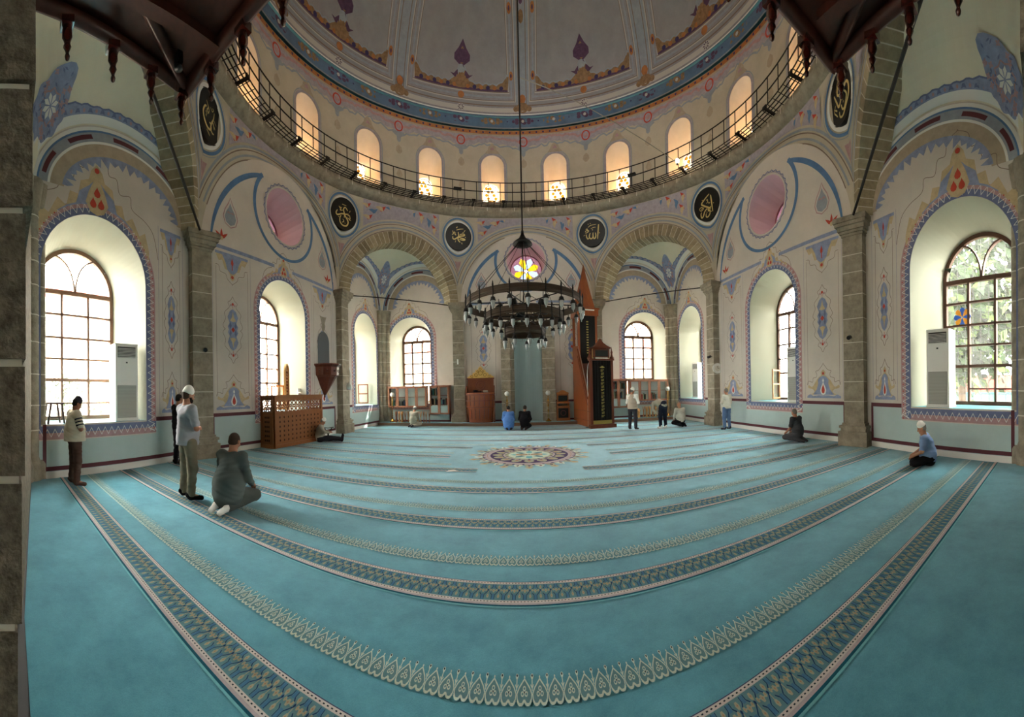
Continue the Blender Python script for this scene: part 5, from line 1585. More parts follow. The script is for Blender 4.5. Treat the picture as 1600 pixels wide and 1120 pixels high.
LBLUE = cl('light_blue', (120, 140, 176)); CREAM = cl('cream', (206, 202, 188)); OLIVE = cl('olive_grey', (168, 162, 146)); TANV = cl('tan_vest', (182, 168, 152)); CHAR = cl('charcoal', (52, 50, 56))
def base(px, py): p = pix(px, py, .02); return (p.x, p.y, .018)
J = pose('stand'); J['hed'] = V3(0, .06, 1.62); J['tilt'] = .5; J['nck'] = V3(0, .02, 1.48)
person('standing person in a cream vest over navy striped sleeves, dark cap and brown trousers', base(117, 757), .15, 'stand', 1.74, BEIGE, BROWNT, vest=BEIGE, hair=HAIRD, cap=cl('dark_cap', (58, 54, 58)), shoes=BROWNT, vox=.011, stout=1.18, J=J, stripes=NAVY, skin=SKIN2)
person('standing person in dark clothes, mostly hidden behind the one in the white cap', base(280, 727), 0.0, 'stand', 1.80, BLK, CHAR, hair=HAIRD, vox=.013, skin=SKIN2)
person('standing person in white skullcap, pale grey t-shirt and khaki trousers', base(294, 779), -.1, 'stand', 1.88, TEE, KHAKI, cap=WHITEC, hair=HAIRB, beard=HAIRD, shoes=BLK, vox=.010, stout=1.02, tail=.10)
person('kneeling person in a grey-green suit with white socks, nearest the camera', base(358, 796), .22, 'kneel', 1.90, GREYG, GREYG2, sleeves='long', hair=HAIRB, shoes=WHITEC, vox=.010, stout=1.35, tail=.05)
person('person in white skullcap sitting against the wooden enclosure reading at a book stand', base(500, 690), -.95, 'legs_out', 1.66, OLIVE, CHAR, sleeves='long', cap=WHITEC, shoes=CHAR, vox=.013, stout=1.1)
p6 = floor_at(637, 14.0)
person('person in beige jacket and white skullcap kneeling before the left row of book stands', (p6.x, 13.7, .018), -.3, 'kneel', 1.68, OLIVE, OLIVE, sleeves='long', cap=WHITEC, shoes=CHAR, vox=.014, stout=1.15)
person('kneeling person in a bright blue jacket before the prayer niche', base(795, 671), .1, 'kneel', 1.74, BLUEJ, NAVY, sleeves='long', hair=HAIRD, vox=.013, stout=1.5, tail=.08)
person('kneeling person in a dark jacket beside the one in blue', base(820, 671), -.15, 'kneel', 1.76, BLK, BLK, sleeves='long', hair=HAIRD, vox=.013, stout=1.35)
person('standing person in white cap, tan vest and white sleeves right of the pulpit', base(989, 671), -.75, 'stand', 1.74, WHITEC, CHAR, sleeves='long', vest=TANV, cap=WHITEC, vox=.013, stout=1.15, turn=-.5)
person('bowing person with dark trousers and pale shirt seen from behind', base(1036, 669), .15, 'bow', 1.84, OLIVE, NAVY, sleeves='long', hair=HAIRG, shoes=WHITEC, vox=.013)
person('kneeling bald person in a white shirt near the right corner column', base(1064, 666), .05, 'kneel', 1.76, CREAM, BLK, sleeves='long', hair=None, shoes=BLK, vox=.013, stout=1.2)
person('standing grey-haired person in a pale shirt and blue jeans by the right wall', base(1136, 671), .15, 'stand', 1.66, CREAM, JEANS, sleeves='long', hair=HAIRG, shoes=CHAR, vox=.013, stout=1.1)
person('kneeling grey-haired person in a dark grey shirt by the right wall', base(1247, 690), .1, 'kneel', 1.66, DGREY, DGREY, sleeves='short', hair=HAIRG, shoes=DGREY, vox=.012, stout=1.15)
person('cross-legged person in tall white cap, light blue shirt and black trousers by the right wall', base(1452, 726), .35, 'cross', 1.72, LBLUE, BLK, sleeves='short', cap=WHITEC, hair=HAIRG, shoes=BLK, vox=.011, stout=1.1)
# ---------------------------------------------------------------- furniture and fittings
def on_wall(W, px):
    az = (px - AX) / F_PX; d = Vector((math.sin(az), math.cos(az), 0))
    # intersect ray t*d with wall line
    n = W.n; t = n.dot(W.a) / n.dot(d); p = d * t
    return (p - W.a).dot(W.e)
def air_con(k, px, label, h=1.62, w=.52, dd=.34, off=-.22, tw=0.0):
    W = SIDES[k]; u = on_wall(W, px)
    t = thing('air_conditioner', label, 'air conditioner', W.P(u, 1.005, off), math.atan2(W.n.y, W.n.x) + PI / 2 + tw, 'tower air conditioners on the window sills')
    b = MB(); b.box((0, 0, h / 2), (w, dd, h - .01)); b.box((0, 0, .02), (w + .02, dd + .02, .04)); b.box((0, 0, h), (w + .012, dd + .012, .02)); b.build('housing', [PLASTICW], t)
    b = MB(); b.box((0, -dd / 2 - .003, h * .25), (w * .84, .012, h * .42))
    for i in range(22): b.box((0, -dd / 2 - .011, h * .06 + i * h * .4 / 22), (w * .80, .006, .012), 1)
    b.build('intake_grille', [GRILL, mat('grille_light', (178, 178, 170), .6)], t)
    b = MB(); b.box((0, -dd / 2 - .003, h * .895), (w * .80, .01, h * .14), 0)
    for i in range(7): b.box((0, -dd / 2 - .014, h * .83 + i * h * .13 / 7), (w * .78, .02, .010), 1)
    b.build('louvre', [DARKG, PLASTICW], t)
    b = MB(); b.box((.0, -dd / 2 - .006, h * .76), (.04, .006, .03)); b.build('badge', [DARKG], t)
    return t
air_con('left_back', 202, 'white tower air conditioner at the right end of the big left window sill', tw=-.15)
air_con('right_back', 1462, 'white tower air conditioner at the left end of the big right window sill', tw=.1)
air_con('right_middle', 1238, 'white tower air conditioner in the right wall window next to the open casement')
air_con('left_front', 561, 'white tower air conditioner in the side window of the left corner bay', off=-.5)
air_con('right_front', 1072, 'white tower air conditioner in the side window of the right corner bay', off=-.65)

CABW = mat('cabinet_wood', (156, 108, 84), .5, wave=(5, (136, 90, 68)))
def glass_cabinet(label, x0, x1, y, z0, z1, doors, d=.32, books=True, shelves=2, m=CABW, group=None, seed=0, solid=0.0):
    t = thing('book_cabinet', label, 'cabinet', ((x0 + x1) / 2, y, z0), group=group); w = x1 - x0; h = z1 - z0
    b = MB()
    for x in (-w / 2 + .02, w / 2 - .02): b.box((x, 0, h / 2), (.04, d, h))
    for z in (.02, h - .02): b.box((0, 0, z), (w, d, .04))
    b.box((0, d / 2 - .01, h / 2), (w, .02, h), 1); b.box((0, 0, h), (w + .05, d + .04, .04)); b.build('carcass', [m, mat('cabinet_back', (200, 212, 210), .8)], t)  # pale back colour imitates window light coming through the sill cabinets
    for i in range(shelves):
        q = MB(); q.box((0, .02, h * (i + 1) / (shelves + 1)), (w - .08, d - .06, .02)); q.build('shelf', [m], t)
    dw = (w - .02) / doors
    for i in range(doors):
        x = -w / 2 + .01 + dw * (i + .5); q = MB()
        for xx in (x - dw / 2 + .035, x + dw / 2 - .035): q.box((xx, -d / 2 - .012, h / 2), (.06, .024, h - .04))
        for zz in (.05, h - .05): q.box((x, -d / 2 - .012, zz), (dw - .02, .024, .06))
        if solid: q.box((x, -d / 2 - .010, .05 + solid / 2), (dw - .1, .016, solid), 1)
        q.build('door', [m, mat('door_panel_blue', (150, 172, 172), .5)], t)
        g = MB(); g.quad((x - dw / 2 + .06, -d / 2 - .01, .08), (x + dw / 2 - .06, -d / 2 - .01, .08), (x + dw / 2 - .06, -d / 2 - .01, h - .08), (x - dw / 2 + .06, -d / 2 - .01, h - .08)); g.build('door_glass', [CABG], t)
        kb = MB(); kb.lathe([(0, 0), (.012, .002), (.014, .012), (0, .02)], (x + (dw / 2 - .04) * (1 if i % 2 == 0 else -1), -d / 2 - .035, h * .45), 8); kb.build('knob', [BRASS], t)
    return t
BOOKM = [mat('book_' + n, c, .7) for n, c in (('red', (136, 40, 44)), ('green', (52, 92, 70)), ('navy', (44, 56, 96)), ('brown', (110, 74, 48)), ('cream', (200, 190, 164)), ('teal', (70, 128, 128)), ('black', (36, 34, 36)))]
BOOKN = ['red', 'green', 'navy', 'brown', 'cream', 'teal', 'black']
def books(x0, x1, y, z, hh, seed, where, keep=None):
    rd = random.Random(seed); x = x0; i = 0
    while x < x1 - .05:
        w_ = rd.uniform(.035, .06); q = rd.randrange(len(BOOKM)); h_ = hh * rd.uniform(.75, 1)
        if rd.random() < .88:
            b = MB(); b.box((0, 0, h_ / 2), (w_ - .004, .18, h_)); b.box((0, .004, h_ / 2), (w_ - .014, .176, h_ + .002), 1)
            o = b.build('book', [BOOKM[q], WHITE]); o.location = (x + w_ / 2, y, z)
            tag(o, '%s-spined book standing in %s' % (BOOKN[q], where), 'book', 'books in ' + where); i += 1
        x += w_
FY = 15.0
glass_cabinet('long low glass-door cabinet on the sill of the front left window', -6.55, -4.62, 14.78, .82, 1.80, 4, shelves=1)
glass_cabinet('long low glass-door cabinet on the sill of the front right window', 4.56, 6.5, 14.78, .90, 1.88, 4, shelves=1)
c1 = glass_cabinet('two-door glass bookcase mounted on the wall left of the prayer wall pier', -4.50, -3.56, 14.82, .50, 1.80, 2, shelves=2, solid=.34)
c2 = glass_cabinet('glass bookcase mounted on the wall right of the pulpit', 3.62, 4.46, 14.82, .62, 1.92, 2, shelves=2, solid=.34)
books(-4.44, -3.62, 14.86, .945, .30, 1, 'the lower shelf of the left bookcase'); books(-4.44, -4.05, 14.86, 1.38, .30, 2, 'the upper shelf of the left bookcase')
books(3.68, 4.40, 14.86, 1.065, .32, 3, 'the lower shelf of the right bookcase'); books(3.68, 4.40, 14.86, 1.50, .30, 4, 'the upper shelf of the right bookcase')
books(-6.4, -6.05, 14.86, .87, .30, 5, 'the long cabinet of the front left window'); books(-5.9, -5.65, 14.86, .87, .32, 6, 'the second door of the long left cabinet')
books(5.1, 5.45, 14.86, .95, .34, 7, 'the long cabinet of the front right window'); books(5.6, 5.95, 14.86, .95, .34, 8, 'the third door of the long right cabinet')

# book stands
def book_stand(label, loc, rz, fold=.12, h=.46, group=None, m=OAK):
    t = thing('book_stand', label, 'book stand', loc, rz, group)
    for s in (-1, 1):
        b = MB(); mt = Matrix.Rotation(s * fold, 3, 'Y')
        pl = [(-.13, 0), (.13, 0), (.13, h - .08), (.07, h), (-.07, h), (-.13, h - .08)]
        vs = MB(); vs.prism(pl, (-.008, 0, 0), (0, 1, 0), (0, 0, 1), .022)
        R = Matrix.Translation((0, 0, h * .42)) @ mt.to_4x4() @ Matrix.Translation((0, 0, -h * .42))
        vs.v = [tuple(R @ Vector(v)) for v in vs.v]; vs.build('board', [m], t)
    return t
rd = random.Random(4); OAK2 = mat('pale_oak', (206, 158, 96), .5, wave=(4, (186, 136, 78)))
xs = [-6.06 + .150 * i for i in range(10)]
for i, x in enumerate(xs):
    book_stand('folded wooden book stand in the row on the platform below the front left window', (x, 14.42, .155), rd.uniform(.1, .4), rd.uniform(.05, .16), .50, group='folded book stands in the left row', m=OAK2 if i % 3 else OAK_D)
for i, x in enumerate((-4.60, -4.44)): book_stand(['folded wooden book stand standing alone right of the left row', 'dark folded wooden book stand at the right end, beside the bookcase'][i], (x, 14.42, .155), .3, .1, .48, m=OAK if i == 0 else OAK_D)
for i in range(6): book_stand('folded wooden book stand in the row on the platform below the front right window', (5.14 + .15 * i, 14.42, .155), rd.uniform(-.4, -.1), rd.uniform(.05, .16), .50, group='folded book stands in the right row', m=OAK2 if i % 3 else OAK)
book_stand('wooden book stand left of the right row, behind the person in the tan vest', (4.86, 14.42, .155), .4, .2, .42, m=OAK2)
# reader's stand with an open book
p = pix(512, 688, .02)
t = book_stand('dark folding book stand before the reading person', (p.x - .05, p.y + .10, .018), .6, .5, .42, m=HAIRD)
b = MB(); b.quad((-.19, -.13, .03), (0, -.13, 0), (0, .13, 0), (-.19, .13, .03)); b.quad((0, -.13, 0), (.19, -.13, .03), (.19, .13, .03), (0, .13, 0))
o = b.build('open_book', [BOOKM[6]]); o.location = (p.x - .05, p.y + .10, .405); o.rotation_euler = (0, 0, .6); tag(o, 'open dark book on the reading stand', 'book')
# brown stool-like stand on the big left sill
W = SIDES['left_back']; u = on_wall(W, 92)
t = thing('sill_stool', 'small dark brown stool standing on the big left window sill', 'stool', W.P(u, 1.0, -.25), math.atan2(W.n.y, W.n.x) + PI / 2)
for s in (-1, 1):
    b = MB(); m_ = Matrix.Rotation(s * .12, 3, 'Y')
    for x in (-.12, .12): b.tube([(s * .17, x, 0), (s * .11, x, .38)], .022, 6)
    b.build('leg', [mat('brown_plastic', (84, 56, 46), .4)], t)
b = MB(); b.box((0, 0, .12), (.28, .03, .03)); b.build('stretcher', [MATS['brown_plastic']], t)
b = MB(); b.box((0, 0, .39), (.30, .32, .04)); b.build('seat', [MATS['brown_plastic']], t)

# preaching chair with carved gold crest
px0 = -2.12
t = thing('preaching_chair', 'round-fronted polished wooden preaching chair with carved golden crest', 'pulpit chair', (px0, 14.42, .155))
b = MB(); b.lathe([(.50, 0), (.52, .04), (.50, .10), (.52, .12), (.56, .62), (.60, .72), (.60, 1.22), (.63, 1.26), (.60, 1.30), (.56, 1.30)], (0, .12, 0), 24, 0, a0=PI, a1=2 * PI, sx=1.05, sy=.62)
for zz in (.66, .94, 1.2): b.lathe([(.612, 0), (.625, .01), (.612, .022)], (0, .12, zz), 24, 1, a0=PI, a1=2 * PI, sx=1.05, sy=.62)
for i in range(9):
    a = PI + PI * (i + .5) / 9
    for z0, z1, r0 in ((.74, .92, .612), (.98, 1.18, .612), (.16, .6, .545)):
        b.tube([(1.05 * r0 * math.cos(a), .12 + .62 * r0 * math.sin(a), z0), (1.05 * (r0 + .03 * (z0 < .5)) * math.cos(a), .12 + .62 * (r0 + .03 * (z0 < .5)) * math.sin(a), z1)], .012, 5, 1)
b.build('curved_front', [mat('polished_walnut', (158, 88, 52), .2, wave=(3, (122, 60, 32)), coat=.8), MAHOG], t)
b = MB(); b.box((0, .30, .95), (1.16, .05, 1.9)); b.box((0, .26, 1.92), (1.22, .10, .05)); b.box((-.60, .2, .8), (.05, .3, 1.6)); b.box((.60, .2, .8), (.05, .3, 1.6)); b.build('backboard', [WOOD], t)
b = MB(); b.box((0, .12, .75), (1.1, .4, .05)); b.build('seat', [WOOD], t)
cr = [(.56, 0), (.60, .06), (.50, .10), (.46, .16), (.38, .14), (.34, .24), (.24, .26), (.22, .36), (.12, .38), (.08, .46), (0, .54)]
b = MB(); b.prism(mir(cr), (0, .28, 1.94), (1, 0, 0), (0, 0, 1), -.04, 0)
for x, z, r in ((0, .2, .09), (-.2, .12, .07), (.2, .12, .07), (-.38, .06, .05), (.38, .06, .05), (0, .38, .05), (-.12, .28, .04), (.12, .28, .04)):
    b.tube([(x + r * math.cos(PI / 5 * k), .235, 1.96 + z + r * math.sin(PI / 5 * k)) for k in range(11)], .014, 5, 1, caps=False)
b.build('crest', [GOLD, mat('old_gold', (168, 128, 60), .4, metal=.7)], t)
b = MB(); b.tube([(.2 * math.cos(PI / 8 * k), .255, 1.62 + .2 * math.sin(PI / 8 * k)) for k in range(17)], .02, 6, caps=False); b.tube([(.1 * math.cos(PI / 8 * k), .255, 1.62 + .1 * math.sin(PI / 8 * k)) for k in range(17)], .014, 6, caps=False); b.build('rosette', [MAHOG], t)
b = MB(); b.box((0, .0, 0), (.34, .22, .05)); b.lathe([(.0, .02), (.12, .03), (.10, .07), (0, .09)], (-.1, 0, 0), 12); o = b.build('cushion', [BLK]); o.location = (px0 - .1, 14.45, 1.49); tag(o, 'small dark cushion on the ledge of the preaching chair', 'cushion')
b = MB(); b.box((0, 0, 0), (.2, .03, .26)); o = b.build('paper', [CREAM]); o.rotation_euler = (PI / 2 - .3, 0, 0); o.location = (px0 + .25, 14.45, 1.49); tag(o, 'cream sheet of paper on the ledge of the preaching chair', 'paper')

# standing lamps
def globe_lamp(x, y, label, hgt=1.18, fat=False):
    t = thing('floor_lamp', label, 'lamp', (x, y, .155))
    b = MB(); b.lathe([(.0, 0), (.13, 0), (.13, .03), (.09, .05), (.05, .09), (.03, .14), (0, .14)], (0, 0, 0), 20); b.build('base', [BRASS], t)
    pr = [(.02, .1)]
    n = 4 if fat else 9
    for i in range(n):
        z = .14 + (hgt - .2) * i / n; dz = (hgt - .2) / n; r = .045 if fat else .028
        pr += [(.014, z), (r, z + dz * .4), (.014, z + dz * .8), (.022, z + dz * .9)]
    pr += [(.016, hgt - .04), (.05, hgt), (.0, hgt)]
    b = MB(); b.lathe(pr, (0, 0, 0), 12)
    if fat:
        for i in range(6):
            a = PI / 3 * i; b.tube([(0, 0, hgt - .35), (.09 * math.cos(a), .09 * math.sin(a), hgt - .30), (.10 * math.cos(a), .10 * math.sin(a), hgt - .25)], .008, 5)
    b.build('stem', [BRASS], t)
    b = MB(); b.lathe([(.105 * math.sin(PI * i / 12), .105 - .105 * math.cos(PI * i / 12)) for i in range(13)], (0, 0, hgt), 18); b.build('lamp_globe', [GLOBE], t)
globe_lamp(-6.30, 14.55, 'slim brass floor lamp with white globe beside the left corner column')
globe_lamp(6.40, 14.5, 'slim brass floor lamp with white globe beside the right corner column')
globe_lamp(-.94, 14.38, 'stout brass floor lamp with white globe left of the prayer niche', 1.12, True)
globe_lamp(.83, 14.38, 'stout brass floor lamp with white globe right of the prayer niche', 1.12, True)

# small glazed stand with carved crown
t = thing('display_stand', 'small two-tier wooden display stand with carved crown right of the prayer niche', 'display stand', (1.48, 14.55, .155))
b = MB(); b.box((0, 0, .32), (.56, .34, .56)); b.box((0, 0, .62), (.60, .38, .04))
for x in (-.24, .24): b.box((x, 0, .69), (.05, .3, .12))
b.box((0, 0, .78), (.58, .36, .06)); b.box((0, .05, .98), (.5, .24, .36)); b.box((0, 0, .03), (.6, .36, .05)); b.build('cabinet_body', [OAK_D], t)
b = MB(); b.box((0, -.175, .34), (.44, .012, .42)); b.build('glass_front', [BLACKP], t)
b = MB(); b.box((0, -.078, .98), (.40, .012, .24)); b.build('glass_front', [BLACKP], t)
b = MB(); b.prism(mir([(.28, 0), (.26, .06), (.16, .10), (.08, .15), (0, .17)]), (0, 0, 1.16), (1, 0, 0), (0, 0, 1), -.05); b.build('crown', [OAK], t)
b = MB(); b.tube([(.11 * math.cos(PI / 8 * k), -.185, .34 + .11 * math.sin(PI / 8 * k)) for k in range(17)], .008, 5, caps=False); b.build('speaker_ring', [mat('dull_red', (110, 50, 50), .6)], t)

# prayer niche pillars and hood
mb = MB()
for s in (-1, 1):
    mb.box((s * .98, 14.83, 2.1), (.40, .50, 3.9)); mb.box((s * .70, 14.93, 2.1), (.16, .3, 3.9)); mb.box((s * .90, 14.83, 4.12), (.62, .56, .2))
for i in range(14):
    a0, a1 = PI * i / 14, PI * (i + 1) / 14
    A = [(.62 * math.cos(a0), .62 * math.sin(a0)), (1.0 * math.cos(a0), .95 * math.sin(a0)), (1.0 * math.cos(a1), .95 * math.sin(a1)), (.62 * math.cos(a1), .62 * math.sin(a1))]
    mb.add([(x, 14.62, 4.15 + z) for x, z in A] + [(x, 15.0, 4.15 + z) for x, z in A], [(0, 1, 2, 3), (7, 6, 5, 4), (0, 3, 7, 4), (1, 5, 6, 2)], 0)
for s in (-1, 1):
    rd = random.Random(8)
    z = .5
    while z < 4:
        mb.box((s * .98, 14.83, z), (.408, .508, .018), 1); mb.box((s * .70, 14.93, z), (.17, .308, .018), 1); z += rd.uniform(.42, .56)
struct(mb.build('column_prayer_niche', [STONE, MORTAR]))
mb = MB(); NI = mat('niche_paint', (168, 186, 186), .8)
N = 16
for i in range(N):
    a, b_ = PI * i / N, PI * (i + 1) / N
    pa, pb = (.62 * math.cos(a), 15.0 + .7 * math.sin(a)), (.62 * math.cos(b_), 15.0 + .7 * math.sin(b_))
    mb.add([(*pa, 0), (*pb, 0), (*pb, 3.6), (*pa, 3.6)], [(0, 1, 2, 3)], 0, True)
    for j in range(6):
        t0, t1 = PI / 2 * j / 6, PI / 2 * (j + 1) / 6
        q = [(pa[0] * math.cos(t0), 15 + (pa[1] - 15) * math.cos(t0), 3.6 + .62 * math.sin(t0)), (pb[0] * math.cos(t0), 15 + (pb[1] - 15) * math.cos(t0), 3.6 + .62 * math.sin(t0)), (pb[0] * math.cos(t1), 15 + (pb[1] - 15) * math.cos(t1), 3.6 + .62 * math.sin(t1)), (pa[0] * math.cos(t1), 15 + (pa[1] - 15) * math.cos(t1), 3.6 + .62 * math.sin(t1))]
        mb.add(q, [(0, 1, 2, 3)], 0, True)
struct(mb.build('wall_niche', [NI]))

# stair pulpit
FX, FYp = 2.78, 12.55; BX, BYp = 2.42, 14.72
t = thing('stair_pulpit', 'tall wooden stair pulpit with black curtains, small front canopy and pointed spire', 'pulpit', (FX, FYp, .02), math.atan2(-(BX - FX), BYp - FYp))
Lp = math.hypot(BX - FX, BYp - FYp); hw = .43
PW = mat('pulpit_wood', (150, 84, 44), .4, wave=(3, (118, 58, 28)), coat=.3); PWD = mat('pulpit_wood_dark', (110, 54, 32), .45, wave=(3, (86, 40, 24)))
for s in (-1, 1):
    b = MB(); pl = [(0, 0), (Lp, 0), (Lp, 3.4), (Lp - .75, 3.3), (.25, 1.15), (.12, 1.9), (0, 2.1)]
    b.prism(pl, (s * hw - .02, 0, 0), (0, 1, 0), (0, 0, 1), .04, 0)
    for z in (.25, .62): b.tube([(s * (hw + .03) , .1, z), (s * (hw + .03), Lp - .1, z)], .012, 5, 1)
    b.tube([(s * (hw + .03), .3, 1.1), (s * (hw + .03), Lp - .75, 3.18)], .03, 6, 1); b.tube([(s * (hw + .03), .35, .85), (s * (hw + .03), Lp - .7, 2.9)], .014, 5, 1)
    b.build('side_panel', [PW, PWD], t)
    b = MB(); b.tube([(s * (hw + .0), .28, 1.2), (s * (hw + .0), Lp - .72, 3.36)], .011, 6); b.build('handrail', [mat('steel_rail', (150, 150, 148), .3, metal=.8)], t)
b = MB()
for i in range(10):
    z = .25 + .27 * i; b.box((0, .35 + i * .16, z / 2 + .02), (2 * hw - .06, .17, z))
b.build('steps', [PWD], t)
b = MB()
for s in (-1, 1): b.box((s * hw, -.02, 1.3), (.09, .12, 2.58))
b.box((0, -.02, 2.60), (2 * hw + .16, .2, .06)); b.box((0, -.06, .06), (2 * hw + .2, .26, .14)); b.build('portal', [PWD], t)
b = MB()
n = 24
for i in range(n):
    x0, x1 = -hw + .05 + (2 * hw - .1) * i / n, -hw + .05 + (2 * hw - .1) * (i + 1) / n
    y0, y1 = -.05 + .012 * math.sin(i * 1.7), -.05 + .012 * math.sin((i + 1) * 1.7)
    b.add([(x0, y0, .16), (x1, y1, .16), (x1, y1, 2.56), (x0, y0, 2.56)], [(0, 1, 2, 3)], 0, True)
b.quad((-hw + .03, -.072, .14), (hw - .03, -.072, .14), (hw - .03, -.072, .28), (-hw + .03, -.072, .28), 1)
for i in range(15):
    z = .40 + .125 * i; w_ = .05 if i % 2 else .065
    b.quad((.02 - w_, -.074, z), (.02 + w_ * .3, -.074, z), (.02 + w_ * .3, -.074, z + .03), (.02 - w_, -.074, z + .03), 1)
    b.quad((.02 - w_, -.074, z + .05), (.02 + w_, -.074, z + .05), (.02 + w_, -.074, z + .075), (.02 - w_, -.074, z + .075), 1)
    if i % 2: b.quad((.02 + w_ * .6, -.074, z), (.02 + w_, -.074, z), (.02 + w_, -.074, z + .09), (.02 + w_ * .6, -.074, z + .09), 1)
b.add([(-.09, -.074, 2.30), (.02, -.074, 2.27), (.13, -.074, 2.30), (.02, -.074, 2.37)], [(0, 1, 2, 3)], 1)
b.build('front_curtain', [BLACKC, mat('gold_thread', (150, 138, 70), .6)], t)
b = MB(); b.box((0, .06, 2.84), (.66, .3, .32)); b.box((-.33, .0, 2.83), (.04, .04, .36), 2); b.box((.33, .0, 2.83), (.04, .04, .36), 2); b.box((0, -.095, 2.84), (.52, .01, .24), 1)
b.lathe([(.50, 0), (.52, .04), (.34, .12), (.16, .24), (.06, .36), (.0, .42)], (0, .06, 3.02), 4, 0, False, a0=PI / 4, a1=PI / 4 + 2 * PI, sy=.6)
for s in (-1, 1): b.lathe([(.09, 0), (.10, .04), (.05, .12), (.03, .2), (.045, .26), (.02, .34), (.0, .5)], (s * .46, 0, 2.63), 10, 0)
b.build('canopy', [PWD, BLACKP, GOLDP], t)
b = MB(); b.box((0, -.08, 2.655), (.5, .02, .06)); b.build('loudspeaker_strip', [PLASTICW], t)
# pavilion at the head of the stairs
b = MB()
for s in (-1, 1):
    for y in (Lp - .72, Lp - .04): b.box((s * (hw - .04), y, 3.9), (.09, .09, 2.0))
b.box((0, Lp - .38, 4.74), (2 * hw + .12, .86, .28)); b.box((0, Lp - .38, 4.90), (2 * hw + .2, .94, .06)); b.build('pavilion', [PW], t)
b = MB(); b.lathe([(.60, 0), (.52, .06), (.30, .8), (.14, 1.4), (.04, 1.85), (.0, 2.0)], (0, Lp - .38, 4.92), 8, 0, False, sy=.85); b.build('spire', [PW], t)
b = MB()
b.box((0, Lp - .74, 3.6), (2 * hw - .14, .03, 2.05))
for i in range(13):
    z = 3.0 + .11 * i; b.quad((-.05, Lp - .757, z), (.04, Lp - .757, z), (.04, Lp - .757, z + .05), (-.05, Lp - .757, z + .05), 1)
b.build('upper_curtain', [BLACKC, MATS['gold_thread']], t)
b = MB(); b.box((0, Lp - .82, 4.84), (.6, .02, .05)); b.build('sign_strip', [PLASTICW], t)
# microphone stand on the pulpit stairs
t2 = thing('microphone', 'gooseneck microphone bending up beside the pulpit stair', 'microphone', (FX - .50, FYp + .25, .02))
b = MB(); b.tube([(0, 0, 0), (0, 0, 2.1), (.03, 0, 2.4), (.10, 0, 2.55), (.18, 0, 2.6)], .012, 6); b.build('stand', [MATS['steel_rail']], t2)
b = MB(); b.lathe([(0, 0), (.12, 0), (.12, .015), (0, .02)], (0, 0, 0), 12); b.build('base', [BLACKP], t2)
b = MB(); b.lathe([(0, 0), (.025, .01), (.025, .07), (0, .09)], (.2, 0, 2.57), 8); b.build('capsule', [BLACKP], t2)

# carved wooden enclosure on the left
x0, x1, y0, y1, hz = -6.93, -6.44, 6.72, 9.0, 1.46
t = thing('wooden_enclosure', 'carved wooden enclosure with pierced lattice top below the left wall window', 'enclosure', (0, 0, .02))
def lattice(o, ex, L, z0, z1, name):
    ex = Vector(ex); nrm = Vector((ex.y, -ex.x, 0)); b = MB(); s = .175; hgt = z1 - z0
    def seg(p, q, r=.017):
        b.tube([Vector(o) + ex * p[0] + Vector((0, 0, z0 + p[1])), Vector(o) + ex * q[0] + Vector((0, 0, z0 + q[1]))], r, 4)
    nx, nz = max(2, round(L / s)), max(2, round(hgt / s)); sx, sz = L / nx, hgt / nz
    for i in range(nx):
        for j in range(nz):
            cx, cz = (i + .5) * sx, (j + .5) * sz; r = min(sx, sz) * .36
            pts = [(cx + r * math.cos(PI / 4 * k + PI / 8), cz + r * math.sin(PI / 4 * k + PI / 8)) for k in range(9)]
            b.tube([Vector(o) + ex * p[0] + Vector((0, 0, z0 + p[1])) for p in pts], .021, 4, caps=False)
            for k in range(4):
                a = PI / 2 * k; seg((cx + r * .92 * math.cos(a), cz + r * .92 * math.sin(a)), (cx + sx * .5 * math.cos(a), cz + sz * .5 * math.sin(a)))
                a += PI / 4; seg((cx + r * .92 * math.cos(a), cz + r * .92 * math.sin(a)), (cx + sx * .7 * math.cos(a), cz + sz * .7 * math.sin(a)))
    b.build(name, [OAK_D], t)
def face(o, ex, L, nm, cols):
    ex = Vector(ex); nrm = Vector((ex.y, -ex.x, 0)); o = Vector(o); b = MB()
    def pb(u0, u1, z0, z1, d0=0.0, d1=.04, m=0):
        A = [o + ex * u + nrm * d + Vector((0, 0, z)) for d in (d1, d0) for u, z in ((u0, z0), (u1, z0), (u1, z1), (u0, z1))]
        b.add(A, [(3, 2, 1, 0), (4, 5, 6, 7), (0, 1, 5, 4), (1, 2, 6, 5), (2, 3, 7, 6), (3, 0, 4, 7)], m)
    pb(0, L, 0, .98, -.01, .02); pb(0, L, 1.34, hz); pb(0, .08, .98, 1.34); pb(L - .08, L, .98, 1.34); pb(0, L, .96, 1.02, 0, .045); pb(0, L, 0, .10, 0, .05); pb(-.02, L + .02, hz, hz + .03, -.03, .07)
    for u in (0, L - .07): pb(u, u + .07, .1, .96, 0, .045)
    for i in range(cols):
        for j in range(6):
            u = .14 + (L - .28) * (i + .5) / cols; z = .17 + .13 * j + .01
            pb(u - .022, u + .022, z, z + .055, .018, .026, 1)  # raised dark blocks, coloured as the shade inside carved holes
            if i % 2: pb(u - .05, u + .05, z + .09, z + .10, .018, .03)
    b.build(nm, [OAK_D, mat('painted_hole_shade', (66, 36, 18), .8)], t)
face((x1, y0, 0), (0, 1, 0), y1 - y0, 'carved_panel', 11); face((x0, y0, 0), (1, 0, 0), x1 - x0, 'carved_panel', 3)
lattice((x1, y0 + .08, 0), (0, 1, 0), y1 - y0 - .16, 1.0, 1.35, 'lattice'); lattice((x0 + .08, y0, 0), (1, 0, 0), x1 - x0 - .16, 1.0, 1.35, 'lattice')
b = MB(); b.box(((x0 + x1) / 2, y1 - .03, .48), (x1 - x0, .04, .96)); b.build('end_panel', [OAK_D], t)

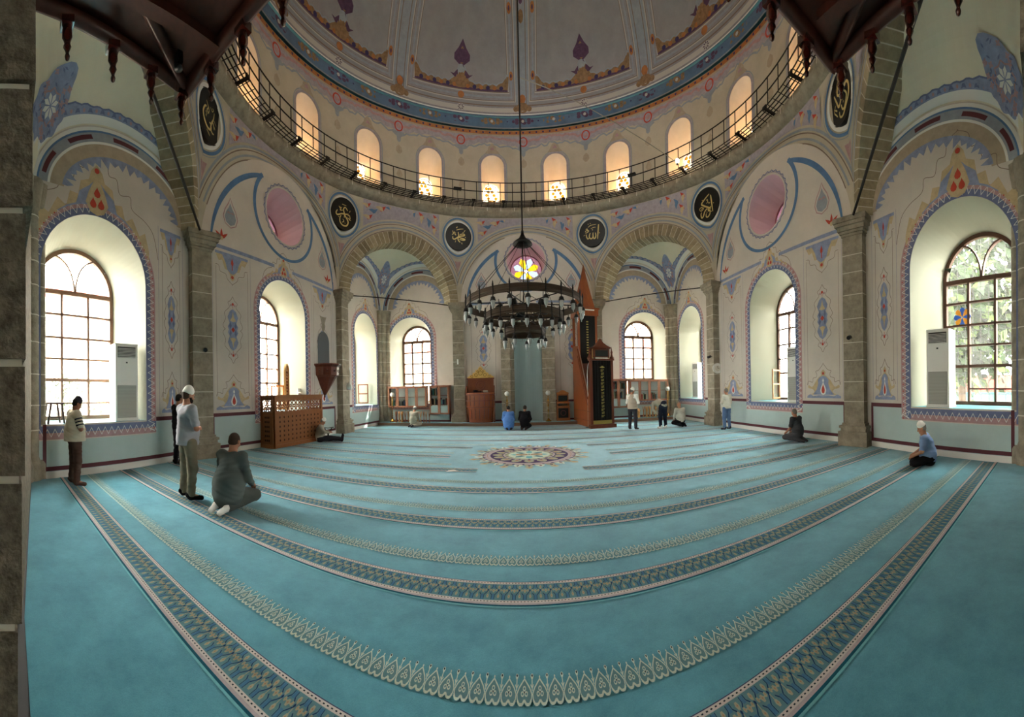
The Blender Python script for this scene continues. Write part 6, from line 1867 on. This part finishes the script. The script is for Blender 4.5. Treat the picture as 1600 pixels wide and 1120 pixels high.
# arched lattice screen standing on the sill behind it
W = SIDES['left_middle']; u = on_wall(W, 457)
t = thing('arched_screen', 'light wooden arched openwork screen on the left wall window sill', 'screen', W.P(u, 1.005, -.20), math.atan2(W.n.y, W.n.x) + PI / 2 + .5)
ring = lambda r, h_: [(-r, 0), (-r, h_)] + [(-r * math.cos(PI * i / 14), h_ + r * math.sin(PI * i / 14)) for i in range(1, 14)] + [(r, h_), (r, 0)]
b = MB(); A = ring(.28, 1.25); B = ring(.22, 1.25)
vs = [(x, 0, z) for x, z in A] + [(x, 0, z) for x, z in B] + [(x, .06, z) for x, z in A] + [(x, .06, z) for x, z in B]; n = len(A)
b.add(vs, [(i, i + 1, n + i + 1, n + i) for i in range(n - 1)] + [(2 * n + i + 1, 2 * n + i, 3 * n + i, 3 * n + i + 1) for i in range(n - 1)] + [(i + 1, i, 2 * n + i, 2 * n + i + 1) for i in range(n - 1)] + [(n + i, n + i + 1, 3 * n + i + 1, 3 * n + i) for i in range(n - 1)]); b.build('arch_frame', [OAK2], t)
b = MB(); b.add([(x, .04, z) for x, z in B], [tuple(range(n - 1, -1, -1))], 0)
for i in range(4):
    for j in range(12):
        x, z = -.16 + .105 * i, .1 + .105 * j
        if z < 1.25 or x * x + (z - 1.25) ** 2 < .17 ** 2: b.tube([(x + .035 * math.cos(PI / 3 * k), .03, z + .035 * math.sin(PI / 3 * k)) for k in range(7)], .006, 4, 1, caps=False)
b.build('openwork_panel', [mat('screen_fill', (190, 140, 84), .6), OAK_D], t)

# hanging wall pulpit
W = SIDES['left_middle']; HX, HY = -7.0, 9.98
t = thing('wall_pulpit', 'dark polished wooden pulpit hanging on the left wall below a grey arched recess', 'wall pulpit', (HX, HY, 0))
b = MB()
pr = [(.0, 1.28), (.02, 1.30), (.035, 1.34), (.02, 1.38), (.05, 1.42), (.035, 1.46), (.07, 1.50), (.42, 2.12), (.50, 2.20), (.52, 2.48), (.56, 2.52), (.60, 2.56), (.58, 2.60), (.50, 2.60), (.46, 2.2)]
b.lathe(pr, (0, 0, 0), 6, 0, False, a0=-PI / 2, a1=PI / 2, sx=1.1); b.build('basket', [MAHOG], t)
for i in range(6):
    a = -PI / 2 + PI * (i + .5) / 6; c_, s_ = math.cos(a), math.sin(a); r = .505; b = MB()
    b.tube([(1.1 * (r * c_) + .01, r * s_ + .05 * math.cos(k * PI / 3), 2.34 + .05 * math.sin(k * PI / 3)) for k in range(7)], .012, 4, caps=False)
    b.build('carved_roundel', [mat('dark_carving', (70, 30, 18), .5)], t)
mb = MB(); d = Deco(mb, W.P); u = u_of(W, (HX, HY)) - .0
u = u_of(W, (-7, 9.96)); NP = mat('recess_grey', (96, 100, 102), .8)
pts = [(u - .36, 2.62), (u + .36, 2.62)] + [(u + .36 * math.cos(PI * i / 14), 3.40 + .40 * math.sin(PI * i / 14)) for i in range(15)]
d.poly(pts, 0, 6); d.poly([(u + x, 3.8 + z) for x, z in mir([(.05, 0), (.10, .12), (.10, .3), (.18, .5), (.22, .56), (.1, .54)])], 1, 6)
o = mb.build('arched_recess', [NP, STONE]); tag(o, 'grey blind arched recess with a stone bracket above the hanging wall pulpit', 'recess')
b = MB(); b.tube([(.75, .48, 2.50), (.78, .50, 2.2), (.74, .5, 1.9)], .02, 6); b.lathe([(0, 0), (.10, .02), (.12, .1), (.08, .22), (.05, .28), (0, .3)], (.72, .5, 1.66), 12)
o = b.build('hanging_coat', [WHITEC]); o.location = (HX - .1, HY + .25, 0); tag(o, 'white cloth hanging from a hook beside the wall pulpit', 'cloth')

# clock, cameras, clip lights
t = thing('wall_clock', 'round white wall clock on the pier at the right corner bay', 'clock', (6.88, 10.83, 2.2), -.12)
cc = [(.20 * math.cos(2 * PI * i / 32), .20 * math.sin(2 * PI * i / 32)) for i in range(32)]
b = MB(); b.prism(cc, (0, .0, 0), (1, 0, 0), (0, 0, 1), .03); b.tube([(p[0] * .93, -.035, p[1] * .93) for p in cc + cc[:1]], .016, 6, caps=False); b.build('clock_case', [WHITE], t)
b = MB(); b.prism([(x * .55, z * .55) for x, z in cc], (0, -.03, 0), (1, 0, 0), (0, 0, 1), .004); b.build('clock_face', [CREAM], t)
b = MB(); b.box((0, -.04, .04), (.012, .006, .09)); b.box((.03, -.04, 0), (.07, .006, .010)); b.build('hands', [BLACKP], t)
def cctv(label, loc, rz, group=None):
    t = thing('security_camera', label, 'camera', loc, rz)
    b = MB(); b.tube([(0, 0, 0), (0, .07, .02)], .014, 6); b.lathe([(0, 0), (.05, 0), (.05, .015), (0, .015)], (0, 0, 0), 10); b.build('mount', [BLACKP], t)
    b = MB(); b.tube([(0, .05, .02), (.0, .20, -.02)], .05, 10); b.build('camera_body', [BLACKP], t)
cctv('black security camera on the left side pier', (-6.68, 4.62, 2.62), -PI / 2 - .6)
cctv('black security camera on the right side pier', (6.66, 4.62, 2.62), PI / 2 + .4)
cctv('black security camera on the pier above the wall clock', (6.7, 10.98, 2.64), PI / 2 + .4)
b = MB(); b.box((0, 0, 0), (.05, .1, .22)); b.tube([(0, 0, 0), (0, .0, 0), (-.25, 0, 0)], .01, 5); o = b.build('clip_light', [WHITE]); o.location = (-3.12, 14.62, 2.85); tag(o, 'small white clip light on the pier left of the prayer niche', 'light')
b = MB(); b.add([(-.10, -.05, 0), (.02, -.07, .012), (.11, .02, .004), (.03, .06, .02), (-.08, .05, .006)], [(0, 1, 2, 3, 4)]); o = b.build('tissue', [WHITEC]); q = pix(706, 738); o.location = (q.x, q.y, .022); tag(o, 'crumpled white tissue lying on the carpet left of the medallion', 'tissue')
b = MB(); b.box((0, 0, 0), (.02, .16, .12)); b.box((0, 0, .16), (.02, .16, .12)); b.box((0, 0, .32), (.02, .16, .12)); W = SIDES['left_middle']; o = b.build('switch_panel', [WHITE]); o.location = W.P(WINS['left_middle'] + .97, 1.35, -.22); tag(o, 'stack of three white switch plates on the left wall window reveal', 'switches')

# calligraphy roundels
def T(pts): return pts
SCRIPT = {
 'allah': [([(.62, .62), (.56, .1), (.48, -.62)], .09), ([(.3, -.05), (.34, -.3), (.26, -.52), (.12, -.5), (.08, -.2), (.1, -.02)], .08), ([(.08, -.3), (.0, -.5), (-.16, -.52), (-.26, -.34), (-.2, -.1), (-.14, -.06)], .08),
           ([(-.26, -.42), (-.40, -.52), (-.52, -.30), (-.50, -.12)], .07), ([(-.34, .46), (-.1, .60), (.4, .64)], .045), ([(-.1, .32), (.15, .40), (.36, .40)], .035), ([(-.6, -.0), (-.4, .05), (-.3, .18), (-.52, .2), (-.62, .1)], .06), ([(-.55, .3), (-.42, .34), (-.40, .12)], .05), ([(.02, .18), (.08, .24)], .07), ([(-.34, .70), (-.3, .76)], .06), ([(-.16, .8), (-.08, .72)], .05), ([(.64, -.12), (.70, -.10)], .08), ([(-.78, -.22), (-.6, -.14)], .03)],
 'muhammad': [([(-.03, .34), (.0, .0), (-.06, -.26), (.04, -.46), (.16, -.54)], .075), ([(-.52, -.06), (-.52, -.24), (-.36, -.30), (-.1, -.14), (.1, -.02), (.46, .04), (.54, .12), (.42, .2), (.1, .12)], .085), ([(0, -.12), (.26, -.18), (.58, -.28), (.4, -.34), (.06, -.3)], .085),
              ([(-.2, .48), (.1, .58), (.44, .62)], .045), ([(-.55, .42), (-.48, .2), (-.6, .05)], .05), ([(-.38, .36), (-.3, .1), (-.22, .05)], .05), ([(-.5, .24), (-.24, .26)], .04), ([(-.2, .66), (-.1, .78)], .07), ([(.5, .42), (.62, .52)], .06), ([(.36, .3), (.54, .38)], .035), ([(-.26, -.42), (-.32, -.58)], .035), ([(.28, -.56), (.32, -.7)], .05), ([(.6, -.08), (.66, -.1)], .07), ([(-.52, .14), (-.2, .14)], .03)],
 'umar': [([(-.6, .12), (-.72, -.1), (-.6, -.24), (-.2, -.08), (.1, -.04), (.42, .04)], .08), ([(.32, .26), (.1, .46), (-.06, .3), (.0, .05), (.08, -.14), (.32, -.4), (.4, -.62), (.24, -.88), (-.1, -.9), (-.34, -.7), (-.36, -.4), (-.26, -.22)], .085), ([(-.2, .62), (.2, .60)], .04), ([(-.5, .4), (-.3, .3), (-.36, .14), (-.1, .2)], .05), ([(-.44, .28), (-.2, .38)], .04), ([(.5, .2), (.56, .34)], .05),
          ([(.34, -.1), (.5, -.04), (.56, -.3), (.3, -.24)], .05), ([(-.1, -.44), (.0, -.6), (-.16, -.7)], .05), ([(.1, -.72), (.14, -.7)], .07), ([(.46, -.36), (.66, -.38)], .04), ([(.04, -.16), (.02, -.34)], .06), ([(-.5, -.38), (-.46, -.36)], .07)],
 'ebubekir': [([(.3, .60), (-.1, .36), (-.44, .1), (-.3, -.06), (.1, -.3), (.3, -.38), (.4, -.3)], .085), ([(.42, .5), (.46, .1), (.52, -.72)], .08), ([(.34, -.42), (.2, -.60), (.12, -.46), (.3, -.4)], .07), ([(.3, -.56), (.24, -.84), (.02, -1.0), (-.1, -.9), (-.06, -.7)], .07), ([(.06, -.36), (-.2, -.54), (-.36, -.84), (-.52, -.9), (-.56, -.66), (-.5, -.5)], .08),
              ([(0, .2), (.1, .26), (.12, .08), (.0, .0)], .04), ([(.18, .06), (.24, -.06), (.32, .02)], .04), ([(-.7, -.26), (-.5, -.14), (-.3, -.28), (-.5, -.4), (-.66, -.3)], .045), ([(-.54, -.3), (-.2, -.2)], .03), ([(-.02, -.64), (.02, -.62)], .08), ([(.36, -.68), (.4, -.66)], .08), ([(-.36, .36), (-.34, .3)], .05), ([(.6, -.14), (.66, -.12)], .06)],
 'osman': [([(-.56, .36), (-.4, .0), (-.2, -.36), (.1, -.1), (.16, -.24), (.04, -.16)], .085), ([(.3, .52), (.18, .14), (-.1, .1), (-.26, .26), (-.12, .5), (.0, .5)], .075), ([(.0, .12), (.3, .06), (.6, .22), (.78, .0), (.72, -.4), (.4, -.72), (.1, -.94), (-.16, -.86), (-.2, -.6)], .085), ([(.36, .0), (.56, -.3), (.3, -.7), (.1, -.66), (.02, -.42)], .075), ([(-.1, .76), (-.36, .38)], .035), ([(.44, .46), (.58, .36)], .10), ([(.46, .26), (.48, .24)], .08), ([(.22, -.4), (.26, -.42)], .09), ([(-.5, -.1), (-.66, -.34), (-.5, -.56), (-.4, -.7)], .045), ([(-.66, -.2), (-.4, -.44), (-.5, -.3)], .04), ([(.14, .76), (.18, .66)], .06), ([(.02, .1), (-.04, -.26)], .04)],
 'ali': [([(.40, .42), (.36, .1), (.2, -.22), (.16, -.5), (.36, -.6), (.5, -.56)], .07), ([(.1, -.24), (.2, -.5), (-.1, -.62), (-.44, -.46), (-.62, -.16), (-.5, .16), (-.36, .24)], .085), ([(.2, -.12), (.36, -.14), (.5, -.34)], .07), ([(.1, -.28), (-.0, -.3)], .08), ([(.0, .44), (.2, .36), (.3, .5), (.18, .5)], .035), ([(-.4, .5), (-.2, .3), (-.3, .1), (-.1, .05)], .05), ([(-.3, .42), (-.1, .2), (-.2, -.0)], .045), ([(-.4, .0), (-.26, -.1)], .05), ([(.42, .06), (.66, -.06)], .035), ([(-.2, -.74), (.02, -.82), (.12, -.88)], .035), ([(.5, -.2), (.6, -.28)], .04), ([(-.36, -.14), (-.32, -.22)], .07)]}
def smooth(pts, n=6):
    out = []
    P_ = [pts[0]] + list(pts) + [pts[-1]]
    for i in range(1, len(P_) - 2):
        for k in range(n):
            t = k / n; p0, p1, p2, p3 = P_[i - 1:i + 3]
            out.append(tuple(.5 * ((2 * p1[j]) + (-p0[j] + p2[j]) * t + (2 * p0[j] - 5 * p1[j] + 4 * p2[j] - p3[j]) * t * t + (-p0[j] + 3 * p1[j] - 3 * p2[j] + p3[j]) * t ** 3) for j in (0, 1)))
    out.append(tuple(pts[-1])); return out
def roundel(key, vert, label, lean=.16):
    x, y = vert; d = Vector((x, y - CY, 0)); d.normalize()
    z = ROUND_PZ; g = ((z - ZS) / (RING_Z - ZS)) ** 1.4
    q = Vector((x, y, 0)).lerp(Vector((d.x * RING_R, CY + d.y * RING_R, 0)), g)
    ny = -d; r = .58
    loc = Vector((q.x, q.y, z)) + ny * .15
    far = y < CY
    if far: loc = loc - ny * .06
    t = thing('calligraphy_roundel', label, 'roundel', loc, math.atan2(-d.x, d.y) , 'black calligraphy roundels below the dome'); t.rotation_euler = (.10, 0, t.rotation_euler[2])
    # local: x right as seen, z up, y away from viewer
    b = MB(); c_ = [(r * math.cos(2 * PI * i / 48), r * math.sin(2 * PI * i / 48)) for i in range(48)]
    b.prism(c_, (0, .14, 0), (1, 0, 0), (0, 0, 1), .14, 0); b.tube([(p[0], .0, p[1]) for p in c_ + c_[:1]], .012, 5, 0, caps=False)
    b.build('disc', [BLACKP], t)
    b = MB(); dd = Deco(b, lambda u, zz, off: Vector((u, -.004 - off, zz)))
    for i, (pts, w_) in enumerate(SCRIPT[key]):
        sp = smooth(pts) if len(pts) > 2 else pts
        n = len(sp); ws = [w_ * r * (.55 + .6 * math.sin(PI * min(1, (k + 1.0) / n)) ** .6) for k in range(n)]
        dd.strip([(p[0] * r * .86, p[1] * r * .86 + .02) for p in sp], ws, 0, 1 + (i % 4) * .3)
    b.build('gilt_script', [GOLDP], t)
roundel('muhammad', (-3.15, 15.0), 'black roundel with gold Arabic script above the pier left of the prayer niche')
roundel('allah', (3.15, 15.0), 'black roundel with gold Arabic script above the pier right of the prayer niche')
roundel('umar', (-7.0, 11.1), 'black roundel with gold Arabic script above the left corner pier')
roundel('ebubekir', (7.0, 11.1), 'black roundel with gold Arabic script above the right corner pier')
roundel('ali', (-7.0, 4.6), 'black roundel with gold script at the far left beside the gallery')
roundel('osman', (7.0, 4.6), 'black roundel with gold script at the far right beside the gallery')

# chandelier
CXp, CYp = -.07, 8.05
t = thing('chandelier', 'great black iron chandelier of three lamp-hung rings on a rod from the dome', 'chandelier', (CXp, CYp, 0))
b = MB(); b.tube([(0, 0, 5.35), (0, 0, 19.85)], .022, 6); b.tube([(0, 0, 3.3), (0, 0, 5.4)], .014, 6); b.build('rod', [IRON], t)
b = MB(); b.lathe([(.0, .34), (.03, .33), (.04, .24), (.09, .14), (.20, .06), (.24, 0), (.10, -.02), (0, -.02)], (0, 0, 5.02), 20); b.build('canopy', [IRON], t)
IRONB = mat('ring_iron', (74, 60, 48), .55, metal=.3)
tiers = [(1.38, 3.60, 24, .19), (.93, 3.28, 20, .19), (.47, 2.93, 9, .19)]
proto = None
for R_, z, n, bh in tiers:
    b = MB()
    b.lathe([(R_ - .012, z - bh * .5), (R_ + .012, z - bh * .5), (R_ + .014, z + bh * .25), (R_ - .014, z + bh * .25), (R_ - .012, z - bh * .5)], (0, 0, 0), 64, 0)
    for zz in (z - bh * .5, z + bh * .25, z - .04): b.tube([((R_ + .005) * math.cos(2 * PI * i / 64), (R_ + .005) * math.sin(2 * PI * i / 64), zz) for i in range(65)], .018, 5, 0, caps=False)
    b.build('ring', [IRONB], t)
    b = MB()
    for i in range(6):
        a = PI / 3 * i + .2; b.tube([(0, 0, z), (R_ * math.cos(a), R_ * math.sin(a), z)], .014, 5)
    b.build('spokes', [IRON], t)
    b = MB()
    for i in range(8 if R_ > 1 else 4):
        a = 2 * PI * i / (8 if R_ > 1 else 4) + .1; b.tube([(.1 * math.cos(a), .1 * math.sin(a), 5.05 if R_ > 1 else z + .55), (R_ * math.cos(a), R_ * math.sin(a), z + .05)], .007, 4)
    b.build('chains', [IRON], t)
    for i in range(n):
        a = 2 * PI * i / n + .07
        if proto is None:
            l1 = MB(); l1.tube([(0, 0, .16), (0, 0, .0), (0, 0, -.10)], [.014, .012, .012], 6); l1.lathe([(0, .26), (.012, .22), (.02, .16), (.014, .12), (0, .12)], (0, 0, 0), 6); l1.lathe([(.02, -.08), (.045, -.10), (.05, -.13), (.055, -.15), (0, -.15)], (0, 0, 0), 10); l1 = l1.build('lamp', [IRON], t)
            l2 = MB(); l2.lathe([(.036, -.15), (.046, -.18), (.046, -.24), (.034, -.29), (.016, -.31), (.011, -.32), (.010, -.35), (0, -.355)], (0, 0, 0), 10); l2.build('lamp_glass', [mat('milk_glass', (150, 154, 152), .1, coat=.8)], l1)
            l3 = MB(); l3.lathe([(.046, -.145), (.062, -.15), (.062, -.165), (.046, -.17)], (0, 0, 0), 10); l3.build('collar', [IRON], l1)
            proto = l1
        else: l1 = copy_tree(proto, t)
        l1.location = ((R_ + .03) * math.cos(a), (R_ + .03) * math.sin(a), z - .08)
for i in range(5):
    a = 2 * PI * i / 5 + .5; b = MB(); b.tube([(.55 * math.cos(a), .55 * math.sin(a), 3.42), (.62 * math.cos(a), .62 * math.sin(a), 3.58)], .10, 10)
    b.tube([(.6 * math.cos(a), .6 * math.sin(a), 3.5), (.62 * math.cos(a), .62 * math.sin(a), 3.75)], .01, 4)
    b.build('spotlight', [BLACKP], t)
b = MB(); b.tube([(CXp, CYp, 9.05), (2.6, 9.5, 9.35), (5.5, 11.2, 9.84)], .012, 5); o = b.build('stay_wire', [mat('wire_grey', (150, 145, 135), .5)]); tag(o, 'thin pale wire running from the chandelier rod to the catwalk on the right', 'wire')

# ---------------------------------------------------------------- plan units to metres, for the whole place and the camera alike
for o in list(COL.objects):
    if o.parent is None:
        o.location = Vector(o.location) * UNIT
        if o.type != 'CAMERA': o.scale = tuple(v * UNIT for v in o.scale)
bpy.context.view_layer.update()
